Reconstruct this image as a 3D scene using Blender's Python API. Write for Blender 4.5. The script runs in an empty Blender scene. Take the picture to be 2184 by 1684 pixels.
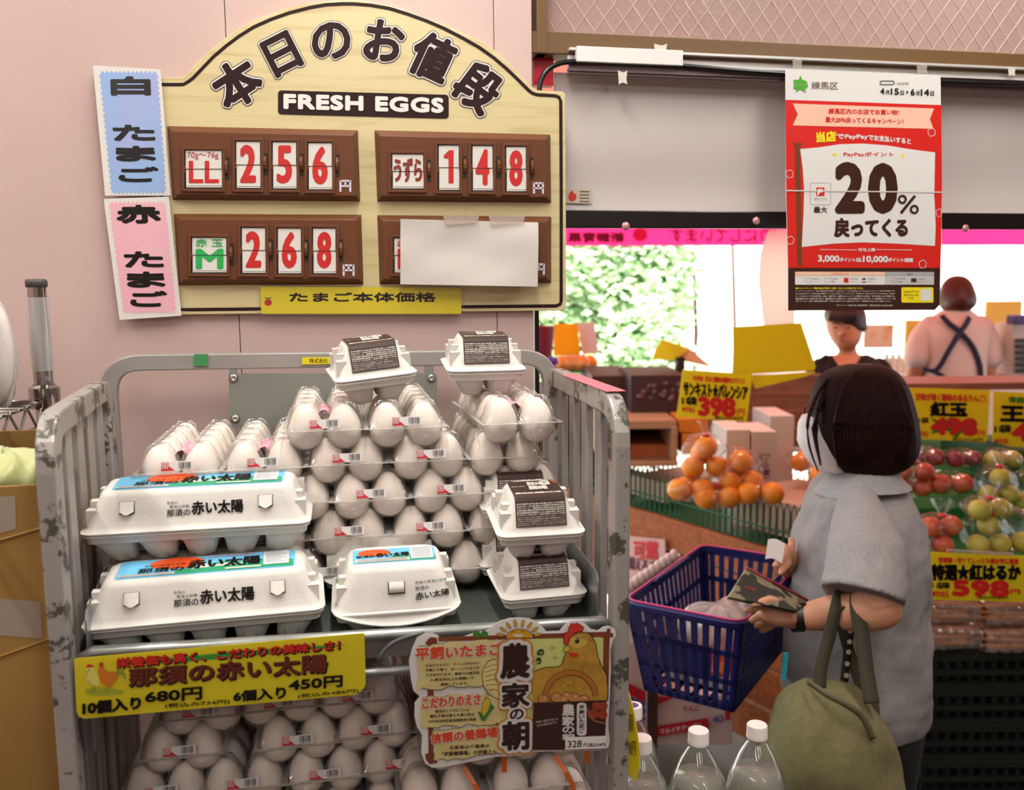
import bpy, bmesh, math, random
from mathutils import Vector, Matrix
random.seed(7)
SC = bpy.context.scene
COL = SC.collection
PI = math.pi
V3 = Vector
# ---------------------------------------------------------------- camera
FPX = 1900.0
CAM = V3((0, 0, 1.70))
_p, _r, _y = math.radians(7.0), math.radians(-0.557), math.radians(11.33)
CF = V3((math.sin(_y)*math.cos(_p), math.cos(_y)*math.cos(_p), -math.sin(_p)))
_rt = V3((math.cos(_y), -math.sin(_y), 0)); _up = _rt.cross(CF)
CR = _rt*math.cos(_r) + _up*math.sin(_r)
CU = _up*math.cos(_r) - _rt*math.sin(_r)
cd = bpy.data.cameras.new('camera'); cam = bpy.data.objects.new('camera', cd); COL.objects.link(cam)
cam.matrix_world = Matrix(((CR.x, CU.x, -CF.x, 0), (CR.y, CU.y, -CF.y, 0), (CR.z, CU.z, -CF.z, CAM.z), (0, 0, 0, 1)))
cd.sensor_width = 36; cd.lens = FPX/2184*36; cd.clip_start = 0.05; cd.clip_end = 200
cd.dof.use_dof = True; cd.dof.focus_distance = 1.28; cd.dof.aperture_fstop = 4.8
SC.camera = cam
SC.view_settings.view_transform = 'Standard'; SC.view_settings.look = 'None'
SC.view_settings.gamma = 1; SC.view_settings.use_curve_mapping = False
SC.view_settings.exposure = 0.08
SC.cycles.max_bounces = 7; SC.cycles.transparent_max_bounces = 32; SC.cycles.diffuse_bounces = 3
SC.cycles.glossy_bounces = 3; SC.cycles.transmission_bounces = 7
SC.cycles.caustics_reflective = False; SC.cycles.caustics_refractive = False
SC.cycles.sample_clamp_indirect = 6
# ---------------------------------------------------------------- world, sun, lamps
w = bpy.data.worlds.new('sky'); SC.world = w; w.use_nodes = True
bg = w.node_tree.nodes['Background']; bg.inputs[0].default_value = (0.93, 0.97, 1.0, 1); bg.inputs[1].default_value = 1.7
sl = bpy.data.lights.new('sun', 'SUN'); sl.energy = 22.0; sl.angle = math.radians(1); sl.color = (1, .96, .88)
so = bpy.data.objects.new('sun', sl); COL.objects.link(so); so.rotation_euler = (math.radians(28), math.radians(-14), 0)
def area(name, loc, sx, sy, power, color=(1, .95, .88), rot=(0, 0, 0)):
    l = bpy.data.lights.new(name, 'AREA'); l.shape = 'RECTANGLE'; l.size = sx; l.size_y = sy
    l.energy = power; l.color = color
    o = bpy.data.objects.new(name, l); COL.objects.link(o); o.location = loc; o.rotation_euler = rot
    return o
for i, x in enumerate((-0.95, 0.1, 1.15)):
    area('fluorescent_tube_lamp', (x, 0.78, 2.66), 0.06, 1.3, 16)
    area('fluorescent_tube_lamp', (x, -1.35, 2.66), 0.06, 1.3, 11)
for x, y in ((1.6, 3.1), (3.2, 3.1), (0.6, 4.4), (2.6, 4.6)):
    area('stall_fill', (x, y, 2.4), 0.5, 0.12, 4.5, (1, .80, .64))  # warm fill lights added under the awning to tint and brighten the stalls

# ---------------------------------------------------------------- helpers
def ray(px, py):
    return CF + CR*((px-1092)/FPX) + CU*((842-py)/FPX)
def atY(px, py, Y):
    d = ray(px, py); return CAM + d*(Y/d.y)
def atZ(px, py, Z):
    d = ray(px, py); return CAM + d*((Z-CAM.z)/d.z)
def atD(px, py, D):
    return CAM + ray(px, py)*D
class Plane:
    """a flat sheet at its own place: pixel -> point on it, off metres in front"""
    def __init__(s, p, n):
        s.p = V3(p); s.n = V3(n).normalized()
        if s.n.dot(CAM-s.p) < 0: s.n = -s.n
    def at(s, px, py, off=0.0):
        d = ray(px, py); t = (s.p + s.n*off - CAM).dot(s.n)/d.dot(s.n)
        return CAM + d*t
def srgb(c):
    if isinstance(c, str):
        c = tuple(int(c[i:i+2], 16)/255 for i in (0, 2, 4))
    return tuple((x/12.92 if x <= .04045 else ((x+.055)/1.055)**2.4) for x in c)
MATS = {}
def mat(name, c='808080', rough=.6, metal=0, spec=.5, noise=0, nscale=20, c2=None, bump=0, bscale=60, emit=0, alpha=1, trans=0, stretch=None, coat=0, ramp=(.35, .65), sss=0, detail=3):
    if name in MATS: return MATS[name]
    m = bpy.data.materials.new(name); m.use_nodes = True; nt = m.node_tree; b = nt.nodes['Principled BSDF']
    col = (*srgb(c), 1)
    b.inputs['Base Color'].default_value = col; b.inputs['Roughness'].default_value = rough
    b.inputs['Metallic'].default_value = metal; b.inputs['Specular IOR Level'].default_value = spec
    if coat: b.inputs['Coat Weight'].default_value = coat; b.inputs['Coat Roughness'].default_value = .08
    if alpha < 1: b.inputs['Alpha'].default_value = alpha
    if trans: b.inputs['Transmission Weight'].default_value = trans
    if sss:
        b.inputs['Subsurface Weight'].default_value = sss; b.inputs['Subsurface Radius'].default_value = (.01, .006, .004)
    if emit:
        b.inputs['Emission Color'].default_value = col; b.inputs['Emission Strength'].default_value = emit
    if c2 or bump:
        tc = nt.nodes.new('ShaderNodeTexCoord'); mp = nt.nodes.new('ShaderNodeMapping')
        nt.links.new(tc.outputs['Object'], mp.inputs[0])
        if stretch: mp.inputs['Scale'].default_value = stretch
    if c2:
        n = nt.nodes.new('ShaderNodeTexNoise'); n.inputs['Scale'].default_value = nscale; n.inputs['Detail'].default_value = detail
        nt.links.new(mp.outputs[0], n.inputs['Vector'])
        r = nt.nodes.new('ShaderNodeValToRGB'); r.color_ramp.elements[0].position = ramp[0]; r.color_ramp.elements[1].position = ramp[1]
        r.color_ramp.elements[0].color = col; r.color_ramp.elements[1].color = (*srgb(c2), 1)
        nt.links.new(n.outputs[0], r.inputs[0]); nt.links.new(r.outputs[0], b.inputs['Base Color'])
    if bump:
        n2 = nt.nodes.new('ShaderNodeTexNoise'); n2.inputs['Scale'].default_value = bscale; n2.inputs['Detail'].default_value = 4
        nt.links.new(mp.outputs[0], n2.inputs['Vector'])
        bp = nt.nodes.new('ShaderNodeBump'); bp.inputs['Strength'].default_value = bump; bp.inputs['Distance'].default_value = .003
        nt.links.new(n2.outputs[0], bp.inputs['Height']); nt.links.new(bp.outputs[0], b.inputs['Normal'])
    MATS[name] = m
    return m
def film(name, tint='ffffff', gloss=1.0, rough=.06, haze=0.03):
    """thin clear plastic: mostly see-through, reflects more at grazing angles"""
    if name in MATS: return MATS[name]
    m = bpy.data.materials.new(name); m.use_nodes = True; nt = m.node_tree; nt.nodes.clear()
    o = nt.nodes.new('ShaderNodeOutputMaterial'); t = nt.nodes.new('ShaderNodeBsdfTransparent'); g = nt.nodes.new('ShaderNodeBsdfGlossy')
    d = nt.nodes.new('ShaderNodeBsdfDiffuse'); lw = nt.nodes.new('ShaderNodeLayerWeight'); pw = nt.nodes.new('ShaderNodeMath'); pw.operation = 'POWER'
    mr = nt.nodes.new('ShaderNodeMapRange'); mx = nt.nodes.new('ShaderNodeMixShader'); mx2 = nt.nodes.new('ShaderNodeMixShader')
    t.inputs[0].default_value = (*srgb(tint), 1); g.inputs['Roughness'].default_value = rough; d.inputs[0].default_value = (*srgb(tint), 1)
    lw.inputs[0].default_value = .5; pw.inputs[1].default_value = 3.0
    mr.inputs['To Min'].default_value = min(1, .035*gloss); mr.inputs['To Max'].default_value = min(1, .45*gloss)
    nt.links.new(lw.outputs['Facing'], pw.inputs[0]); nt.links.new(pw.outputs[0], mr.inputs[0]); nt.links.new(mr.outputs[0], mx.inputs[0])
    nt.links.new(t.outputs[0], mx.inputs[1]); nt.links.new(g.outputs[0], mx.inputs[2])
    mx2.inputs[0].default_value = haze; nt.links.new(mx.outputs[0], mx2.inputs[1]); nt.links.new(d.outputs[0], mx2.inputs[2])
    nt.links.new(mx2.outputs[0], o.inputs[0]); MATS[name] = m
    return m
def transl(name, c, amt=.5, rough=.5, gloss=.1, c2=None, nscale=3):
    """cloth or paper that lets light through"""
    if name in MATS: return MATS[name]
    m = bpy.data.materials.new(name); m.use_nodes = True; nt = m.node_tree; nt.nodes.clear()
    o = nt.nodes.new('ShaderNodeOutputMaterial'); t = nt.nodes.new('ShaderNodeBsdfTranslucent'); d = nt.nodes.new('ShaderNodeBsdfDiffuse')
    g = nt.nodes.new('ShaderNodeBsdfGlossy'); g.inputs['Roughness'].default_value = rough
    mx = nt.nodes.new('ShaderNodeMixShader'); mx2 = nt.nodes.new('ShaderNodeMixShader')
    t.inputs[0].default_value = d.inputs[0].default_value = (*srgb(c), 1)
    mx.inputs[0].default_value = amt; nt.links.new(d.outputs[0], mx.inputs[1]); nt.links.new(t.outputs[0], mx.inputs[2])
    mx2.inputs[0].default_value = gloss; nt.links.new(mx.outputs[0], mx2.inputs[1]); nt.links.new(g.outputs[0], mx2.inputs[2])
    nt.links.new(mx2.outputs[0], o.inputs[0]); MATS[name] = m
    return m

class MB:
    """mesh under construction; every face carries a material slot"""
    def __init__(s): s.v = []; s.f = []; s.m = []; s.mats = []
    def slot(s, m):
        if m not in s.mats: s.mats.append(m)
        return s.mats.index(m)
    def add(s, vs, fs, m=None):
        k = len(s.v); s.v += [tuple(v) for v in vs]; s.f += [tuple(i+k for i in f) for f in fs]
        s.m += [s.slot(m) if m else 0]*len(fs); return s
    def box(s, c, d, m=None, rot=None):
        c = V3(c); h = V3(d)/2; vs = []
        for x in (-1, 1):
            for y in (-1, 1):
                for z in (-1, 1):
                    v = V3((x*h.x, y*h.y, z*h.z)); vs.append(c + (rot @ v if rot else v))
        return s.add(vs, [(0, 1, 3, 2), (4, 6, 7, 5), (0, 4, 5, 1), (2, 3, 7, 6), (0, 2, 6, 4), (1, 5, 7, 3)], m)
    def hexa(s, a, b, m=None):
        """a, b: four corners each (same order) - front and back face"""
        return s.add(list(a)+list(b), [(0, 1, 2, 3), (7, 6, 5, 4), (0, 4, 5, 1), (1, 5, 6, 2), (2, 6, 7, 3), (3, 7, 4, 0)], m)
    def slab(s, pts, n, t, m=None):
        """polygon thickened by t along -n"""
        n = V3(n); k = len(pts); a = [V3(p) for p in pts]; b = [p - n*t for p in a]
        fs = [tuple(range(k)), tuple(range(2*k-1, k-1, -1))] + [(i, k+i, k+(i+1) % k, (i+1) % k) for i in range(k)]
        return s.add(a+b, fs, m)
    def sweep(s, path, sec, m=None, up=(0, 0, 1), closed=False, cap=True, scale=None):
        path = [V3(p) for p in path]; n = len(path); k = len(sec); up = V3(up); rings = []
        for i, p in enumerate(path):
            a = path[i-1] if (i > 0 or closed) else path[i]; b = path[(i+1) % n] if (i < n-1 or closed) else path[i]
            t = (b-a).normalized(); sd = t.cross(up)
            if sd.length < 1e-4: sd = t.cross(V3((0, 1, 0)))
            sd.normalize(); uu = sd.cross(t).normalized(); sc = scale[i] if scale else 1
            # mitre
            if 0 < i < n-1 or closed:
                t1 = (path[i]-a).normalized(); cs = max(.5, t1.dot(t)); 
            rings += [p + sd*(q[0]*sc) + uu*(q[1]*sc) for q in sec]
        fs = []
        for i in range(n if closed else n-1):
            for j in range(k):
                a0 = i*k+j; a1 = i*k+(j+1) % k; b0 = ((i+1) % n)*k+j; b1 = ((i+1) % n)*k+(j+1) % k
                fs.append((a0, a1, b1, b0))
        if cap and not closed: fs += [tuple(range(k-1, -1, -1)), tuple(range((n-1)*k, n*k))]
        return s.add(rings, fs, m)
    def tube(s, path, r, m=None, k=8, **kw):
        return s.sweep(path, [(r*math.cos(2*PI*i/k), r*math.sin(2*PI*i/k)) for i in range(k)], m, **kw)
    def lathe(s, prof, c=(0, 0, 0), k=20, m=None, ax=None, rib=None):
        c = V3(c); vs = []; fs = []; n = len(prof)
        for i in range(k):
            a = 2*PI*i/k
            for r, z in prof:
                q = r*(rib(a, z) if rib else 1); v = V3((q*math.cos(a), q*math.sin(a), z)); vs.append(c + (ax @ v if ax else v))
        for i in range(k):
            for j in range(n-1):
                a, b = i*n+j, ((i+1) % k)*n+j; fs.append((a, b, b+1, a+1))
        return s.add(vs, fs, m)
    def ball(s, c, r, m=None, k=12, n=8, sc=(1, 1, 1)):
        c = V3(c); vs = [c + V3((0, 0, r*sc[2]))]; fs = []
        for j in range(1, n):
            for i in range(k):
                t = PI*j/n; a = 2*PI*i/k
                vs.append(c + V3((r*sc[0]*math.sin(t)*math.cos(a), r*sc[1]*math.sin(t)*math.sin(a), r*sc[2]*math.cos(t))))
        vs.append(c - V3((0, 0, r*sc[2])))
        for i in range(k): fs.append((0, 1+i, 1+(i+1) % k))
        for j in range(n-2):
            for i in range(k):
                a = 1+j*k+i; b = 1+j*k+(i+1) % k; fs.append((a, a+k, b+k, b))
        for i in range(k): fs.append((len(vs)-1, 1+(n-2)*k+(i+1) % k, 1+(n-2)*k+i))
        return s.add(vs, fs, m)
    def grid(s, fn, nu, nv, m=None, wrap=False):
        vs = [fn(i/nu, j/nv) for i in range(nu+1) for j in range(nv+1)]; fs = []
        for i in range(nu):
            for j in range(nv):
                a = i*(nv+1)+j; fs.append((a, a+nv+1, a+nv+2, a+1))
        return s.add(vs, fs, m)
    def mesh(s, name, m=None, smooth=False, origin=None):
        me = bpy.data.meshes.new(name)
        vs = s.v
        if origin is not None: o = V3(origin); vs = [tuple(V3(v)-o) for v in vs]
        me.from_pydata(vs, [], s.f)
        for q in ([m] if m else s.mats): me.materials.append(q)
        if not m and s.mats: me.polygons.foreach_set('material_index', s.m)
        if smooth:
            me.polygons.foreach_set('use_smooth', [True]*len(me.polygons))
            if smooth is not True: 
                try: me.set_sharp_from_angle(angle=math.radians(smooth))
                except Exception: pass
        me.update(); return me
    def build(s, name, m=None, parent=None, smooth=False, loc=None, bevel=0, **props):
        """loc: world origin of a top-level mesh; verts are given in world (or in the parent's frame)"""
        me = s.mesh(name, m, smooth, loc); o = bpy.data.objects.new(name, me); COL.objects.link(o)
        if loc is not None: o.location = loc
        if parent: o.parent = parent
        if bevel:
            md = o.modifiers.new('bevel', 'BEVEL'); md.width = bevel; md.segments = 2; md.limit_method = 'ANGLE'
        for k_, v_ in props.items(): o[k_] = v_
        return o
def thing(name, label, cat, loc=(0, 0, 0), rz=0, group=None):
    o = bpy.data.objects.new(name, None); COL.objects.link(o); o.location = loc; o.rotation_euler = (0, 0, rz)
    o.empty_display_size = .05
    o['label'] = label; o['category'] = cat
    if group: o['group'] = group
    return o
def tag(o, label, cat, group=None):
    o['label'] = label; o['category'] = cat
    if group: o['group'] = group
    return o
class At:
    """world-space builder for a thing whose parts are measured in world space: the Empty stands at base, parts are stored relative to it"""
    def __init__(s, name, label, cat, base, group=None):
        s.b = V3(base); s.o = thing(name, label, cat, s.b, 0, group)
    def part(s, mb, name, m=None, smooth=False, parent=None, bevel=0, **kw):
        mb.v = [tuple(V3(v)-s.b) for v in mb.v]
        return mb.build(name, m, parent or s.o, smooth, bevel=bevel, **kw)
def copy_tree(o, parent=None, label=None, group=None):
    c = o.copy(); COL.objects.link(c)
    if parent: c.parent = parent
    if label: c['label'] = label
    if group: c['group'] = group
    for ch in list(o.children): copy_tree(ch, c)
    return c
# ---- lettering
_T = {}
def glyphs(s, off=0.0, space=1.0, line=1.0):
    key = (s, off, space, line)
    if key in _T: return _T[key]
    def mk(of):
        cu = bpy.data.curves.new('t', 'FONT'); cu.body = s; cu.offset = of; cu.resolution_u = 3; cu.space_character = space; cu.space_line = line
        cu.fill_mode = 'BOTH'; ob = bpy.data.objects.new('t', cu); me = bpy.data.meshes.new_from_object(ob)
        vs = [tuple(v.co) for v in me.vertices]; fs = [tuple(p.vertices) for p in me.polygons]
        bpy.data.objects.remove(ob); bpy.data.curves.remove(cu); bpy.data.meshes.remove(me); return vs, fs
    k0 = (s, 'bb', space, line)
    if k0 not in _T:
        vs, _ = mk(0.0); xs = [v[0] for v in vs]; ys = [v[1] for v in vs]; _T[k0] = (min(xs), max(xs), min(ys), max(ys))
    x0, x1, y0, y1 = _T[k0]; vs, fs = mk(off)
    _T[key] = ([((v[0]-x0)/(x1-x0), (v[1]-y0)/(y1-y0)) for v in vs], fs)
    return _T[key]
def lettering(mb, s, quad, m=None, off=0.0, space=1.0, line=1.0):
    """quad: top-left, top-right, bottom-right, bottom-left of the writing; off: stroke growth as a share of its height"""
    tl, tr, br, bl = [V3(q) for q in quad]; vs, fs = glyphs(s, 0, space, line)
    out = [(bl*(1-u)+br*u)*(1-v) + (tl*(1-u)+tr*u)*v for u, v in vs]
    if not off: return mb.add(out, fs, m)
    r = off*(tl-bl).length; ex = (tr-tl).normalized(); ey = (tl-bl).normalized(); n = ex.cross(ey).normalized()
    k = 14 if off > .055 else 8
    for i in range(k):
        a = 2*PI*(i+.5)/k; d = ex*(r*math.cos(a)) + ey*(r*math.sin(a)) + n*(1e-5*i)
        mb.add([p+d for p in out], fs, m)
    return mb.add([p+n*(1e-5*k) for p in out], fs, m)
def pquad(pl, x0, y0, x1, y1, off, sk=0.0, sx=0.0):
    """pixel box on a plane; sk: y drift per x, sx: x drift per y"""
    return [pl.at(x0, y0, off), pl.at(x1, y0+(x1-x0)*sk, off), pl.at(x1+(y1-y0)*sx, y1+(x1-x0)*sk, off), pl.at(x0+(y1-y0)*sx, y1, off)]
def rquad(pl, cx, cy, wd, ht, deg, off):
    a = math.radians(deg); c, s_ = math.cos(a), math.sin(a)
    return [pl.at(cx+x*c+y*s_, cy-x*s_+y*c, off) for x, y in ((-wd/2, -ht/2), (wd/2, -ht/2), (wd/2, ht/2), (-wd/2, ht/2))]
def ribbon(pts, wd, closed=False):
    """px polyline -> quads of given px width"""
    out = []; n = len(pts); L = []; R_ = []
    for i in range(n):
        a = pts[i-1] if (i > 0 or closed) else pts[i]; b = pts[(i+1) % n] if (i < n-1 or closed) else pts[i]
        dx, dy = b[0]-a[0], b[1]-a[1]; l = math.hypot(dx, dy) or 1; nx, ny = -dy/l*wd/2, dx/l*wd/2
        L.append((pts[i][0]+nx, pts[i][1]+ny)); R_.append((pts[i][0]-nx, pts[i][1]-ny))
    for i in range(n if closed else n-1):
        j = (i+1) % n; out.append([L[i], L[j], R_[j], R_[i]])
    return out
def ppoly(mb, pl, pts, off, m=None):
    return mb.add([pl.at(x, y, off) for x, y in pts], [tuple(range(len(pts)))], m)
def pribbon(mb, pl, pts, wd, off, m=None, closed=False):
    for q in ribbon(pts, wd, closed): ppoly(mb, pl, q, off, m)
    return mb
def circ(cx, cy, r, n=20, ry=None, a0=0, a1=360):
    ry = ry or r
    return [(cx+r*math.cos(math.radians(a0+(a1-a0)*i/n)), cy-ry*math.sin(math.radians(a0+(a1-a0)*i/n))) for i in range(n + (0 if a1-a0 == 360 else 1))]
def rrect(x0, y0, x1, y1, r, n=4):
    out = []
    for cx, cy, a in ((x1-r, y0+r, 0), (x0+r, y0+r, 90), (x0+r, y1-r, 180), (x1-r, y1-r, 270)):
        for i in range(n+1):
            t = math.radians(a+90*i/n); out.append((cx+r*math.cos(t), cy-r*math.sin(t)))
    return out
def smoothpath(pts, r, n=5):
    """round the inner corners of a 3-D polyline"""
    pts = [V3(p) for p in pts]; out = [pts[0]]
    for i in range(1, len(pts)-1):
        a, b, c = pts[i-1], pts[i], pts[i+1]; d1 = (a-b); d2 = (c-b); rr = min(r, d1.length*.49, d2.length*.49)
        p, q = b+d1.normalized()*rr, b+d2.normalized()*rr
        for k in range(n+1):
            t = k/n; out.append(p*(1-t)**2 + b*2*t*(1-t) + q*t*t)
    out.append(pts[-1]); return out
def struct(mb, name, m=None, smooth=False, parent=None, loc=None, **kw):
    o = mb.build(name, m, parent, smooth, loc, **kw)
    if not parent: o['kind'] = 'structure'
    return o
# ================================================================ the room
YW = 1.48                      # pink wall plane
WALL = Plane((0, YW, 1), (0, -1, 0))
m_pink = mat('pink_paint', 'c5aaa3', .55, c2='cbb1aa', nscale=2.2, bump=.05, bscale=300)
m_floor = mat('dark_floor_coating', '2b2a28', .45, c2='353330', nscale=6, bump=.08)
m_ceil = mat('ceiling_paint', 'd8d2c8', .8)
m_brown = mat('brown_window_paint', '6a4d2c', .5, bump=.04)
m_alu = mat('brushed_aluminium', 'b9b7b4', .35, 1)
XR = atY(1136, 300, YW).x      # where the pink wall stops
struct(MB().box((1.0, 5.5, -.02), (14, 17, .04)), 'floor', m_floor)
cw = MB().box((1.1, -.75, 2.73), (5.6, 4.7, .06))
struct(cw, 'ceiling', m_ceil)
XL = -1.55
mb = MB()
xs = [XL] + [atY(x, y, YW).x for x, y in ((480, 40), (1053, 50))] + [XR]
wl = struct(MB().box(((XL+XR)/2, YW+.055, 1.35), (XR-XL, .09, 2.7)), 'wall_back', m_pink)
for i in range(3):             # wall boards with a fine joint between them
    struct(MB().box(((xs[i]+xs[i+1])/2, YW+.005, 1.35), (xs[i+1]-xs[i]-.0012, .01, 2.7)), 'board', m_pink, parent=wl, bevel=.0006)
struct(MB().box((XL-.04, -.7, 1.35), (.08, 4.6, 2.7)), 'wall_left', m_pink)
struct(MB().box((1.1, -3.0, 1.35), (5.6, .08, 2.7)), 'wall_front', m_pink)
struct(MB().box((3.9, -.7, 1.35), (.08, 4.6, 2.7)), 'wall_right', m_pink)
# lamp fixtures on the ceiling
for x in (-0.95, 0.1, 1.15):
    for y in (.74, -1.35):
        t = thing('ceiling_light', f'white fluorescent batten on the ceiling, {"left" if x < 0 else "middle" if x < 1 else "right"} row, {"by the wall" if y > 0 else "behind the viewer"}', 'ceiling light', (x, y, 2.70), 0, 'ceiling battens')
        MB().box((0, 0, -.012), (.14, 1.36, .02)).build('housing', mat('lamp_white', 'e8e8e4', .4), t)
# ---------------------------------------------------------------- transom window over the shop front
YT = YW + .03
TR = Plane((0, YT, 1), (0, -1, 0)); TRM = Plane((0, YW, 1), (0, -1, 0))
def tp(x, y, o=0): return TR.at(x, y, o)
zt = 2.62
def zof(x, y): return tp(x, y).z
XE = 3.85
win = MB().box(((XR+XE)/2, YT+.02, 2.68), (XE-XR, .10, .04)); 
wino = struct(win, 'window_1', m_brown)
zb1 = zof(1650, 98); zb0 = zof(1650, 143)     # bottom rail of the transom
struct(MB().box(((XR+XE)/2, YT, (zb0+zb1)/2), (XE-XR, .05, zb1-zb0)), 'window_frame', m_brown, parent=wino, bevel=.002)
xj0, xj1 = tp(1137, 60).x, tp(1160, 60).x
struct(MB().box(((xj0+xj1)/2, YT+.001, (zb0+2.68)/2), (xj1-xj0, .055, 2.68-zb0)), 'window_jamb', m_brown, parent=wino, bevel=.002)
m_wglass = bpy.data.materials.new('wired_patterned_glass'); m_wglass.use_nodes = True
nt = m_wglass.node_tree; b = nt.nodes['Principled BSDF']; b.inputs['Base Color'].default_value = (*srgb('c4aaa2'), 1); b.inputs['Roughness'].default_value = .28
b.inputs['Transmission Weight'].default_value = .35; b.inputs['IOR'].default_value = 1.2
tc = nt.nodes.new('ShaderNodeTexCoord'); n = nt.nodes.new('ShaderNodeTexVoronoi'); n.inputs['Scale'].default_value = 140
nt.links.new(tc.outputs['Object'], n.inputs['Vector']); bp = nt.nodes.new('ShaderNodeBump'); bp.inputs['Strength'].default_value = .25; bp.inputs['Distance'].default_value = .002
nt.links.new(n.outputs['Distance'], bp.inputs['Height']); nt.links.new(bp.outputs[0], b.inputs['Normal'])
struct(MB().box(((xj1+XE)/2, YT+.006, (zb1+2.68)/2), (XE-xj1, .006, 2.68-zb1)), 'pane', m_wglass, parent=wino)
wm = MB(); sp = .034; h = 2.68-zb1; m_wire = mat('steel_wire', 'd6c6be', .4, .2)
for sgn in (1, -1):
    x = xj1-h
    while x < XE+h:
        a0, a1 = (x, x+h*.75) if sgn > 0 else (x+h*.75, x)
        z0, z1 = zb1, 2.68
        lo, hi = xj1, XE
        t0, t1 = 0, 1
        if a0 != a1:
            ts = sorted(((lo-a0)/(a1-a0), (hi-a0)/(a1-a0))); t0, t1 = max(0, ts[0]), min(1, ts[1])
        if t1 > t0:
            wm.tube([(a0+(a1-a0)*t0, YT+.0025, z0+(z1-z0)*t0), (a0+(a1-a0)*t1, YT+.0025, z0+(z1-z0)*t1)], .0007, k=3, cap=False)
        x += sp
struct(wm, 'wire_mesh', m_wire, parent=wino)
# aluminium shutter rail with its cover and cable
rail = At('cable_rail', 'long aluminium rail with black cable run under the brown window frame', 'rail', tp(1203, 130, .02))
r = MB()
za, zb_ = tp(1650, 138).z, tp(1650, 163).z
xa = tp(1203, 130).x
r.box(((xa+XE)/2, YT-.030, tp(1650, 134).z), (XE-xa, .012, .004)); r.box(((xa+XE)/2, YT-.026, tp(1650, 158).z), (XE-xa, .016, .004))
r.box(((xa+XE)/2, YT-.0275+.006, (tp(1650, 134).z+tp(1650, 158).z)/2), (XE-xa, .003, .02)); rail.part(r, 'channel', mat('white_anodised_rail', 'd9d5d2', .35, .3))
r = MB(); r.box(((xa+XE)/2, YT-.024, tp(1650, 168).z), (XE-xa-.002, .010, .012)); r.box(((xa+XE)/2, YT-.020, tp(1650, 175).z), (XE-xa-.002, .010, .008)); rail.part(r, 'lower_track', mat('dull_steel_track', '7d6c6a', .45, .3))
c = MB(); ca, cb = tp(1216, 128).x, tp(1437, 128).x
c.box(((ca+cb)/2, YT-.036, (tp(1320, 116).z+tp(1320, 148).z)/2), (cb-ca, .014, tp(1320, 116).z-tp(1320, 148).z)); rail.part(c, 'cover', mat('white_plastic', 'e4e4e2', .4), bevel=.001)
cab = [atY(*p, YT-.034) for p in ((1150, 205), (1151, 180), (1158, 160), (1172, 145), (1192, 135), (1216, 131), (1320, 133), (1440, 139), (1560, 150), (1680, 158), (1850, 166), (2050, 176), (2300, 186))]
rail.part(MB().tube(smoothpath(cab, .03, 3), .0042, k=8), 'cable', mat('black_rubber', '101010', .35), True)
# grey roll-down vinyl blind with a black bottom bar
YB = YT + .012
BL = Plane((0, YB, 1), (0, -1, 0))
m_vinyl = mat('grey_vinyl_blind', 'c3b7b4', .3, c2='cdc3c1', nscale=1.3, spec=.5, bump=.03, bscale=5)
bl = At('roller_blind', 'translucent grey vinyl blind with black bottom bar hanging under the transom window', 'blind', BL.at(1300, 170))
xa_, xb_ = BL.at(1182, 300).x, XE
def bz(u): return (BL.at(1208, 158).z, BL.at(1650, 454).z)
za, zb = BL.at(1650, 172).z, BL.at(1450, 450).z
mb = MB(); 
mb.grid(lambda u, v: (xa_+(xb_-xa_)*u, YB + .004*math.sin(v*9+u*5)*v, za+(zb-za)*v), 60, 10)
mb.grid(lambda u, v: (xa_+(xb_-xa_)*u, YB + .002 + .004*math.sin(v*9+u*5)*v, za+(zb-za)*v), 60, 10)
bl.part(mb, 'sheet', m_vinyl, True)
zc = BL.at(1450, 487).z
bl.part(MB().box(((xa_+xb_)/2, YB, (zb+zc)/2), (xb_-xa_, .012, zb-zc)), 'bottom_bar', mat('black_plastic_bar', '171112', .3), bevel=.002)
for x, y in ((1612, 471), (2058, 487), (1334, 482)):
    q = BL.at(x, y, .007); bl.part(MB().lathe([(0, 0), (.006, 0), (.0075, .002), (.0055, .0035), (0, .004)], q, 14, ax=Matrix.Rotation(PI/2, 3, 'X')), 'eyelet', mat('pink_tinted_eyelet', 'cf9a9a', .3, .4), True)
st = MB(); ppoly(st, BL, [(1207, 403), (1262, 404), (1262, 434), (1207, 433)], .0015, mat('pale_sticker', 'c5b8a6', .5))
ppoly(st, BL, [(1220, 406), (1214, 412), (1212, 422), (1216, 428), (1224, 429), (1230, 422), (1228, 412), (1224, 414), (1223, 408)], .002, mat('sticker_red', 'c8281e', .5))
for k in range(4): ppoly(st, BL, [(1236, 407+7*k), (1257, 407+7*k), (1257, 409.5+7*k), (1236, 409.5+7*k)], .002, mat('sticker_ink', '6a5f58', .6))
tag(st.build('sticker', loc=BL.at(1207, 433)), 'small pale sticker with a red flame mark on the blind by the signboard', 'sticker')
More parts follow.
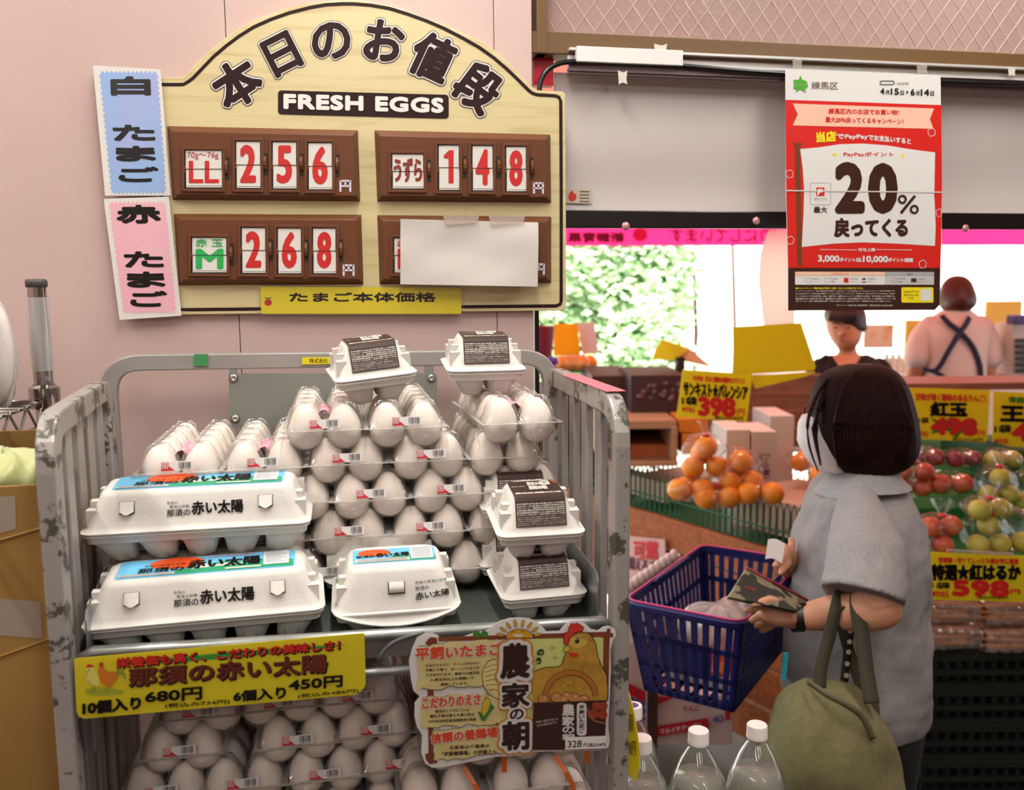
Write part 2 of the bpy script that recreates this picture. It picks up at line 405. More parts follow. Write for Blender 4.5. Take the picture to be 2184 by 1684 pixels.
# bits of torn tape
m_tape = film('clear_tape', 'f4efe8', 1.5, .15, .22)
for k, (x, y, w_, h_, lab) in enumerate(((1395, 93, 28, 26, 'torn white tape scrap on the brown frame above the white rail cover'), (1690, 124, 22, 24, 'clear tape tab above the campaign poster, its left corner'), (1955, 136, 24, 22, 'clear tape tab above the campaign poster, its right corner'), (1318, 150, 20, 30, 'yellowed tape scrap hanging below the white rail cover'), (2150, 144, 16, 18, 'torn tape scrap on the brown frame at the far end of the rail'))):
    pl = Plane((0, YT-.040, 1), (0, -1, 0)) if k else Plane((0, YT-.026, 1), (0, -1, 0))
    pts = [(x, y), (x+w_*.6, y+h_*.15), (x+w_, y), (x+w_*.9, y+h_*.6), (x+w_, y+h_), (x+w_*.5, y+h_*.85), (x+w_*.1, y+h_)]
    s_ = MB().slab([pl.at(*p, .0) for p in pts], pl.n, .0006)
    tag(s_.build('tape_scrap', mat('torn_tape', 'd6cfc2', .4) if k in (0, 3, 4) else m_tape, loc=pl.at(x, y)), lab, 'tape')
# ================================================================ egg price signboard
YS = YW - .012
SG = Plane((0, YS, 1), (0, -1, 0))
m_board = bpy.data.materials.new('pale_wood_print'); m_board.use_nodes = True
nt = m_board.node_tree; b = nt.nodes['Principled BSDF']; b.inputs['Roughness'].default_value = .42
tc = nt.nodes.new('ShaderNodeTexCoord'); mp = nt.nodes.new('ShaderNodeMapping'); mp.inputs['Scale'].default_value = (1.2, 1, 14)
n = nt.nodes.new('ShaderNodeTexNoise'); n.inputs['Scale'].default_value = 5; n.inputs['Detail'].default_value = 7; n.inputs['Distortion'].default_value = .6
rp = nt.nodes.new('ShaderNodeValToRGB'); rp.color_ramp.elements[0].color = (*srgb('c2b080'), 1); rp.color_ramp.elements[1].color = (*srgb('d0c293'), 1)
rp.color_ramp.elements[0].position = .33; rp.color_ramp.elements[1].position = .5
nt.links.new(tc.outputs['Object'], mp.inputs[0]); nt.links.new(mp.outputs[0], n.inputs['Vector']); nt.links.new(n.outputs[0], rp.inputs[0]); nt.links.new(rp.outputs[0], b.inputs['Base Color'])
m_dk = mat('dark_brown_print', '2c1a1a', .5, spec=.15); m_wh = mat('white_print', 'dedbd6', .5)
sg = At('price_signboard', 'arched wood-print egg price board with four brown flip-number panels on the pink wall', 'signboard', SG.at(780, 665))
out = [(332, 170), (345, 166), (389, 165), (408, 146), (433, 121), (485, 77), (520, 55), (554, 38), (600, 21), (647, 8), (690, 3), (729, 1), (758, 0), (786, 3), (831, 12), (870, 24), (909, 39), (950, 54), (987, 71), (1020, 85), (1047, 101), (1070, 119), (1092, 141), (1113, 163), (1131, 182), (1144, 192), (1165, 194), (1200, 195), (1206, 201), (1207, 400), (1208, 655), (1204, 662), (1100, 663), (700, 667), (352, 671)]
sg.part(MB().slab([SG.at(*p) for p in out], (0, -1, 0), .010), 'board', m_board, bevel=.001)
bl_ = [(352, 658), (345, 430), (338, 182), (346, 180), (391, 180), (403, 173), (413, 165), (455, 121), (482, 98), (510, 77), (542, 57), (578, 41), (618, 27), (661, 16), (695, 10), (729, 8), (752, 8), (790, 11), (831, 18), (870, 30), (909, 44), (948, 61), (987, 81), (1022, 101), (1053, 123), (1080, 146), (1105, 170), (1128, 193), (1136, 199), (1146, 202), (1184, 204), (1192, 207), (1196, 216), (1197, 400), (1197, 640), (1195, 648), (1187, 652), (987, 654), (700, 657), (400, 660)]
sg.part(pribbon(MB(), SG, bl_, 7, .0006, closed=True), 'border_line', m_dk)
for ch, cx, cy, wd, ht, rt in (('本', 505, 178, 92, 92, 33), ('日', 601, 115, 62, 78, 27), ('の', 706, 87, 78, 74, 8), ('お', 820, 87, 78, 82, -9), ('値', 922, 122, 82, 92, -25), ('段', 1020, 186, 84, 92, -37)):
    mb = MB()
    lettering(mb, ch, rquad(SG, cx, cy, wd, ht, rt, .0006), m_dk, .092)
    lettering(mb, ch, rquad(SG, cx, cy, wd, ht, rt, .0011), m_wh, .076)
    lettering(mb, ch, rquad(SG, cx, cy, wd, ht, rt, .0016), m_dk, .044)
    sg.part(mb, 'title_character')
mb = MB(); q = rrect(593, 193, 957, 244, 7)
ppoly(mb, SG, [(x, y+(x-593)*.026-.5) for x, y in q], .0008, m_dk); fb = sg.part(mb, 'english_title')
mb = MB(); lettering(mb, 'FRESH EGGS', pquad(SG, 607, 202, 944, 230, .0013, .026), m_wh, .09, 1.08); sg.part(mb, 'lettering', parent=fb)
m_fr = mat('brown_plastic_panel', '643a22', .45, spec=.3, bump=.04, bscale=400); m_flap = mat('flap_card', 'd9d6d0', .4)
m_red = mat('digit_red', 'bf1f1c', .45); m_grn = mat('digit_green', '21a64e', .45); m_dred = mat('kana_brown_red', '7c2a18', .5)
m_slot = mat('slot_black', '120c0a', .6); m_yen = mat('yen_lilac', 'cfc8d8', .4)
TH = .017
SF = Plane((0, YS-TH, 1), (0, -1, 0))
def flap(panel, x0, y0, x1, y1, writ, wheel=True, name='number_flap'):
    """frame lip, white two-part flap with its centre split, print, thumb wheel"""
    sk = .012
    mb = MB(); d = 6
    ring = [(x0-d, y0-d), (x1+d, y0-d+(x1-x0)*sk), (x1+d, y1+d+(x1-x0)*sk), (x0-d, y1+d)]
    inn = [(x0, y0), (x1, y0+(x1-x0)*sk), (x1, y1+(x1-x0)*sk), (x0, y1)]
    for i in range(4):
        j = (i+1) % 4
        a = [SF.at(*ring[i], .0032), SF.at(*ring[j], .0032), SF.at(*inn[j], .0032), SF.at(*inn[i], .0032)]
        bq = [SF.at(*ring[i], -.002), SF.at(*ring[j], -.002), SF.at(*inn[j], -.002), SF.at(*inn[i], -.002)]
        mb.hexa(a, bq)
    fr = sg.part(mb, 'flap_frame', m_fr, parent=panel, bevel=.0005)
    mb = MB(); ppoly(mb, SF, inn, .0004, m_slot); ym = (y0+y1)/2
    ppoly(mb, SF, [(x0+3, y0+2), (x1-1.5, y0+2), (x1-1.5, ym-.8), (x0+3, ym-.8)], .0008, m_flap)
    ppoly(mb, SF, [(x0+4, ym+.8), (x1-.5, ym+.8), (x1-.5, y1-2.5), (x0+4, y1-2.5)], .0012, m_flap)
    ppoly(mb, SF, [(x0+5, y1-6), (x1-.5, y1-6), (x1-.5, y1-5.2), (x0+5, y1-5.2)], .0014, m_slot)
    for s, bx, m, off in writ:
        if s == '1':
            xm = (bx[0]+bx[2])/2; g = bx[3]; ppoly(mb, SF, [(xm-1, bx[1]), (xm+9, bx[1]), (xm+9, g), (xm-2, g), (xm-2, bx[1]+17), (xm-12, bx[1]+17), (xm-12, bx[1]+11)], .0016, m); continue
        lettering(mb, s, pquad(SF, *bx, .0016), m, off)
    ppoly(mb, SF, [(x0+3, ym-.7), (x1-.5, ym-.7), (x1-.5, ym+.8), (x0+3, ym+.8)], .0018, m_slot)
    sg.part(mb, name, parent=panel)
    if wheel:
        hx = x1+8; mb = MB(); ppoly(mb, SF, [(hx-1, ym-25), (hx+7, ym-25), (hx+7, ym+22), (hx-1, ym+22)], .0006, m_slot)
        c = SF.at(hx+2, ym-2, -.006); k = 28
        mb.lathe([(0, -.0024), (.0125, -.0024), (.0135, -.0012), (.0135, .0012), (.0125, .0024), (0, .0024)], c, k, m_fr, Matrix.Rotation(PI/2, 3, 'Y'), rib=lambda a, z: 1+.02*math.cos(14*a))
        mb.add(*box_(SF.at(x1-1, ym-6, .003), SF.at(x1+5, ym+10, .003), .004), m=m_fr)
        mb.add(*box_(SF.at(x0-2, ym-8, .002), SF.at(x0+3.5, ym+8, .002), .003), m=m_fr)
        sg.part(mb, 'thumb_wheel', parent=panel)
def box_(a, c, t):
    x0, x1 = sorted((a.x, c.x)); z0, z1 = sorted((a.z, c.z)); y = a.y
    vs = [(x0, y, z0), (x1, y, z0), (x1, y, z1), (x0, y, z1), (x0, y+t, z0), (x1, y+t, z0), (x1, y+t, z1), (x0, y+t, z1)]
    return vs, [(0, 1, 2, 3), (7, 6, 5, 4), (0, 4, 5, 1), (1, 5, 6, 2), (2, 6, 7, 3), (3, 7, 4, 0)]
def digit(d, x0, y0, x1, y1):
    w_ = x1-x0; m_ = 13 if d != '1' else 18
    return [(d, (x0+m_+1, y0+12, x1-m_+(0 if d != '1' else 3), y1-16), m_red, .045 if d != '1' else .02)]
def panel(cor, face, label=None):
    a = [SG.at(*p, .0) for p in cor]; f_ = [SF.at(*p) for p in face]
    mb = MB().hexa(f_, a); return sg.part(mb, 'number_panel', m_fr, bevel=.0012)
def yen(p, x0, y0, x1, y1):
    mb = MB(); w_ = 4.2
    # the currency sign drawn with open square strokes
    for q in ([(x0, y1), (x0, y0)], [(x0, y0+1.5), (x1, y0+1.5)], [(x1, y0), (x1, y1)], [((x0+x1)/2, y0+2), ((x0+x1)/2, (y0+y1)/2)], [(x0, (y0+y1)/2), (x1, (y0+y1)/2)]):
        pribbon(mb, SF, q, w_, .0008)
    sg.part(mb, 'yen_mark', m_yen, parent=p)
p1 = panel([(356, 268), (764, 277), (769, 430), (368, 427)], [(368, 280), (754, 288), (760, 418), (378, 415)])
flap(p1, 393, 319, 474, 402, [('70g～76g', (399, 324, 466, 340), mat('thin_red', 'a52a2a', .5), 0), ('LL', (404, 344, 466, 389), m_red, .03)], name='grade_flap')
for d, x0, x1, y0 in (('2', 501, 556, 300), ('5', 579, 633, 301), ('6', 655, 709, 303)): flap(p1, x0, y0, x1, y0+103, digit(d, x0, y0, x1, y0+103))
yen(p1, 726, 384, 747, 409)
p2 = panel([(798, 277), (1174, 286), (1176, 433), (804, 430)], [(810, 289), (1166, 297), (1168, 421), (813, 418)])
flap(p2, 834, 327, 904, 404, [('うずら', (841, 338, 899, 387), m_dred, .035)], name='grade_flap')
for d, x0, x1, y0 in (('1', 933, 980, 308), ('4', 1005, 1052, 309), ('8', 1077, 1123, 311)): flap(p2, x0, y0, x1, y0+99, digit(d, x0-2, y0, x1+2, y0+99))
yen(p2, 1139, 389, 1158, 413)
p3 = panel([(370, 455), (771, 457), (776, 607), (381, 609)], [(383, 467), (761, 468), (766, 595), (391, 597)])
flap(p3, 407, 505, 484, 583, [('赤 玉', (417, 509, 475, 526), m_grn, .02), ('M', (420, 533, 474, 571), m_grn, .07)], name='grade_flap')
for d, x0, x1, y0 in (('2', 513, 567, 484), ('6', 590, 643, 485), ('8', 665, 717, 485)): flap(p3, x0, y0, x1, y0+100, digit(d, x0, y0, x1, y0+100))
yen(p3, 733, 564, 754, 588)
p4 = panel([(804, 458), (1176, 461), (1176, 604), (809, 607)], [(816, 470), (1167, 472), (1167, 593), (818, 595)])
flap(p4, 838, 506, 910, 583, [('赤 玉', (847, 511, 900, 526), m_red, .02), ('L', (850, 532, 890, 572), m_red, .05)], name='grade_flap')
for x0, x1 in ((935, 982), (1006, 1053), (1077, 1123)): flap(p4, x0, 486, x1, 583, digit('8', x0, 486, x1, 583))
yen(p4, 1138, 562, 1160, 586)
# paper taped over the fourth panel
PP = Plane((0, YS-TH-.0125, 1), (0, -1, 0))
def sheet(corners, pl, m, name, label, cat, nx=16, ny=10, bulge=.003, seed=1, t=.0005, extra=None):
    tl, tr, br, bl = [pl.at(*c) for c in corners]; rnd = random.Random(seed); ph = [rnd.uniform(0, 6) for _ in range(6)]
    def fn(u, v, o=0):
        p = (tl*(1-u)+tr*u)*(1-v)+(bl*(1-u)+br*u)*v
        return p + pl.n*(bulge*(math.sin(u*5+ph[0]+v*3)*.5+math.sin(v*7+ph[1]-u*4)*.3+math.sin((u+v)*11+ph[2])*.12) + o)
    mb = MB().grid(fn, nx, ny, m); mb.grid(lambda u, v: fn(u, v, -t), nx, ny, m)
    return mb, fn
mb, _ = sheet([(854, 467), (1148, 474), (1147, 611), (854, 606)], PP, mat('blank_paper', 'cfc9c2', .6), 'x', '', '', bulge=.0035, seed=3)
tag(mb.build('paper_sheet', smooth=True, loc=PP.at(854, 606)), 'blank white paper taped over the lower brown number panel', 'paper')
for x0, x1, l_ in ((945, 1022, 'clear tape on the top edge of the blank paper, left strip'), (1042, 1120, 'clear tape on the top edge of the blank paper, right strip')):
    tp_ = MB().slab([PP.at(x, y, .0045) for x, y in ((x0, 460), (x1, 461), (x1-4, 474), (x0+6, 480))], PP.n, .0004); tag(tp_.build('tape_strip', m_tape, loc=PP.at(x0, 474)), l_, 'tape')
# yellow price strip
YL = Plane((0, YS-.004, 1), (0, -1, 0)); m_yel = mat('yellow_card', 'e2cf22', .4)
ys = At('price_notice', 'yellow strip reading egg base price taped under the number panels', 'notice', YL.at(557, 668))
ys.part(MB().slab([YL.at(*p) for p in ((555, 611), (984, 613), (984, 669), (557, 669))], YL.n, .0006), 'card', m_yel)
ys.part(MB().slab([YL.at(*p, .0006) for p in ((548, 607), (990, 609), (990, 674), (551, 674))], YL.n, .0003), 'laminate', film('laminate', 'ffffff', 1.2, .1, .0))
mb = MB(); lettering(mb, 'たまご本体価格', pquad(YL, 618, 624, 929, 643, .0002), mat('ink_black', '0c0b09', .5, spec=.15), .055); ys.part(mb, 'lettering')
mb = MB(); ppoly(mb, YL, circ(572, 645, 8, 16, 7), .0002, m_red)
for a in (-30, 0, 30): ppoly(mb, YL, [(572, 641), (570+a*.2, 634), (574+a*.2, 634)], .00025, mat('leaf_ink', '2c5a1c', .5))
ys.part(mb, 'tomato_mark')
# blue and pink paper strips
def zig(x0, y0, x1, y1, xl1, xr1, n, amp=4.5):
    """saw-toothed outline; left edge runs x0->xl1, right edge x1->xr1"""
    pts = []
    nt_ = 14
    for i in range(nt_*2): t = i/(nt_*2); pts.append((x0+(x1-x0)*t, y0 + (amp if i % 2 else -amp*.3)))
    for i in range(n*2): t = i/(n*2); pts.append((x1+(xr1-x1)*t - (amp if i % 2 else 0), y0+(y1-y0)*t))
    for i in range(nt_*2): t = i/(nt_*2); pts.append((xr1+(xl1-xr1)*t, y1 - (amp if i % 2 else -amp*.3)))
    for i in range(n*2): t = i/(n*2); pts.append((xl1+(x0-xl1)*t + (amp if i % 2 else 0), y1+(y0-y1)*t))
    return pts
ST = Plane((0, YS-.005, 1), (0, -1, 0)); m_foil = mat('dark_foil_print', '100c0a', .28, spec=.5)
def strip(label, cor, zz, m, chars):
    s = At('kanji_strip', label, 'paper strip', ST.at(*cor[3]))
    s.part(MB().slab([ST.at(*p) for p in cor], ST.n, .0007), 'card', mat('strip_white', 'dad7d2', .45))
    mb = MB(); ppoly(mb, ST, zz, .0003); s.part(mb, 'zigzag_field', m)
    mb = MB()
    for ch, bx, sx in chars: lettering(mb, ch, pquad(ST, *bx, .0007, .0, sx), m_foil, .075)
    s.part(mb, 'lettering')
strip('long blue saw-edged paper strip with black kanji left of the signboard', [(198, 139), (342, 148), (364, 417), (224, 417)], zig(210, 152, 338, 413, 236, 356, 22),
      mat('sky_blue_card', '8fb0dc', .35, c2='a9a6d8', nscale=8, ramp=(.45, .7)), [('白', (238, 165, 318, 201), .03), ('た', (242, 268, 328, 298), .05), ('ま', (248, 313, 330, 342), .05), ('ご', (254, 357, 336, 386), .05)])
strip('long pink saw-edged paper strip with black kanji below the blue strip', [(221, 424), (360, 419), (387, 673), (255, 682)], zig(230, 430, 354, 668, 262, 378, 20),
      mat('pale_pink_card', 'e3a9b8', .35, c2='e6b3be', nscale=6), [('赤', (250, 439, 340, 474), .03), ('た', (266, 538, 346, 568), .05), ('ま', (272, 581, 350, 611), .05), ('ご', (279, 622, 354, 652), .05)])
# ================================================================ roll cage trolley
m_steel = bpy.data.materials.new('worn_silver_paint'); m_steel.use_nodes = True
nt = m_steel.node_tree; b = nt.nodes['Principled BSDF']
tc = nt.nodes.new('ShaderNodeTexCoord'); n = nt.nodes.new('ShaderNodeTexNoise'); n.inputs['Scale'].default_value = 26; n.inputs['Detail'].default_value = 9; n.inputs['Roughness'].default_value = .7
rp = nt.nodes.new('ShaderNodeValToRGB'); e = rp.color_ramp.elements; e[0].color = (*srgb('5a574e'), 1); e[0].position = .43; e[1].color = (*srgb('a9a5a0'), 1); e[1].position = .46
nt.links.new(tc.outputs['Object'], n.inputs['Vector']); nt.links.new(n.outputs[0], rp.inputs[0]); nt.links.new(rp.outputs[0], b.inputs['Base Color'])
b.inputs['Roughness'].default_value = .42; b.inputs['Metallic'].default_value = .35
bp = nt.nodes.new('ShaderNodeBump'); bp.inputs['Strength'].default_value = .15; bp.inputs['Distance'].default_value = .001; nt.links.new(rp.outputs[0], bp.inputs['Height']); nt.links.new(bp.outputs[0], b.inputs['Normal'])
m_bar = mat('silver_paint', '9f9b98', .42, .35, c2='aba7a3', nscale=9)
m_galv = mat('galvanised_steel', '8f9390', .34, .75, c2='a3a7a3', nscale=30)
m_dusty = mat('grey_green_shelf_sheet', '4f554e', .45, .3, c2='5d635b', nscale=7)
cart = At('roll_cage', 'silver tubular roll cage trolley holding the egg packs and cartons', 'roll cage', (0.01, 1.18, 0))
RS = [(-.014, -.0095), (.014, -.0095), (.014, .0095), (-.014, .0095)]
RB = [(-.0125, -.006), (.0125, -.006), (.0125, .006), (-.0125, .006)]
ZT = 1.562
for nm, xf, xb, sgn in (('left', -.287, -.318, -1), ('right', .3185, .331, 1)):
    mb = MB(); path = smoothpath([(xf, .965, .10), (xf, .965, ZT), (xb, 1.335, ZT), (xb, 1.335, .10)], .045, 6)
    mb.sweep(path, RS, up=(1, 0, 0))
    fr = cart.part(mb, 'side_frame', m_steel, bevel=.003)
    for Y in (1.045, 1.115, 1.185, 1.26):
        t = (Y-.965)/.37; X = xf+(xb-xf)*t
        mb = MB().box((X, Y, (.16+ZT)/2), (.010, .026, ZT-.16-.006)); cart.part(mb, 'bar', m_bar, parent=fr, bevel=.002)
    mb = MB().box(((xf+xb)/2, 1.15, .16), (.018, .36, .03)); cart.part(mb, 'lower_rail', m_steel, parent=fr)
    # folded sheet that closes the shelf side
    xi = xf - sgn*.020; xbi = xb - sgn*.018; t_ = .0012*sgn
    pr = [(.978, 1.205), (.978, 1.352), (.985, 1.362), (1.30, 1.362), (1.30, 1.285), (1.02, 1.285), (1.02, 1.205)]
    def sx(Y): return xi+(xbi-xi)*(Y-.978)/.32
    a = [V3((sx(y), y, z)) for y, z in pr]
    cart.part(MB().slab(a, (1 if sgn > 0 else -1, 0, 0), .0015), 'side_sheet', m_galv, parent=fr)
# back panel
mb = MB(); path = smoothpath([(-.330, 1.412, .10), (-.330, 1.412, 1.592), (.347, 1.412, 1.585), (.347, 1.412, .10)], .05, 7)
mb.sweep(path, [(-.012, -.010), (.012, -.010), (.012, .010), (-.012, .010)], up=(0, 1, 0)); bk = cart.part(mb, 'back_frame', m_bar, bevel=.002)
for X in (-.20, -.10, .01, .12, .23): cart.part(MB().box((X, 1.416, .62), (.012, .02, .9)), 'bar', m_bar, parent=bk)
BP = Plane((0, 1.402, 1), (0, -1, 0))
mb = MB().slab([BP.at(x, y) for x, y in rrect(488, 796, 932, 912, 6)], BP.n, .002)
mb.slab([BP.at(x, y, -.001) for x, y in ((489, 777), (507, 777), (507, 800), (489, 800))], BP.n, .002); mb.slab([BP.at(x, y, -.001) for x, y in ((905, 777), (925, 777), (925, 800), (905, 800))], BP.n, .002)
pt = cart.part(mb, 'name_plate', mat('plain_grey_sheet', '8d908b', .4, .5, c2='989b96', nscale=5), parent=bk)
for x, y in ((498, 806), (502, 893), (920, 806), (920, 893)):
    cart.part(MB().lathe([(0, 0), (.006, 0), (.007, .001), (.0045, .003), (.002, .0032), (.0015, .0022), (0, .0022)], BP.at(x, y, .001), 16, ax=Matrix.Rotation(PI/2, 3, 'X')), 'bolt', m_alu, True, parent=pt)
RP = Plane((0, 1.3985, 1), (0, -1, 0))
for x0, x1, y0, y1, c in ((414, 443, 755, 780, '3f8d52'), (709, 729, 753, 777, '1c6d4a')):
    cart.part(MB().slab([RP.at(*p) for p in ((x0, y0), (x1, y0), (x1, y1), (x0, y1))], RP.n, .002), 'green_tape', mat('green_tape_'+c, c, .4), parent=bk)
cart.part(MB().slab([RP.at(*p) for p in ((644, 762), (712, 761), (712, 776), (644, 777))], RP.n, .001), 'yellow_label', m_yel, parent=bk)
mb = MB(); lettering(mb, '株式会社 み', pquad(RP, 660, 763.5, 712, 774, .0006), mat('ink_black', '15130f')); cart.part(mb, 'lettering', parent=bk)
# shelf tray with a rolled front edge
ZS = 1.292
cart.part(MB().box((0.006, 1.19, ZS-.004), (.625, .41, .008)), 'upper_shelf', m_dusty)
a0, a1 = atY(172, 1392, .966), atY(1303, 1322, .966)
lip = cart.part(MB().tube([(a0.x, .978, a0.z-.03), (a0.x, .970, a0.z-.006), (a0.x+.012, .966, a0.z), (a1.x-.012, .966, a1.z), (a1.x, .970, a1.z-.006), (a1.x, .978, a1.z-.03)], .0062, k=10), 'rolled_lip', m_galv, True)
cart.part(MB().slab([(a0.x+.008, .974, a0.z-.003), (a1.x-.008, .974, a1.z-.003), (a1.x-.008, .974, a1.z-.030), (a0.x+.008, .974, a0.z-.030)], (0, -1, 0), .002), 'front_apron', m_galv)
cart.part(MB().tube([(a0.x+.004, .972, a0.z-.046), (a1.x-.004, .972, a1.z-.046)], .0052, k=10), 'lower_rod', m_galv, True)
mb = MB(); cq = [atY(*p, .960) for p in ((905, 1349), (868, 1356), (835, 1370), (815, 1390), (806, 1408))]; mb.tube(smoothpath(cq, .02, 3), .0022, k=6)
cart.part(mb, 'wire_loop', mat('grey_cord', '5a5a58', .4), True)
cart.part(MB().box((0.006, 1.19, .985), (.60, .41, .010)), 'lower_shelf', m_dusty)
cart.part(MB().box((0.006, 1.19, .12), (.62, .42, .03)), 'base_deck', m_bar)
for x in (-.26, .28):
    for y in (1.02, 1.36):
        cart.part(MB().lathe([(0, -.012), (.045, -.012), (.05, -.006), (.05, .006), (.045, .012), (0, .012)], (x, y, .052), 24, ax=Matrix.Rotation(PI/2, 3, 'Y')), 'caster', mat('black_rubber', '101010', .35), True)
cart.part(MB().slab([(.3305+.004, .99, ZT+.0105+.004), (.3305+.004, 1.20, ZT+.0145), (.3105, 1.20, ZT+.0145), (.3105, .99, ZT+.0145)], (0, 0, 1), .0006), 'pink_tape', mat('pink_tape', 'd9707f', .45))

# ================================================================ clear ten-egg packs
m_egg = mat('white_eggshell', 'ebe2da', .48, c2='f0e8e1', nscale=14, bump=.02, bscale=400, sss=.12)
PX, PY = .0485, .0475; TZ = .030
m_pet = film('clear_pet', 'fffdfb', 2.0, .06, .03)
def ribbed(m):
    nt = m.node_tree; N = nt.nodes.new; L = nt.links.new; tc = N('ShaderNodeTexCoord'); sp = N('ShaderNodeSeparateXYZ'); L(tc.outputs['Object'], sp.inputs[0])
    def mt(op, a, b=None):
        n = N('ShaderNodeMath'); n.operation = op
        for i, q in enumerate((a, b)):
            if q is None: continue
            if isinstance(q, (int, float)): n.inputs[i].default_value = q
            else: L(q, n.inputs[i])
        return n.outputs[0]
    cx = mt('SUBTRACT', mt('FRACT', mt('ADD', mt('DIVIDE', sp.outputs[0], PX), 4)), .5); cy = mt('SUBTRACT', mt('FRACT', mt('ADD', mt('DIVIDE', sp.outputs[1], PY), 4)), .5)
    s_ = mt('SINE', mt('MULTIPLY', mt('ARCTAN2', cy, cx), 26)); bp = N('ShaderNodeBump'); bp.inputs['Strength'].default_value = .8; bp.inputs['Distance'].default_value = .0007
    L(s_, bp.inputs['Height'])
    for n in nt.nodes:
        if n.type == 'BSDF_GLOSSY': L(bp.outputs[0], n.inputs['Normal'])
ribbed(m_pet)
m_rim = film('pet_rim', 'f8f4f0', 2.0, .12, .30)
PX, PY = .0485, .0475; TZ = .030
def egg_mesh():
    prof = [(0, -.0275)]
    for i in range(1, 16):
        t = PI*i/16; z = -math.cos(t); r = math.sin(t)
        zz = z*.0275 + (.0035 if z > 0 else 0)*z; r2 = .0222*r*(1-.17*z)
        prof.append((r2, zz))
    prof.append((0, .031)); return MB().lathe(prof, k=24).mesh('egg', m_egg, True)
EGG = egg_mesh()
def shell(nx, ny, sgn, res=13):
    """lid (sgn 1) or tray (sgn -1) pressed over the eggs"""
    def h(x, y):
        cx = (min(nx-1, max(0, math.floor(x/PX)))+.5)*PX; cy = (min(ny-1, max(0, math.floor(y/PY)))+.5)*PY
        a, b_ = (x-cx)/(PX/2), (y-cy)/(PY/2); r = math.hypot(a, b_); an = math.atan2(b_, a)
        if sgn > 0:
            rr = r; t = (1.0-rr)/.52
            return .006 + .0275*max(0, min(1, t))**.62 if t > 0 else .006
        rr = r*(1+.012*math.cos(18*an)); return -(.004+.026*math.sqrt(max(0, 1-min(1, rr/1.02)**2.3)))
    W, D = nx*PX, ny*PY; nu, nv = nx*res, ny*res
    vs = []; 
    for i in range(nu+1):
        for j in range(nv+1):
            x, y = W*i/nu, D*j/nv
            edge = i in (0, nu) or j in (0, nv); z = h(min(max(x, 1e-5), W-1e-5), min(max(y, 1e-5), D-1e-5))
            if edge: z = 0.0005*sgn
            vs.append((x-W/2, y, z+TZ))
    fs = [(i*(nv+1)+j, (i+1)*(nv+1)+j, (i+1)*(nv+1)+j+1, i*(nv+1)+j+1) for i in range(nu) for j in range(nv)]
    mb = MB(); mb.add(vs, fs); return mb
def flange(nx, ny):
    W, D = nx*PX, ny*PY; e_ = .0042; mb = MB()
    o_ = [(-W/2-e_, -e_), (W/2+e_, -e_), (W/2+e_, D+e_), (-W/2-e_, D+e_)]; i_ = [(-W/2, 0), (W/2, 0), (W/2, D), (-W/2, D)]
    for k in range(4):
        j = (k+1) % 4; mb.add([(*o_[k], TZ-.0008), (*o_[j], TZ-.0008), (*i_[j], TZ+.0004), (*i_[k], TZ+.0004)], [(0, 1, 2, 3)])
    nb = int(W/.0026)
    for k in range(nb): x = -W/2+.012+(W-.024)*k/(nb-1); mb.ball((x, -e_*.7, TZ), .0009, k=5, n=4)
    for y in (.0, D): mb.tube([(-W/2-e_, y-e_ if y == 0 else y+e_, TZ), (W/2+e_, y-e_ if y == 0 else y+e_, TZ)], .0006, k=4)
    for x in (-W/2-e_, W/2+e_): mb.tube([(x, -e_, TZ), (x, D+e_, TZ)], .0006, k=4)
    return mb
LID, TRAY, RIM = shell(2, 5, 1).mesh('lid', m_pet, True), shell(2, 5, -1).mesh('tray', m_pet, True), flange(2, 5).mesh('rim', m_rim, True)
m_lw = mat('label_white', 'dcd8d6', .4); m_lr = mat('label_red', 'c8262c', .4); m_lk = mat('label_black', '1a1716', .5)
def bars(mb, q, n=15, seed=2, m=m_lk):
    tl, tr, br, bl_ = [V3(p) for p in q]; rnd = random.Random(seed); x = 0
    ws = [rnd.choice((1, 1, 2, 3)) for _ in range(n*2)]; tot = sum(ws); u = 0
    for i, w_ in enumerate(ws):
        if i % 2 == 0:
            a, c = u/tot, (u+w_)/tot; mb.add([tl.lerp(tr, a), tl.lerp(tr, c), bl_.lerp(br, c), bl_.lerp(br, a)], [(0, 1, 2, 3)], m)
        u += w_
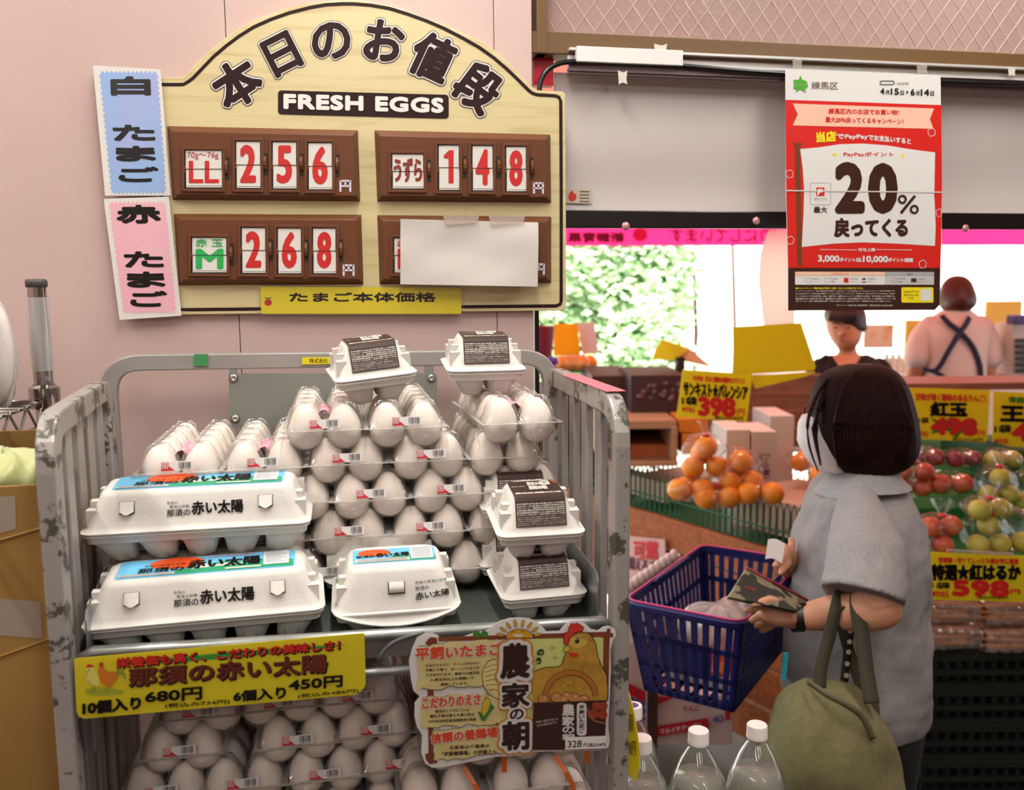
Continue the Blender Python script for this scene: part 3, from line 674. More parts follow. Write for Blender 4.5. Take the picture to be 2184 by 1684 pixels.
def label_mesh():
    mb = MB(); n = V3((0, -1, .22)).normalized(); up = V3((0, .22, 1)).normalized(); o = V3((.001, -.0052, TZ+.0035))
    def P(x, z, k=0): return o + V3((x*.86, 0, 0)) + up*(z*.9) + n*(.0003*k)
    mb.add([P(-.023, 0), P(.021, 0), P(.021, .0125), P(-.023, .0125)], [(0, 1, 2, 3)], m_lw)
    mb.add([P(-.0225, .0003, 1), P(-.004, .0003, 1), P(-.012, .0065, 1), P(-.0125, .0118, 1), P(-.0225, .0118, 1)], [(0, 1, 2, 3, 4)], m_lr)
    pts = [(-.021+x, z) for x, z in ((.0, .004), (.0, .0105), (.0075, .0105), (.0075, .004))]
    for a, b_ in zip(pts, pts[1:]+pts[:1]):
        dx, dz = b_[0]-a[0], b_[1]-a[1]; l = math.hypot(dx, dz); nx_, nz_ = -dz/l*.0005, dx/l*.0005
        mb.add([P(a[0]+nx_, a[1]+nz_, 2), P(b_[0]+nx_, b_[1]+nz_, 2), P(b_[0]-nx_, b_[1]-nz_, 2), P(a[0]-nx_, a[1]-nz_, 2)], [(0, 1, 2, 3)], m_lw)
    lettering(mb, 'ヨ', [P(-.0195, .009, 2), P(-.0155, .009, 2), P(-.0155, .0055, 2), P(-.0195, .0055, 2)], m_lw, .05)
    bars(mb, [P(.0015, .0112, 1), P(.0185, .0112, 1), P(.0185, .003, 1), P(.0015, .003, 1)], 11)
    lettering(mb, '4937 7729', [P(.003, .0028, 1), P(.017, .0028, 1), P(.017, .0008, 1), P(.003, .0008, 1)], m_lk)
    return mb.mesh('barcode_label')
LAB = label_mesh()
m_leaf = mat('pink_leaflet', 'e58aa8', .5, c2='f2c4d0', nscale=60)
def leaf_mesh():
    mb = MB(); rnd = random.Random(4)
    def fn(u, v): return (-.011+.022*u, .035+.075*v, TZ+.012+.009*math.sin(u*PI)+.002*math.sin(v*14+u*5))
    mb.grid(fn, 4, 10); return mb.mesh('leaflet', m_leaf, True)
LEAF = leaf_mesh()
m_otape = mat('orange_tape', 'd8682a', .4)
def otape_mesh():
    mb = MB(); w_ = .0065; W = 2*PX
    pr = [(W/2+.006, TZ-.012), (W/2+.0055, TZ+.002), (W/2-.012, TZ+.034), (W/2-.024, TZ+.0365)]
    for y in (-.006,):
        pts = [V3((x, y + (z-TZ)*.12, z)) for x, z in pr]
    vs = []
    for x, z in pr: vs += [(x, -.0055+(.010 if z > TZ+.03 else .0), z), (x-.002, -.0055+w_*1.3+(.012 if z > TZ+.03 else 0), z)]
    a = [V3((W/2+.001, -.0062, TZ-.028)), V3((W/2+.001, -.0062, TZ)), V3((W/2-.008, -.0058, TZ+.018)), V3((W/2-.020, .004, TZ+.0365))]
    vs = [];
    for p in a: vs += [tuple(p + V3((-w_/2, 0, 0))), tuple(p + V3((w_/2, 0, 0)))]
    mb.add(vs, [(0, 1, 3, 2), (2, 3, 5, 4), (4, 5, 7, 6)]); return mb.mesh('orange_tape', m_otape)
OT = otape_mesh()
def link(name, me, parent, loc=(0, 0, 0), rot=None):
    o = bpy.data.objects.new(name, me); COL.objects.link(o); o.parent = parent; o.location = loc
    if rot: o.rotation_euler = rot
    return o
rnd = random.Random(11)
def egg_pack(X, Y, zf, label, group, rz=0, tilt=0, lab=True, leaf=False, tape=False, ny=5):
    t = thing('egg_pack', label, 'egg pack', (X, Y, zf-TZ), rz, group); t.rotation_euler = (tilt, 0, rz)
    link('lid', LID, t); link('tray', TRAY, t); link('rim', RIM, t)
    for i in range(2):
        for j in range(5):
            link('egg', EGG, t, ((i-.5)*PX, (j+.5)*PY, TZ-.0005+rnd.uniform(-.001, .001)), (rnd.uniform(-.05, .05), rnd.uniform(-.05, .05), rnd.uniform(0, 6)))
    if lab: link('barcode_label', LAB, t)
    if leaf: link('leaflet', LEAF, t)
    if tape: link('orange_tape', OT, t)
    return t
ordn = ['first', 'second', 'third', 'fourth', 'fifth', 'sixth', 'seventh']
LV = {'A': (1.520, 905, 'top tier'), 'B': (1.475, 975, 'second tier from the top'), 'C': (1.428, 1060, 'third tier from the top'), 'D': (1.380, 1130, 'fourth tier from the top'), 'E': (1.328, 1185, 'bottom tier on the shelf')}
ROWS = [('A', [(691, 1, 1), (862, 1, 0)]), ('B', [(383, 1, 1), (562, 1, 1), (738, 1, 0), (913, 1, 0), (1072, 0, 0)]), ('C', [(334, 1, 0), (622, 1, 0), (788, 1, 0), (955, 1, 0), (1110, 0, 0)]),
        ('D', [(395, 0, 0), (570, 0, 0), (742, 1, 0), (912, 1, 0), (1070, 0, 0)]), ('E', [(340, 0, 0), (518, 0, 0), (690, 1, 0), (862, 0, 0), (1028, 0, 0)])]
for lv, items in ROWS:
    z, py, nm = LV[lv]
    for k, (px, lb, lf) in enumerate(items):
        X = atY(px, py, 1.165).x + .0012
        jj = rnd.uniform(-.012, .012)
        egg_pack(X, 1.141+rnd.uniform(-.004, .004), z, f'clear pack of ten white eggs, {nm}, {ordn[k]} from its left end', 'egg packs piled on the upper shelf', jj, 0, bool(lb), bool(lf))
xr = atY(1104, 895, 1.14)
egg_pack(xr.x, 1.110, 1.524, 'clear pack of ten white eggs on top at the right rail, under a small carton', 'egg packs piled on the upper shelf', .03, 0, False, True)
# lower compartment
LZ = 1.12
LROWS = [(1.030, 1700, [(300, 1), (480, 1), (664, 1), (842, 0)], 'lowest tier below the shelf'), (1.084, 1640, [(335, 1), (507, 1), (680, 1), (838, 1)], 'second-lowest tier below the shelf'),
         (1.134, 1550, [(373, 1), (622, 1), (786, 1)], 'third-lowest tier below the shelf'), (1.183, 1480, [(415, 1), (584, 1), (748, 1)], 'tier behind the yellow price card')]
for z, py, items, nm in LROWS:
    for k, (px, lb) in enumerate(items):
        X = atY(px+14, py, 1.105).x
        egg_pack(X, 1.085+rnd.uniform(-.004, .004), z, f'clear egg pack, {nm}, {ordn[k]} from the left', 'egg packs in the lower compartment', rnd.uniform(-.02, .02), 0, bool(lb))
RR = [(1.028, [(1010, 1), (1195, 1)], 1.015), (1.078, [(935, 0), (1130, 1)], 1.02), (1.128, [(985, 0), (1160, 1)], 1.03)]
for q, (z, items, Y0) in enumerate(RR):
    for k, (px, tp__) in enumerate(items):
        X = atY(px, 1620, Y0+.02).x
        egg_pack(X, Y0, z, f'orange-taped egg pack under the hen sign, {["lowest", "middle", "upper"][q]} tier, {ordn[k]} from its left end', 'orange-taped egg packs behind the hen sign', rnd.uniform(-.02, .02), 0, False, False, True)
# ================================================================ moulded pulp cartons
m_pulp = mat('white_pulp', 'd8d3cc', .8, c2='dedad3', nscale=40, bump=.12, bscale=260)
m_dark = mat('slot_black', '120c0a', .6)
m_sky = mat('label_sky', '6fbfe6', .45); m_org = mat('label_orange', 'e8581f', .45); m_gr = mat('label_green', '2b9a6a', .45)
m_ink = mat('ink_black', '15130f'); m_pr = mat('label_fine_red', 'cf4a3a', .5); m_gp = mat('label_paper', 'd8dcdd', .5)
m_cb = mat('label_brown', '3a241d', .45); m_cw = mat('label_cream', 'dcd6cc', .5)
CARTONS = {}
def carton_meshes(nx, ny, W, D, HB, HL, bow=0.0):
    """W x D rim size, HB base height, HL lid height; origin at the bottom centre"""
    res = 12 if nx > 3 else 16; mb = MB(); nu, nv = nx*res, ny*res; zr = HB
    def depth(u, v):
        a = (u*nx) % 1*2-1 if u < 1 else 1; b_ = (v*ny) % 1*2-1 if v < 1 else 1
        if u <= 0: a = -1
        if v <= 0: b_ = -1
        # outer sides stay closed further down than the gaps between cups
        r = (abs(a)**3.2+abs(b_)**3.2)**(1/3.2); t = max(0, min(1, (1.03-r)/.36)); s = t*t*(3-2*t)
        cen = .30 if (0 < u < 1 and 0 < v < 1) else 0
        return max(cen, s)
    vs = []
    for i in range(nu+1):
        for j in range(nv+1):
            u, v = i/nu, j/nv; d = depth(u, v)
            e_ = .0045; tp = .013*d
            x = (u-.5)*(W-2*e_); y = (v-.5)*(D-2*e_); x *= 1-2*tp/W; y *= 1-2*tp/D
            vs.append((x, y, zr-.004-(HB-.004)*d))
    mb.add(vs, [(i*(nv+1)+j, i*(nv+1)+j+1, (i+1)*(nv+1)+j+1, (i+1)*(nv+1)+j) for i in range(nu) for j in range(nv)])
    def ring(inx, z, r, n=6, bw=0):
        out = []; hw, hd = W/2-inx, D/2-inx
        cs = ((hw-r, hd-r, 0), (-hw+r, hd-r, 90), (-hw+r, -hd+r, 180), (hw-r, -hd+r, 270))
        for q, (cx, cy, a) in enumerate(cs):
            for k in range(n+1):
                t = math.radians(a+90*k/n); out.append([cx+r*math.cos(t), cy+r*math.sin(t), z])
            nxt = cs[(q+1) % 4]; m_ = 8
            e0 = out[-1]; t = math.radians(nxt[2]); e1 = [nxt[0]+r*math.cos(t), nxt[1]+r*math.sin(t), z]
            for k in range(1, m_): out.append([e0[0]+(e1[0]-e0[0])*k/m_, e0[1]+(e1[1]-e0[1])*k/m_, z])
        if bw:
            for p in out:
                if p[1] < -hd+.004: p[2] -= bw*(1-(p[0]/hw)**2); p[1] -= bw*.25*(1-(p[0]/hw)**2)
        return [tuple(p) for p in out]
    def loft(rs, capm=True):
        m2 = MB(); k = len(rs[0]); vs = [p for r in rs for p in r]
        fs = [(i*k+j, i*k+(j+1) % k, (i+1)*k+(j+1) % k, (i+1)*k+j) for i in range(len(rs)-1) for j in range(k)]
        if capm: fs.append(tuple((len(rs)-1)*k+j for j in range(k)))
        m2.add(vs, fs); return m2
    base = mb
    rim = loft([ring(.0045, zr-.012, .009), ring(.003, zr-.005, .010), ring(0, zr-.003, .012), ring(0, zr-.001, .012), ring(.003, zr, .010)], False)
    base.add(rim.v, rim.f)
    lid = loft([ring(.004, zr, .010, bw=bow), ring(-.001, zr+.0002, .013, bw=bow), ring(-.0015, zr+.002, .013, bw=bow), ring(.0035, zr+.0035, .011, bw=bow*.9), ring(.006, zr+.007, .010, bw=bow*.7),
                ring(.012, zr+HL*.5, .013, bw=bow*.2), ring(.018, zr+HL*.86, .015), ring(.0205, zr+HL*.95, .016), ring(.026, zr+HL, .016)])
    # stacking lugs at the short ends
    for sx in (-1, 1):
        for sy in (-1, 1):
            lid.box((sx*(W/2-.011), sy*(D/2-.022), zr+HL*.32), (.012, .014, HL*.5)); lid.box((sx*(W/2-.014), sy*(D/2-.030), zr+HL*.5), (.012, .010, HL*.5))
    return base.mesh('base', m_pulp, 50), lid.mesh('lid', m_pulp, 45)
def face_fn(W, D, HB, HL):
    """front face of the lid and its top: returns F(x,s,k) and T(x,y,k)"""
    p0 = V3((0, -D/2+.006, HB+.007)); p1 = V3((0, -D/2+.018, HB+HL*.86)); d = (p1-p0); n = V3((0, -d.z, d.y)).normalized()
    n = V3((0, -abs(n.y), abs(n.z)))
    def F_(x, s, k=0): return p0 + d*s + V3((x, 0, 0)) + n*(.0012+.0003*k)
    def T_(x, y, k=0): return V3((x, y, HB+HL+.0004+.0003*k))
    return F_, T_
def fq(F_, x0, x1, s0, s1, k): return [F_(x0, s1, k), F_(x1, s1, k), F_(x1, s0, k), F_(x0, s0, k)]
def fp(mb, F_, pts, k, m): mb.add([F_(x, s, k) for x, s in pts], [tuple(range(len(pts)))], m)
def big_carton():
    W, D, HB, HL = .258, .108, .040, .045
    b_, l_ = carton_meshes(5, 2, W, D, HB, HL); F_, T_ = face_fn(W, D, HB, HL)
    pr = MB()
    lettering(pr, '赤い太陽', fq(F_, -.006, .052, .30, .74, 0), m_ink, .035)
    lettering(pr, '那須の', fq(F_, -.034, -.008, .27, .50, 0), m_ink, .02)
    lettering(pr, '色味の', fq(F_, -.034, -.022, .68, .79, 0), m_ink); lettering(pr, '香逸な卵黄', fq(F_, -.031, -.009, .54, .65, 0), m_ink)
    tl = MB(); x0, x1, y0, y1 = -.098, .098, -.026, .026
    fp(tl, T_, [((a)/1000, (c)/1000) for a, c in rrect(x0*1000, y0*1000, x1*1000, y1*1000, 5)], 0, m_sky)
    fp(tl, T_, [(-.055, -.023), (-.028, -.010), (-.002, .001), (.018, .004), (.040, .001), (.060, .004), (.096, -.004), (.096, -.023)], 1, m_gr)
    fp(tl, T_, [(-.002, .001), (.006, -.004), (.018, -.001), (.030, -.005), (.044, -.001), (.036, -.008), (.010, -.009), (-.020, -.012)], 2, m_cw)
    fp(tl, T_, circ(-.035, .010, .030, 22, .017), 2, m_org)
    lettering(tl, '赤い太陽', [T_(-.022, .014, 3), T_(.058, .014, 3), T_(.058, -.011, 3), T_(-.022, -.011, 3)], m_ink, .04)
    lettering(tl, '那須の', [T_(-.075, -.001, 3), T_(-.026, -.001, 3), T_(-.026, -.014, 3), T_(-.075, -.014, 3)], m_ink, .03)
    lettering(tl, '色味の香逸な卵黄', [T_(-.07, .008, 3), T_(-.025, .008, 3), T_(-.025, .002, 3), T_(-.07, .002, 3)], m_ink)
    lettering(tl, 'こだわりの鶏卵素子', [T_(-.008, .024, 3), T_(.052, .024, 3), T_(.052, .018, 3), T_(-.008, .018, 3)], m_pr)
    fp(tl, T_, [(.062, -.016), (.091, -.016), (.091, .023), (.062, .023)], 3, m_gp)
    for k in range(8): fp(tl, T_, [(.064, .020-.0042*k), (.089 if k % 3 else .082, .020-.0042*k), (.089 if k % 3 else .082, .0192-.0042*k), (.064, .0192-.0042*k)], 4, mat('fine_print_grey', '55585a', .6))
    fp(tl, T_, [(-.094, -.0225), (-.035, -.0225), (-.035, -.0165), (-.094, -.0165)], 3, m_cw)
    fp(tl, T_, [(.020, -.0205), (.060, -.0205), (.060, -.0165), (.020, -.0165)], 3, m_cw)
    for k in range(2): fp(tl, T_, [(-.092, -.0178-.0024*k), (-.037, -.0178-.0024*k), (-.037, -.0184-.0024*k), (-.092, -.0184-.0024*k)], 4, mat('fine_print_grey', '55585a'))
    lts = []
    for cx in (-.078, .078):
        lt = MB(); ls = MB(); lts += [('latch', lt), ('latch_slot', ls)]
        fp(ls, F_, [(cx-.0085, .86), (cx+.0085, .86), (cx+.0085, .44), (cx+.003, .39), (cx-.003, .39), (cx-.0085, .44)], -2, m_dark)
        def lf(u, v, cx=cx): q = F_(cx-.0078+.0156*u, .85-.38*v, 0); return q + V3((0, -.0035*math.sin(PI*u)*v - .002*v, 0)) + V3((0, 0, -.003*math.cos(PI*(u-.5))*v*0 + .0025*math.cos(2*PI*(u-.5))*v*-.5))
        lt.grid(lf, 8, 4, m_pulp)
    return b_, l_, [('top_label', tl.mesh('top_label')), ('lettering', pr.mesh('lettering'))] + [(n_, q.mesh(n_, None, n_ == 'latch')) for n_, q in lts]
def mid_carton():
    W, D, HB, HL = .150, .112, .034, .048
    b_, l_ = carton_meshes(3, 2, W, D, HB, HL, bow=.017); F_, T_ = face_fn(W, D, HB, HL)
    F0 = F_
    def F_(x, s, k=0):
        q = F0(x, s, k); g = (1-(x/(W/2))**2); q.z -= .009*g*(1-s); q.y -= .0045*g*(1-s); return q
    pr = MB()
    lettering(pr, '赤い太陽', fq(F_, .022, .062, .25, .44, 0), m_ink, .03); lettering(pr, '那須の', fq(F_, .022, .038, .50, .60, 0), m_ink, .01)
    lettering(pr, '色味の香逸な卵黄', fq(F_, .022, .060, .66, .75, 0), m_ink)
    tl = MB(); fp(tl, T_, [(a/1000, c/1000) for a, c in rrect(-50, -22, 50, 22, 4)], 0, m_sky)
    fp(tl, T_, [(-.047, -.020), (.049, -.020), (.049, -.008), (.0, -.005)], 1, m_gr)
    fp(tl, T_, circ(-.024, .009, .020, 18, .011), 2, m_org)
    lettering(tl, '赤い太陽', [T_(-.022, .006, 3), T_(.018, .006, 3), T_(.018, -.006, 3), T_(-.022, -.006, 3)], m_ink, .04)
    lettering(tl, '那須の', [T_(-.046, .001, 3), T_(-.024, .001, 3), T_(-.024, -.006, 3), T_(-.046, -.006, 3)], m_ink, .03)
    fp(tl, T_, [(.020, -.016), (.047, -.016), (.047, .020), (.020, .020)], 2, m_gp)
    fp(tl, T_, [(-.047, -.0195), (.018, -.0195), (.018, -.010), (-.047, -.010)], 2, m_cw)
    g_ = mat('fine_print_grey', '55585a')
    for k in range(8): fp(tl, T_, [(.022, .018-.0042*k), (.045, .018-.0042*k), (.045, .0172-.0042*k), (.022, .0172-.0042*k)], 3, g_)
    for k in range(3): fp(tl, T_, [(-.045, -.0118-.0028*k), (.016, -.0118-.0028*k), (.016, -.0125-.0028*k), (-.045, -.0125-.0028*k)], 3, g_)
    lt = MB(); ls = MB()
    fp(ls, F_, circ(0, .80, .010, 8, .10, 0, 180) + [(-.010, .46), (.010, .46)], -1, m_dark)
    lt.grid(lambda u, v: F_(-.0088+.0176*u, .78-.27*v, 0) + V3((0, -.003*math.sin(PI*v)-.0015, 0)), 6, 4, m_pulp)
    return b_, l_, [('top_label', tl.mesh('top_label')), ('lettering', pr.mesh('lettering')), ('latch_slot', ls.mesh('latch_slot')), ('latch', lt.mesh('latch', None, True))]
def small_carton():
    W, D, HB, HL = .106, .104, .036, .044
    b_, l_ = carton_meshes(2, 2, W, D, HB, HL); F_, T_ = face_fn(W, D, HB, HL)
    lb = MB(); x0, x1 = -.031, .031
    fp(lb, T_, [(x0, -D/2+.026), (x1, -D/2+.026), (x1, .022), (x0, .022)], 0, m_cb)
    fp(lb, T_, [(x0+.003, -.024), (x1-.003, -.024), (x1-.003, -.0195), (x0+.003, -.0195)], 1, m_cw)
    lettering(lb, '26. 06. 18', [T_(-.022, -.0202, 2), T_(-.004, -.0202, 2), T_(-.004, -.0232, 2), T_(-.022, -.0232, 2)], m_ink)
    bars(lb, [T_(.008, -.0200, 2), T_(.026, -.0200, 2), T_(.026, -.0235, 2), T_(.008, -.0235, 2)], 12, 5, m_lk)
    lettering(lb, '農家の朝', [T_(-.006, .014, 2), T_(.008, .014, 2), T_(.008, -.014, 2), T_(-.006, -.014, 2)] if 0 else [T_(-.008, .016, 2), T_(.012, .016, 2), T_(.012, .004, 2), T_(-.008, .004, 2)], m_cw, .03)
    lettering(lb, '農家の朝', [T_(-.008, .002, 2), T_(.014, .002, 2), T_(.014, -.011, 2), T_(-.008, -.011, 2)], m_cw, .05)
    fp(lb, T_, [(a/1000, c/1000) for a, c in rrect(10, 4, 21, 19, 3)], 2, m_cw)
    lettering(lb, '平飼い', [T_(.012, .016, 3), T_(.019, .016, 3), T_(.019, .008, 3), T_(.012, .008, 3)], m_cb)
    fp(lb, T_, [(.022, .021), (.0305, .021), (.0305, .009), (.026, .010)], 1, mat('label_basket', '8a4a28', .5))
    lettering(lb, '平飼い環境で育った元気な鶏の卵です', [T_(-.029, .002, 2), T_(-.010, .004, 2), T_(-.010, .001, 2), T_(-.029, -.001, 2)], m_cw)
    # panel of small print folded over the front
    fp(lb, T_, [(x0, -D/2+.026), (x1, -D/2+.026), (x1, -.026), (x0, -.026)], 0, m_cb)
    mid = [F_(x0, 1.0, 0), F_(x1, 1.0, 0)]
    e0, e1 = T_(x0, -D/2+.026, 0), T_(x1, -D/2+.026, 0)
    nn = V3((0, -.7, .7)); g0, g1 = V3((x0, -D/2+.0205, HB+HL*.95))+nn*.0014, V3((x1, -D/2+.0205, HB+HL*.95))+nn*.0014; h0, h1 = V3((x0, -D/2+.0180, HB+HL*.86))+nn*.0014, V3((x1, -D/2+.0180, HB+HL*.86))+nn*.0014
    lb.add([e0, e1, g1, g0], [(0, 1, 2, 3)], m_cb); lb.add([g0, g1, h1, h0], [(0, 1, 2, 3)], m_cb); lb.add([h0, h1, F_(x1, .985, 0), F_(x0, .985, 0)], [(0, 1, 2, 3)], m_cb)
    fp(lb, F_, [(x0, .985), (x1, .985), (x1, .10), (x0, .10)], 0, m_cb)
    rows = ['名称/鶏卵(生食)●内容量/4個入り●選別', '52g(MS)～76g未満(LL)●選別包装者/(有)', 'サカイフーズ　福島県石川郡浅川町山白石軽米', '39●卵重計量責任者/酒井宏典●販売者/(株)丸金', '東京都練馬区高野台1-12-18●お問い合わせ/', '0120-44-1105(土日・祝日を除く9:00～17:00)']
    for k, r_ in enumerate(rows): s1 = .955-.078*k; lettering(lb, r_, fq(F_, x0+.0015, x1-.0015, s1-.060, s1, 2), m_cw, .04)
    rows = ['保存方法:お買上げ後は冷蔵庫(10℃以下)で保存してください', '使用方法:生食の場合は賞味期限内に使用し期限経過後はつくだ', 'け早めに充分加熱調理してお召し上がりください', '※白身に粘のような物が入っていることがありますが卵白質', '(卵)特有の性質ですのでお召し上がりに差し支えありません']
    for k, r_ in enumerate(rows): s1 = .475-.072*k; lettering(lb, r_, fq(F_, x0+.0015, x1-.0015, s1-.048, s1, 2), m_cw, 0)
    return b_, l_, [('wrap_label', lb.mesh('wrap_label'))]
def make_carton(kind, fn, name, label, group=None):
    if kind not in CARTONS: CARTONS[kind] = fn()
    b_, l_, ex = CARTONS[kind]; t = thing(name, label, 'egg carton', (0, 0, 0), 0, group)
    link('base', b_, t); lid = link('lid', l_, t)
    for nm, me in ex: link(nm, me, lid)
    return t
def put(t, loc, rz=0, tx=0, ty=0):
    t.location = loc; t.rotation_euler = (tx, ty, rz); return t
g10, g6, g4 = 'ten-egg pulp cartons with blue top labels', 'six-egg pulp cartons with blue top labels', 'four-egg pulp cartons with brown labels'
def xb(px, py, Y): return atY(px, py, Y).x
n10 = 'long_egg_carton'
put(make_carton('10', big_carton, n10, 'long white ten-egg carton resting in front, nearest the yellow price card', g10), (xb(442, 1300, 1.03), 1.062, ZS+.005), .035, .085)
put(make_carton('10', big_carton, n10, 'long white ten-egg carton lying on top of another behind the front one', g10), (xb(430, 1130, 1.10), 1.128, ZS+.092), -.012, .09)
put(make_carton('10', big_carton, n10, 'long white ten-egg carton hidden under the upper long carton', g10), (xb(436, 1130, 1.10), 1.168-.002, ZS), .0)
n6 = 'half_egg_carton'
put(make_carton('6', mid_carton, n6, 'shorter white six-egg carton with bowed front flap at the shelf front', g6), (xb(846, 1260, 1.04), 1.075, ZS), -.02, .085)
put(make_carton('6', mid_carton, n6, 'shorter white six-egg carton directly behind the bowed front one', g6), (xb(815, 1160, 1.12), 1.190, ZS+.004), -.01, .09)
n4 = 'small_egg_carton'
g = make_carton('4', small_carton, n4, 'small carton with brown label perched tilted on the left top egg packs', g4)
X = atY(800, 870, 1.17); put(g, (X.x, 1.215, 1.5515), .13, .10, -.09)
g = make_carton('4', small_carton, n4, 'small carton with brown label perched on the top egg pack by the right rail', g4)
X = atY(1045, 850, 1.19); put(g, (X.x-.004, 1.230, 1.5545), -.02, .10, .0)
g = make_carton('4', small_carton, n4, 'small carton with brown label, upper one at the front of the right stack', g4)
X = atY(1150, 1180, 1.03); put(g, (X.x, 1.062, ZS+.0815), -.02, .12)
g = make_carton('4', small_carton, n4, 'small carton with brown label, lower one at the front right by the hen sign', g4)
X = atY(1155, 1290, 1.03); put(g, (X.x, 1.066, ZS), .03, .07)
g = make_carton('4', small_carton, n4, 'small carton with brown label, upper one at the back of the right stack', g4)
X = atY(1110, 1100, 1.14); put(g, (X.x, 1.180, ZS+.083), .0, .10)
g = make_carton('4', small_carton, n4, 'small carton with brown label, lower one at the back of the right stack', g4)
X = atY(1108, 1200, 1.14); put(g, (X.x, 1.180, ZS), -.015)
# ================================================================ yellow price card on the trolley front
YC = Plane((0, .954, 1), (0, -1, 0))
def zc(x, y): return (100+x/2.874, 1320+y/2.874)
pc = At('price_card', 'big yellow price card with two hens on the trolley front below the long cartons', 'price card', YC.at(470, 1510))
cor = [(158, 1404), (777, 1349), (780, 1455), (777, 1466), (760, 1481), (180, 1532), (168, 1528), (163, 1515)]
def c3(pts, pl, off=0): return [pl.at(x, y, off) for x, y in pts]
def zq(*p, off=.0003, z=zc, pl=YC): return [pl.at(*z(*q), off) for q in p]
pc.part(MB().slab(c3(cor, YC), YC.n, .0006), 'card', m_yel)
pc.part(MB().slab(c3([(153, 1400), (783, 1344), (787, 1470), (765, 1488), (178, 1537), (160, 1530)], YC, .0032), YC.n, .0002), 'laminate', film('laminate', 'ffffff', 1.2, .1, 0))
m_cg = mat('card_green', '2f9a3a', .45); m_cr = mat('card_red', 'd62818', .45); m_cbr = mat('card_brown', '6a2414', .45)
mb = MB(); e = [(400, 278), (700, 240), (1100, 205), (1500, 170), (1845, 155), (1700, 180), (1450, 205), (1100, 240), (700, 272)]
mb.add([YC.at(*zc(*q), .0003) for q in e], [tuple(range(9))], m_cg); pc.part(mb, 'green_stroke')
mb = MB(); H_ = '栄養価も高く、こだわりの美味しさ！'
lettering(mb, H_, zq((432, 245), (1800, 135), (1800, 190), (432, 305), off=.0006), m_ink, .075)
lettering(mb, H_, zq((425, 238), (1793, 128), (1793, 183), (425, 298), off=.0010), m_cr, .05)
lettering(mb, '那須の赤い太陽', zq((512, 312), (1722, 220), (1722, 330), (512, 418), off=.0012), m_ink, .055)
lettering(mb, '那須の赤い太陽', zq((505, 305), (1715, 213), (1715, 323), (505, 411), off=.0016), m_cbr, .045)
for s_, q, o_ in (('10個入り', ((222, 510), (572, 475), (572, 548), (222, 585)), .07), ('680円', ((605, 445), (948, 415), (948, 490), (605, 512)), .06), ('(税込み734円)', ((725, 518), (1120, 490), (1120, 520), (725, 548)), .03),
                  ('6個入り', ((1146, 445), (1462, 412), (1462, 485), (1146, 503)), .07), ('450円', ((1485, 372), (1810, 345), (1810, 412), (1485, 438)), .06), ('(税込み486円)', ((1538, 460), (1910, 424), (1910, 452), (1538, 486)), .03)):
    lettering(mb, s_, zq(*q, off=.0020), m_ink, o_)
pc.part(mb, 'lettering')
mb = MB()
def zpoly(mb, pts, off, m, z=zc, pl=YC): mb.add([pl.at(*z(*q), off) for q in pts], [tuple(range(len(pts)))], m)
def zrib(mb, pts, w_, off, m, z=zc, pl=YC): pribbon(mb, pl, [z(*q) for q in pts], w_, off, m)
m_grass = mat('card_grass', 'a9b52a', .5)
zpoly(mb, [(230, 430), (300, 418), (400, 422), (470, 438), (470, 458), (380, 466), (300, 468), (240, 458)], .0003, m_grass)
zpoly(mb, [(248, 300), (270, 283), (292, 296), (300, 330), (320, 345), (328, 380), (312, 412), (282, 414), (252, 392), (240, 350)], .0004, mat('card_pale', 'e8df70', .5))
zrib(mb, [(262, 300), (248, 330), (240, 345)], .8, .0006, m_ink); zrib(mb, [(255, 375), (270, 400), (300, 412)], .8, .0006, m_ink)
zpoly(mb, [(240, 290), (252, 276), (270, 277), (285, 284), (288, 296), (270, 292), (250, 298)], .0006, m_cr)
m_ho = mat('card_hen_orange', 'd9801e', .5)
zpoly(mb, [(322, 285), (330, 266), (345, 268), (352, 300), (370, 318), (420, 322), (445, 335), (430, 370), (410, 390), (400, 415), (378, 420), (350, 405), (325, 380), (315, 340), (315, 310)], .0007, m_ho)
zpoly(mb, [(318, 285), (322, 268), (335, 260), (348, 270), (345, 290), (330, 292)], .0009, mat('card_hen_red', 'c2451c', .5))
for k, (x, y) in enumerate(((450, 300), (462, 310), (472, 322), (478, 340), (476, 360))): zrib(mb, [(420, 325+k*5), (440, 305+k*8), (x, y), (x+6, y+25)], 1.8, .0008+k*5e-5, mat('card_tail_green', '3f6a4a', .5) if k % 2 else m_grass)
for x in (280, 300, 365, 385): zrib(mb, [(x, 410), (x-8, 440), (x-18, 446)], 1.1, .0009, mat('card_leg', '8a5a2a', .5))
pc.part(mb, 'hen_picture')
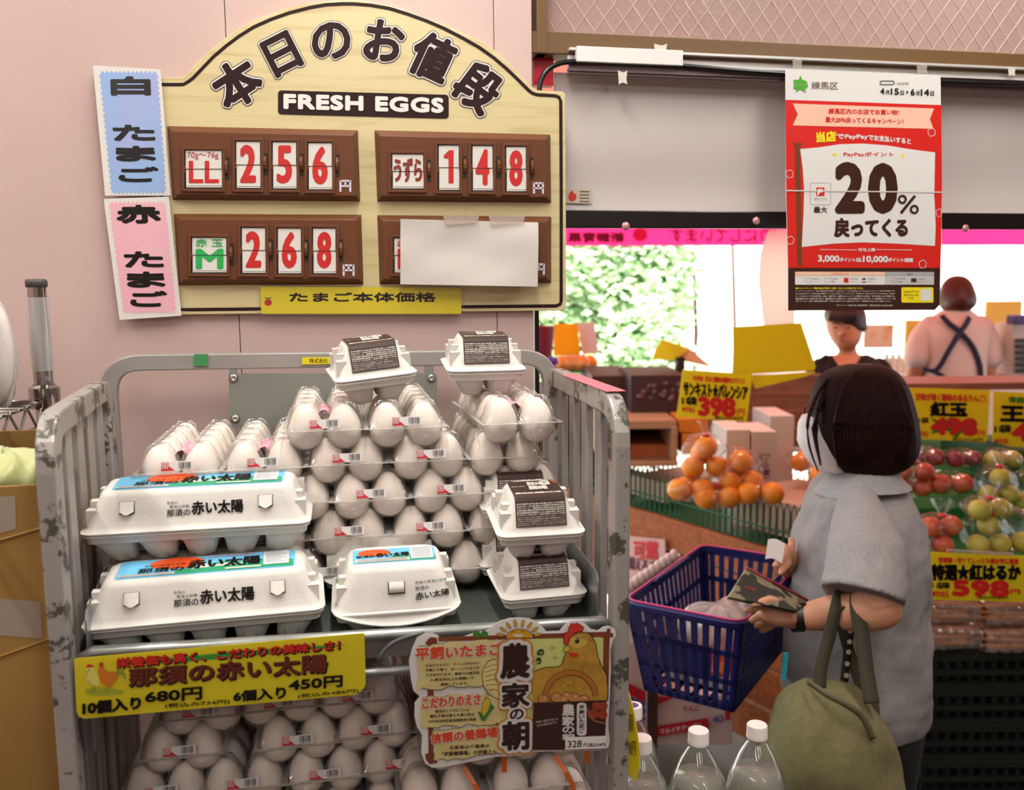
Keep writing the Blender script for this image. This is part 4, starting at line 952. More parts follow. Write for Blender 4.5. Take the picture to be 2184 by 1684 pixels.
# ---------------------------------------------------------------- die-cut farmhouse egg sign
HS = Plane((0, .945, 1), (0, -1, 0))
def zh(x, y): return (840+x/4.044, 1300+y/4.044)
hs = At('hen_sign', 'die-cut paper sign with a golden hen, straw frame and brown brush title', 'sign', HS.at(1090, 1600))
outl = [(200, 240), (265, 205), (330, 200), (385, 225), (410, 262), (560, 245), (690, 200), (800, 180), (860, 130), (920, 95), (1000, 72), (1080, 66), (1170, 75), (1240, 105), (1285, 150), (1320, 188), (1430, 182), (1460, 145), (1510, 100), (1570, 88), (1640, 110), (1700, 165), (1760, 180), (1810, 145), (1860, 138), (1905, 165), (1918, 220), (1890, 262), (1868, 340), (1872, 520), (1862, 760), (1848, 1000), (1862, 1130), (1850, 1185), (1790, 1212), (1500, 1215), (1200, 1225), (1120, 1250), (1000, 1262), (880, 1265), (700, 1300), (560, 1330), (430, 1355), (330, 1360), (270, 1325), (235, 1230), (245, 1080), (200, 1010), (178, 920), (180, 800), (225, 745), (170, 700), (148, 600), (130, 440), (158, 330)]
def hp(mb, pts, off, m): mb.add([HS.at(*zh(*q), off) for q in pts], [tuple(range(len(pts)))], m)
def hr(mb, pts, w_, off, m): pribbon(mb, HS, [zh(*q) for q in pts], w_, off, m)
hs.part(MB().slab([HS.at(*zh(*q)) for q in outl], HS.n, .0006), 'card', mat('sign_white', 'e2deda', .4))
big = [((x-1010)*1.022+1010, (y-700)*1.022+700) for x, y in outl]
hs.part(MB().slab([HS.at(*zh(*q), .0052) for q in big], HS.n, .0003), 'laminate', film('laminate', 'ffffff', 1.2, .1, 0))
m_logw = mat('sign_log_brown', '7c3a1e', .5); m_straw = mat('sign_straw', 'd9c684', .5, c2='e2d193', nscale=60); m_field = mat('sign_field_green', 'd5da86', .5)
mb = MB(); hp(mb, [(960, 235), (1820, 190), (1820, 780), (1700, 1190), (900, 1200)], .0003, m_field); hs.part(mb, 'field')
mb = MB(); hp(mb, [(380, 235), (1830, 188), (1835, 232), (385, 272)], .0006, m_logw); hp(mb, [(1808, 200), (1862, 200), (1850, 780), (1800, 780)], .0007, m_logw)
hp(mb, [(290, 255), (320, 235), (370, 240), (375, 300), (345, 330), (340, 1300), (300, 1310), (290, 700)], .0006, m_logw); hp(mb, [(270, 280), (310, 250), (370, 262), (350, 300), (280, 300)], .0008, m_logw)
hp(mb, [(1780, 205), (1830, 195), (1840, 160), (1870, 160), (1868, 195), (1895, 205), (1890, 235), (1790, 240)], .0008, m_logw); hp(mb, [(272, 1240), (370, 1230), (375, 1320), (310, 1330), (275, 1290)], .0007, m_logw)
hs.part(mb, 'log_frame')
mb = MB(); rnd2 = random.Random(5)
for x0, y0, x1, y1, sl_ in ((205, 300, 900, 690, -40), (230, 745, 930, 1010, -20), (345, 1035, 940, 1305, -60)):
    def jag(xa, ya, xb_, yb_, n=14, a=16):
        return [(xa+(xb_-xa)*i/n + rnd2.uniform(-a, a), ya+(yb_-ya)*i/n + rnd2.uniform(-a, a)) for i in range(n)]
    pts = jag(x0, y0, x1, y0+sl_) + jag(x1, y0+sl_, x1, y1+sl_, 6) + jag(x1, y1+sl_, x0, y1, 14) + jag(x0, y1, x0, y0, 6)
    hp(mb, pts, .0012, m_straw)
    hr(mb, pts[20:34], 1.3, .0014, m_ink); hr(mb, pts[:6], 1.0, .0014, m_ink)
hs.part(mb, 'straw_panel')
mb = MB(); m_so = mat('sign_red_orange', 'dd4a1c', .45); m_bt = mat('sign_body_text', '4a2f18', .5)
def ht(s_, x0, y0, x1, y1, dy, off, m, b_=0): lettering(mb, s_, [HS.at(*zh(*q), off) for q in ((x0, y0), (x1, y0+dy), (x1, y1+dy), (x0, y1))], m, b_)
for s_, x0, y0, x1, y1, dy in (('平飼いたまご', 190, 330, 930, 435, -48), ('こだわりのえさ', 250, 765, 745, 850, -38), ('信頼の養鶏場', 320, 1070, 890, 1155, -62)):
    ht(s_, x0, y0, x1, y1, dy, .0018, m_wh, .11); ht(s_, x0, y0, x1, y1, dy, .0021, m_so, .05)
for s_, x0, y0, x1, h_ in (('日当たりもよく、ストレスが少ない', 275, 468, 745, 24), ('平飼いで育て、おいしいたまごが', 273, 510, 738, 24), ('できあがります。鶏舎では雌百羽', 273, 552, 738, 24), ('に雄五羽以上の混飼いで', 320, 592, 690, 24), ('飼育しています。', 405, 632, 640, 24),
                       ('配合のトウモロコシは', 360, 862, 650, 26), ('遺伝子組み換えの混入防止', 310, 905, 698, 26), ('のため分別生産流通管理を実施', 300, 950, 708, 26), ('生産者は千葉県の', 478, 1172, 825, 32), ('「伊藤養鶏場」の伊藤さん', 415, 1225, 888, 36)):
    ht(s_, x0, y0, x1, y0+h_, -(x1-x0)*.05, .0018, m_bt, .03)
ht('のう', 1232, 335, 1300, 470, 0, .0018, m_ink, .0) if 0 else None
lettering(mb, 'の', [HS.at(*zh(*q), .0018) for q in ((1238, 345), (1295, 338), (1293, 388), (1236, 395))], m_ink, .07)
lettering(mb, 'う', [HS.at(*zh(*q), .0018) for q in ((1226, 418), (1270, 412), (1270, 465), (1226, 470))], m_ink, .07)
lettering(mb, 'か', [HS.at(*zh(*q), .0018) for q in ((1200, 580), (1272, 572), (1270, 618), (1200, 626))], m_ink, .07)
hs.part(mb, 'lettering')
# tail of the hen, hen, eggs, basket
m_hen = mat('sign_hen_gold', 'b98a2c', .5, c2='c99a38', nscale=90); m_hl = mat('sign_hen_light', 'd8b552', .5); m_hd = mat('sign_hen_dark', '6b4a14', .5); m_comb = mat('sign_comb_red', 'd5352c', .45); m_ln = m_ink
mb = MB()
tail = [(920, 440), (860, 425), (810, 445), (775, 500), (760, 580), (775, 660), (820, 730), (900, 770)]
hp(mb, tail, .0016, mat('sign_tail_cream', 'e6d48c', .5)); hr(mb, tail, 1.4, .0018, m_ln)
for k in range(6): hr(mb, [(905, 470+k*45), (850, 475+k*42), (790, 500+k*38)], 1.0, .0018, m_ln)
body = [(1205, 530), (1300, 495), (1420, 490), (1450, 470), (1465, 420), (1500, 340), (1480, 320), (1500, 265), (1535, 215), (1600, 190), (1670, 195), (1715, 235), (1745, 300), (1760, 400), (1790, 480), (1835, 560), (1848, 700), (1840, 790), (1200, 800)]
hp(mb, body, .0022, m_hen); hr(mb, body[:-1], 1.5, .0025, m_ln)
hp(mb, [(1505, 300), (1530, 240), (1600, 215), (1680, 235), (1660, 300), (1600, 330), (1540, 320)], .0024, m_hl)
for k in range(16): x = 1470+k*21; hr(mb, [(x, 440+6*(k % 3)), (x-8, 490), (x-5, 540+10*(k % 2))], .8, .0025, m_hd)
for k in range(10): x = 1560+k*14; hr(mb, [(x, 230), (x+22, 236), (x+40, 250+k*3)], .6, .0026, m_hd)
comb = [(1470, 300), (1462, 230), (1480, 190), (1500, 195), (1510, 150), (1530, 115), (1560, 120), (1580, 112), (1610, 130), (1640, 150), (1625, 185), (1560, 200), (1520, 240), (1500, 300)]
hp(mb, comb, .0027, m_comb); hr(mb, comb, 1.3, .0029, m_ln)
hp(mb, [(1500, 365), (1560, 372), (1595, 380), (1590, 405), (1555, 412), (1520, 400)], .0028, m_comb)
bk_ = [(1458, 350), (1480, 315), (1510, 308), (1525, 335), (1500, 362), (1455, 360)]; hp(mb, bk_, .0030, mat('sign_beak', 'd8bf3e', .5)); hr(mb, bk_, 1.1, .0032, m_ln)
hp(mb, [zz for zz in circ(1580, 267, 18, 16, 22)], .0030, m_ln); hp(mb, circ(1574, 258, 6, 10), .0033, m_wh)
for x, y, r in ((1362, 330, 45), (1390, 415, 38), (1468, 655, 38), (1530, 625, 38), (1605, 680, 38)):
    pts = []
    for k in range(8): rr = r if k % 2 == 0 else r*.2; a = math.radians(45*k); pts.append((x+rr*math.cos(a)*.85, y-rr*math.sin(a)))
    hp(mb, pts, .0034, mat('sign_sparkle', 'e8d23a', .4)); hr(mb, pts+[pts[0]], .6, .0036, m_ln)
hs.part(mb, 'hen_picture')
mb = MB(); m_bsk = mat('sign_basket', 'b8702c', .5)
arc = [(1310+ (1-math.cos(t))*215, 745-205*math.sin(t)) for t in [PI*i/18 for i in range(19)]]
hr(mb, arc, 12, .0036, m_ln); hr(mb, arc, 10.4, .0038, m_bsk)
for x, y, r in ((1290, 770, 48), (1400, 755, 50), (1490, 745, 46), (1560, 762, 52), (1640, 770, 46), (1455, 785, 45)):
    hp(mb, circ(x, y, r, 18, r*.85), .0038+r*1e-6, m_ln); hp(mb, circ(x, y, r-4, 18, r*.85-4), .0040+r*1e-6, mat('sign_egg_tan', 'c98a4e', .45)); hp(mb, circ(x+8, y-14, 7, 8), .0042, m_wh)
hs.part(mb, 'basket_picture')
mb = MB()
sun = circ(1085, 240, 118, 24, 75, 0, 180); hp(mb, sun, .0009, mat('sign_sun', 'dba22a', .5)); hr(mb, sun, 1.2, .0011, m_ln)
for k in range(8):
    a = math.radians(12+k*22.3); cx, cy = 1080+165*math.cos(a), 240-125*math.sin(a); pts = []
    for q in range(12): t = 2*PI*q/12; u, v_ = 34*math.cos(t), 13*math.sin(t); pts.append((cx+u*math.cos(a)+v_*math.sin(a), cy-u*math.sin(a)+v_*math.cos(a)))
    hp(mb, pts, .0010, mat('sign_sun', 'dba22a')); hr(mb, pts+[pts[0]], .8, .0012, m_ln)
hr(mb, [(1010, 200), (1025, 185), (1045, 195)], 1, .0013, m_ln); hr(mb, [(1095, 190), (1115, 180), (1130, 192)], 1, .0013, m_ln); hp(mb, circ(1072, 212, 45, 12, 22, 180, 360), .0013, m_wh)
for x in (715, 780): hp(mb, circ(x, 210, 34, 14, 30), .0010, mat('sign_tree', '3f7a2c', .5)); hp(mb, [(x-5, 230), (x+5, 230), (x+6, 258), (x-6, 258)], .0011, m_logw)
hs.part(mb, 'sun_picture')
mb = MB(); cob = [(790, 760), (830, 770), (835, 830), (800, 930), (770, 950), (755, 900), (765, 810)]
hp(mb, cob, .0024, mat('sign_corn', 'd8b63a', .5)); hr(mb, cob+[cob[0]], .9, .0026, m_ln)
hp(mb, [(835, 800), (870, 840), (820, 900), (790, 955), (755, 955), (720, 870), (760, 890), (775, 920), (810, 870)], .0028, mat('sign_tree', '3f7a2c')); hr(mb, [(790, 760), (800, 720), (850, 690)], 1, .0026, m_hd); hr(mb, [(800, 760), (830, 720), (860, 730)], 1, .0026, m_hd)
hs.part(mb, 'corn_picture')
mb = MB(); m_gold = mat('sign_gold_edge', 'cf8a30', .5); ts = []
for ch, cx, cy, w_, h_ in (('農', 1045, 440, 235, 285), ('家', 1050, 735, 230, 200), ('の', 1060, 900, 115, 85), ('朝', 1050, 1085, 220, 235)):
    q = lambda o_: [HS.at(*zh(*p), o_) for p in ((cx-w_/2, cy-h_/2+6), (cx+w_/2, cy-h_/2-6), (cx+w_/2, cy+h_/2-6), (cx-w_/2, cy+h_/2+6))]
    lettering(mb, ch, q(.0026), m_gold, .22 if ch != 'の' else .42); lettering(mb, ch, q(.0032), m_wh, .15 if ch != 'の' else .28); lettering(mb, ch, q(.0037), mat('brush_brown', '2f150e', .45), .045)
hs.part(mb, 'title')
hb = MB(); hp(hb, [(1205, 800), (1835, 778), (1820, 1205), (1192, 1208)], .0045, mat('sign_plum_brown', '3b1a18', .45))
for x, y, r in ((1750, 830, 42), (1720, 900, 45), (1800, 905, 44), (1805, 830, 40)): hp(hb, circ(x, y, r, 14, r*.9), .0047+r*1e-6, mat('sign_red_egg', '9a3d1e', .4))
hr(hb, [(1672, 850), (1690, 920), (1740, 960), (1822, 978)], 2.2, .0049, m_bsk)
for ch, y0, y1 in (('農', 815, 915), ('家', 920, 1000), ('の', 1005, 1065), ('朝', 1070, 1130)): lettering(hb, ch, [HS.at(*zh(*p), .0047) for p in ((1455, y0), (1555, y0), (1555, y1-4), (1455, y1-4))], m_wh, .045)
hp(hb, [(a, c) for a, c in rrect(1578, 800, 1662, 1085, 30)], .0047, m_wh)
for k, ch in enumerate('平飼いたまご'): lettering(hb, ch, [HS.at(*zh(*p), .0049) for p in ((1598, 825+40*k), (1642, 823+40*k), (1642, 857+40*k), (1598, 859+40*k))], m_cb, .04)
lettering(hb, '平飼い環境で育った', [HS.at(*zh(*p), .0047) for p in ((1222, 960), (1418, 928), (1418, 948), (1222, 980))], m_cw); lettering(hb, '元気な鶏の卵です。', [HS.at(*zh(*p), .0047) for p in ((1232, 988), (1410, 958), (1410, 978), (1232, 1008))], m_cw)
hs.part(hb, 'photo_panel')
hb = MB(); hp(hb, [(1480, 1100), (1830, 1085), (1822, 1195), (1478, 1205)], .0051, mat('sign_white', 'e2deda'))
lettering(hb, '328', [HS.at(*zh(*p), .0053) for p in ((1500, 1130), (1620, 1125), (1620, 1182), (1500, 1188))], m_ink, .015); lettering(hb, '円', [HS.at(*zh(*p), .0053) for p in ((1636, 1150), (1672, 1148), (1672, 1180), (1636, 1182))], m_ink, .02); lettering(hb, '(税込354円)', [HS.at(*zh(*p), .0053) for p in ((1680, 1150), (1826, 1145), (1826, 1180), (1680, 1186))], m_ink, .02)
hs.part(hb, 'price_tag')
# ---------------------------------------------------------------- campaign poster hung from the rail
PO = Plane((0, YT-.044, 1), (0, -1, 0))
po = At('campaign_poster', 'tall red and white cashback poster with big 20% hung from the aluminium rail', 'poster', PO.at(1842, 655))
def pz(x, y): return (1660+x/5.808, 130+y/5.808)            # upper half measured at this zoom
def pz2(x, y): return (1660+x/5.808, 380+y/5.808)
m_pw = mat('poster_white', 'dedcd9', .35); m_prd = mat('poster_red', 'd3261f', .35); m_pbr = mat('poster_brown', '3b1f18', .35); m_ppe = mat('poster_peach', 'efbfa6', .4); m_py = mat('poster_yellow', 'f0dc1e', .4); m_psl = mat('poster_pole', '6e3f20', .4)
def dome(p):  # slight sag of the paper away from the wall
    return p
q0 = [(1675, 146), (2006, 160), (2009, 400), (2008, 520), (2004, 650), (1994, 661), (1681, 662), (1680, 560), (1676, 410)]
po.part(MB().slab(c3(q0, PO), PO.n, .0005), 'sheet', m_pw)
mb = MB()
def pp(z, pts, k, m): mb.add([PO.at(*z(*q), .0002+.0003*k) for q in pts], [tuple(range(len(pts)))], m)
def pt(z, s_, pts, k, m, b_=0): lettering(mb, s_, [PO.at(*z(*q), .0002+.0003*k) for q in pts], m, b_)
# red field: coordinates in photo pixels
P0 = lambda x, y: (x, y)
pp(P0, [(1675, 212.5), (2007.5, 224), (2009, 400), (2007, 520), (2005.5, 571), (1681, 571), (1677, 410)], 0, m_prd)
pp(P0, [(1681, 571), (2005.5, 571), (2004, 650), (1994, 661), (1681, 662)], 0, m_pbr)
pp(pz, [(180, 527), (1930, 588), (1878, 718), (1922, 840), (178, 797), (240, 662)], 1, m_ppe)
pt(pz, '練馬区内のお店でお買い物！', ((622, 585), (1500, 608), (1500, 670), (622, 655)), 2, m_prd, .03); pt(pz, '最大20％戻ってくるキャンペーン！', ((585, 690), (1548, 720), (1548, 782), (585, 760)), 2, m_prd, .03)
pt(pz, '当店', ((468, 885), (708, 870), (712, 990), (476, 1005)), 2, m_py, .06); pt(pz, 'でPayPay', ((722, 908), (1110, 910), (1110, 975), (722, 975)), 2, m_pw, .05); pt(pz, 'でお支払いすると', ((1118, 908), (1640, 960), (1640, 1030), (1118, 978)), 2, m_pw, .05)
pp(pz, [(186, 1015), (300, 1015), (272, 1070), (276, 1400), (292, 2539), (240, 2539), (216, 1400), (214, 1070)], 2, m_psl)
pts = [(270, 1090), (500, 1070), (760, 1030), (1050, 1022), (1350, 1045), (1650, 1095), (1942, 1132), (1935, 1500), (1930, 1684)]
lowr = [(1935, 1720), (1945, 1850), (1720, 2280), (1500, 2260), (1050, 2245), (700, 2260), (290, 2303), (305, 1900), (320, 1600), (300, 1300)]
lowr = [(1935, 1720), (1950, 2050), (1940, 2290), (1500, 2262), (1050, 2245), (700, 2260), (290, 2303), (312, 1900), (320, 1600), (300, 1300)]
pp(pz, pts+lowr, 1, m_pw)
for cx, cy in ((702, 1160), (1536, 1178)):
    pp(pz, [(cx+(50 if k % 2 == 0 else 12)*math.cos(math.radians(45*k)), cy-(54 if k % 2 == 0 else 12)*math.sin(math.radians(45*k))) for k in range(8)], 2, m_py)
pt(pz, 'PayPayポイント', ((810, 1125), (1430, 1130), (1430, 1195), (810, 1190)), 2, m_prd, .03)
pt(pz, '2', ((735, 1290), (1035, 1290), (1035, 1850), (735, 1850)), 2, m_pbr, .075); pt(pz, '0', ((1150, 1305), (1440, 1305), (1440, 1850), (1150, 1850)), 2, m_pbr, .085)
ring_ = lambda cx, cy, r, z=pz2: [pp(z, [(cx+r*math.cos(2*PI*(i+di)/20), cy-r*1.05*math.sin(2*PI*(i+di)/20)) for di in (0, 1)] + [(cx+r*.5*math.cos(2*PI*(i+di)/20), cy-r*.55*math.sin(2*PI*(i+di)/20)) for di in (1, 0)], 4, m_pbr) for i in range(20)]
ring_(1537, 260, 56); ring_(1685, 385, 56)
pp(pz2, [(1505, 420), (1680, 205), (1708, 225), (1530, 445)], 4, m_pbr)
pt(pz2, '戻ってくる', ((700, 500), (1595, 505), (1595, 715), (700, 720)), 2, m_pbr, .06)
pribbon(mb, PO, [pz2(*q) for q in rrect(396, 58, 648, 328, 20)], .6, .0012, mat('fine_print_grey', '55585a'), True)
pp(pz2, rrect(470, 112, 572, 218, 12), 3, m_prd); pt(pz2, 'P', ((495, 135), (555, 135), (545, 205), (485, 205)), 4, m_pw, .07)
pt(pz2, 'ポイント', ((445, 240), (600, 240), (600, 278), (445, 278)), 3, m_bt); pt(pz2, '最大', ((440, 352), (605, 352), (605, 428), (440, 428)), 3, m_pbr, .03)
pt(pz2, '付与上限', ((990, 862), (1200, 865), (1200, 905), (990, 905)), 2, m_pw, .04)
for x0, x1 in ((520, 975), (1210, 1650)): pp(pz2, [(x0, 879), (x1, 884), (x1, 890), (x0, 885)], 2, m_pw)
for s_, x0, x1, y0, y1, b_ in (('3,000', 495, 752, 955, 1040, .06), ('ポイント/回、', 760, 1040, 982, 1032, .05), ('10,000', 1052, 1355, 962, 1045, .06), ('ポイント/期間', 1362, 1665, 985, 1035, .05)): pt(pz2, s_, ((x0, y0), (x1, y0+4), (x1, y1+4), (x0, y1)), 2, m_pw, b_)
pp(pz2, [(208, 1156), (1320, 1158), (1316, 1318), (208, 1318)], 1, m_pw); pp(pz2, [(1320, 1158), (1930, 1160), (1928, 1318), (1316, 1318)], 1, mat('poster_grey', 'c5c3c2', .4)); pp(pz2, [(208, 1156), (1320, 1158), (1318, 1205), (208, 1205)], 2, m_ppe); pp(pz2, [(1320, 1158), (1930, 1160), (1930, 1206), (1318, 1205)], 2, mat('poster_grey2', 'a9a9aa', .4))
pt(pz2, '対象支払い方法', ((668, 1170), (868, 1170), (868, 1196), (668, 1196)), 3, m_prd); pt(pz2, '対象外', ((1590, 1172), (1668, 1172), (1668, 1198), (1590, 1198)), 3, m_pbr)
for x, a, b_ in ((335, 'PayPay', 'クレジット'), (570, 'PayPay', '残高'), (812, 'PayPay', 'ポイント'), (1030, 'PayPay', 'デビット'), (1410, 'PayPay', '商品券'), (1645, 'その他の', 'クレジットカード')):
    if x == 812: pp(pz2, rrect(x, 1232, x+58, 1290, 6), 3, m_prd)
    elif x == 1645: pp(pz2, rrect(x, 1238, x+68, 1286, 4), 3, m_bt)
    elif x == 1030: pp(pz2, [(x, 1256), (x+32, 1230), (x+64, 1256)], 3, m_pbr); pp(pz2, [(x+4, 1280), (x+60, 1280), (x+60, 1290), (x+4, 1290)], 3, m_pbr)
    else: pribbon(mb, PO, [pz2(*q) for q in rrect(x, 1234, x+66, 1288, 12)], .5, .0011, m_bt, True)
    pt(pz2, a, ((x+82, 1236), (x+172, 1236), (x+172, 1258), (x+82, 1258)), 3, m_bt); pt(pz2, b_, ((x+82, 1270), (x+(172 if len(b_) > 3 else 130)+(25 if len(b_) > 6 else 0), 1270), (x+(172 if len(b_) > 3 else 130)+(25 if len(b_) > 6 else 0), 1290), (x+82, 1290)), 3, m_bt)
pt(pz2, '●本キャンペーン・開催内容は予告なく変更・中止となる場合があります。', ((212, 1350), (1050, 1350), (1050, 1374), (212, 1374)), 2, m_py, .02)
for k, s_ in enumerate(('※1 クレジットカード、PayPay商品券は対象外。PayPayカードでのお支払いは「PayPayクレジット」以外は対象外です。', '※2 PayPayデビットはPayPayが提供していない支払いサービスです。※付与されるPayPayポイントはPayPay／PayPay', 'カード公式ストアでの利用可能。出金・譲渡不可。※複数のキャンペーンが適用される場合、付与率が高いものが適用され、', '重複適用されない場合があります。重複適用された場合でも、付与率は最大20%となります。※一部店舗でキャンペーン適', '用については、商品に限定情報の取得・利用に同意いただく必要があります。※詳細はPayPay HPをご確認ください。')):
    pt(pz2, s_, ((212, 1386+31.5*k), (1448-(45 if k == 4 else 0), 1386+31.5*k), (1448-(45 if k == 4 else 0), 1408+31.5*k), (212, 1408+31.5*k)), 2, m_cw, 0)
pt(pz2, '【キャンペーン実施主体】東京都練馬区 【業務受託者】PayPay株式会社', ((728, 1562), (1418, 1565), (1418, 1588), (728, 1586)), 2, m_cw)
pp(pz2, [(a, c) for a, c in rrect(1525, 1350, 1922, 1540, 18)], 2, m_py)
for k, (s_, x0, x1) in enumerate((('PayPayアプリ', 1556, 1735), ('のダウンロードは', 1556, 1730), ('こちら', 1610, 1678))): pt(pz2, s_, ((x0, 1392+40*k), (x1, 1392+40*k), (x1, 1420+40*k), (x0, 1420+40*k)), 3, m_bt, .02)
pp(pz2, [(1762, 1372), (1895, 1372), (1895, 1515), (1762, 1515)], 3, m_pw)
# ward star mark, name and dates
sg_ = mat('star_green', '4aa52a', .4)
pp(pz, [(190, 232), (255, 232), (275, 175), (297, 232), (330, 240), (358, 262), (360, 282), (190, 284)], 2, sg_); pp(pz, [(190, 296), (368, 292), (366, 320), (352, 340), (330, 352), (342, 393), (275, 350), (215, 390), (228, 345), (190, 345)], 2, sg_)
pt(pz, '練馬区', ((412, 252), (740, 262), (740, 355), (412, 348)), 2, m_bt, 0); mb_ = m_pbr
pribbon(mb, PO, [pz(*q) for q in rrect(1262, 248, 1436, 292, 20)], 1.6, .0008, m_ink, True)
pt(pz, '2026年', ((1465, 262), (1620, 264), (1620, 298), (1465, 296)), 2, m_bt)
for s_, x0, x1, y0, y1, b_ in (('4', 1266, 1312, 338, 410, .05), ('月', 1326, 1372, 362, 414, .02), ('15', 1396, 1492, 342, 416, .05), ('日', 1514, 1556, 366, 418, .02), ('6', 1642, 1688, 348, 422, .05), ('月', 1702, 1746, 370, 424, .02), ('14', 1768, 1866, 352, 428, .05), ('日', 1886, 1926, 374, 430, .02)):
    pt(pz, s_, ((x0, y0), (x1, y0+1), (x1, y1+1), (x0, y1)), 2, m_ink, b_)
pp(pz, [(1588, 362), (1614, 386), (1588, 410)], 2, m_ink)
# little red dice outlines on the border
for cx, cy, z in ((1900, 885, pz), (140, 1400, pz), (150, 770, pz2), (2000, 430, pz2), (1790, 1065, pz2)):
    q = [(cx-45, cy-30), (cx+10, cy-55), (cx+45, cy-20), (cx+35, cy+35), (cx-20, cy+50), (cx-45, cy+10)]
    q = [(min(x, 2020 if z is pz2 else 2010), y) for x, y in q]
    pribbon(mb, PO, [z(*p) for p in q], 1.2, .0009, m_pw, True)
po.part(mb, 'poster_print')
po.part(MB().slab([PO.at(*p, .0014) for p in ((1676.5, 405), (2009, 408.5), (2009, 411), (1676.5, 407.5))], PO.n, .0002), 'fold_line', mat('poster_fold', 'cfcdc8', .3))
# ================================================================ outside the shop front: stalls, awning, street
m_wood = mat('orange_wood', 'b0602a', .6, c2='8e4a20', nscale=9, stretch=(1, 8, 8), bump=.1, bscale=40)
m_wood2 = mat('pale_plywood', 'b98d6c', .6, c2='a87c5c', nscale=6, stretch=(1, 6, 6))
m_dwood = mat('dark_wood', '4a2a20', .6, c2='38201a', nscale=8)
m_crate = mat('green_plastic', '1f5a34', .45); m_turf = mat('green_turf', '1f7a35', .9, c2='176128', nscale=200, bump=.5, bscale=300)
m_card = mat('pale_cardboard', 'cdb3a0', .7); m_cardk = mat('brown_cardboard', 'a07a3c', .75, c2='8e6a32', nscale=5, bump=.05)
m_blackc = mat('black_green_plastic', '17201b', .45)
FH = V3((CF.x, CF.y, 0)).normalized(); RH = V3((FH.y, -FH.x, 0))
def bb(name, label, cat, x0, y0, x1, y1, D, dep, m, rz=0, group=None, bevel=.002, seg=True):
    """a box whose front face spans two pixel corners at depth D"""
    a, c = atD(x0, y0, D), atD(x1, y1, D); w_ = (x1-x0)/FPX*D; h_ = abs(a.z-c.z); ctr = (a+c)/2
    R_ = Matrix.Rotation(math.atan2(RH.y, RH.x)+rz, 3, 'Z'); fw = R_ @ V3((0, 1, 0))
    b = ctr + fw*dep/2 - V3((0, 0, h_/2))
    o = MB().box((0, 0, h_/2), (w_, dep, h_)).build(name, m, None, bevel=bevel); o.location = b; o.rotation_euler = (0, 0, math.atan2(RH.y, RH.x)+rz)
    tag(o, label, cat, group); return o
# --- ground, street and far wall
struct(MB().box((2.5, 10.2, .004), (14, 9.2, .012)), 'street_ground', mat('pale_paving', 'c8c4bc', .8))
fw_ = struct(MB().box((4.2, 11.2, 1.9), (14, .2, 3.8)), 'wall_street', mat('white_house_wall', 'e6e2dc', .8))
# louvred shutter on the far house
Pl = atD(1590, 600, 9.8)
for k in range(26): struct(MB().box((Pl.x, 10.6, 1.2+k*.055), (.36, .02, .04), rot=Matrix.Rotation(.5, 3, 'X')), 'slat', mat('white_louver', 'dcdad6', .6), parent=fw_)
for sx in (-.21, .21): struct(MB().box((Pl.x+sx, 10.6, 1.85), (.05, .05, 1.6)), 'louver_post', mat('white_louver', 'dcdad6'), parent=fw_)
# --- hedge
rnd = random.Random(21); hv = At('hedge', 'tall sunlit green leafy hedge across the street', 'hedge', (2.3, 8.3, 0))
HX0, HX1 = atD(1130, 600, 8).x-.6, atD(1540, 600, 8).x
for mi, (c, n_) in enumerate((('8fb880', 3000), ('b9d6a8', 3000), ('e2efd6', 2200))):  # leaf greens paled to imitate sun glare on the foliage
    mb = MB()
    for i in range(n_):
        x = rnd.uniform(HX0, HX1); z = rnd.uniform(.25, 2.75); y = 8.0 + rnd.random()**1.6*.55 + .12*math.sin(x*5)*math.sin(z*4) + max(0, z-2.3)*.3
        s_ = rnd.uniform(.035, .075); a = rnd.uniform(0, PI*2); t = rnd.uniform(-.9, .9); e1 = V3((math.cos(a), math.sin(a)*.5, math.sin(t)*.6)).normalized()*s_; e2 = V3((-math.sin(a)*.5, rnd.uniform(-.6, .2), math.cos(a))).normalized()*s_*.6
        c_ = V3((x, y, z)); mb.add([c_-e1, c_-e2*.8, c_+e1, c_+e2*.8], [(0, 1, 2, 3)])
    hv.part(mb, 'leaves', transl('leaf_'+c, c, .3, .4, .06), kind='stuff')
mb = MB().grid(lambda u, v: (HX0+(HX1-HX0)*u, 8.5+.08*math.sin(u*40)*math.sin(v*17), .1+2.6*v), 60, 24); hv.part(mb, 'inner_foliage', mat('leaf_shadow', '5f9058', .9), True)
for k in range(7): hv.part(MB().tube([(HX0+.3+k*.42, 8.45, 0), (HX0+.33+k*.42, 8.42, 1.2), (HX0+.28+k*.42, 8.45, 2.4)], .02, k=6), 'stem', m_dwood)
# --- awning with valance
m_awn = transl('magenta_awning_cloth', 'a45c50', .35, .6, .04)
aw = At('awning', 'magenta awning over the stalls with a mirrored-looking printed valance', 'awning', (2.8, 3.5, 2.2))
A0, A1 = .50, 6.2
aw.part(MB().grid(lambda u, v: (A0+(A1-A0)*u, 1.66+3.75*v, 2.62-.40*v-.015*math.sin(u*PI*8)**2), 48, 6), 'canopy_cloth', m_awn, True)
zv0, zv1 = atY(1400, 462, 5.42).z, atY(1400, 524, 5.42).z
aw.part(MB().grid(lambda u, v: (A0+(A1-A0)*u, 5.42+.012*math.sin(u*60), zv0+.10+(zv1-zv0-.10)*v), 80, 3), 'valance', mat('magenta_cloth_lit', 'e8246e', .7, trans=0) if 0 else transl('magenta_valance', 'f0307c', .8, .6, .02), True)
for x in (A0+.05, A1-.05): aw.part(MB().tube([(x, 1.66, 2.60), (x, 5.42, 2.20)], .018, k=8), 'awning_arm', m_alu, True)
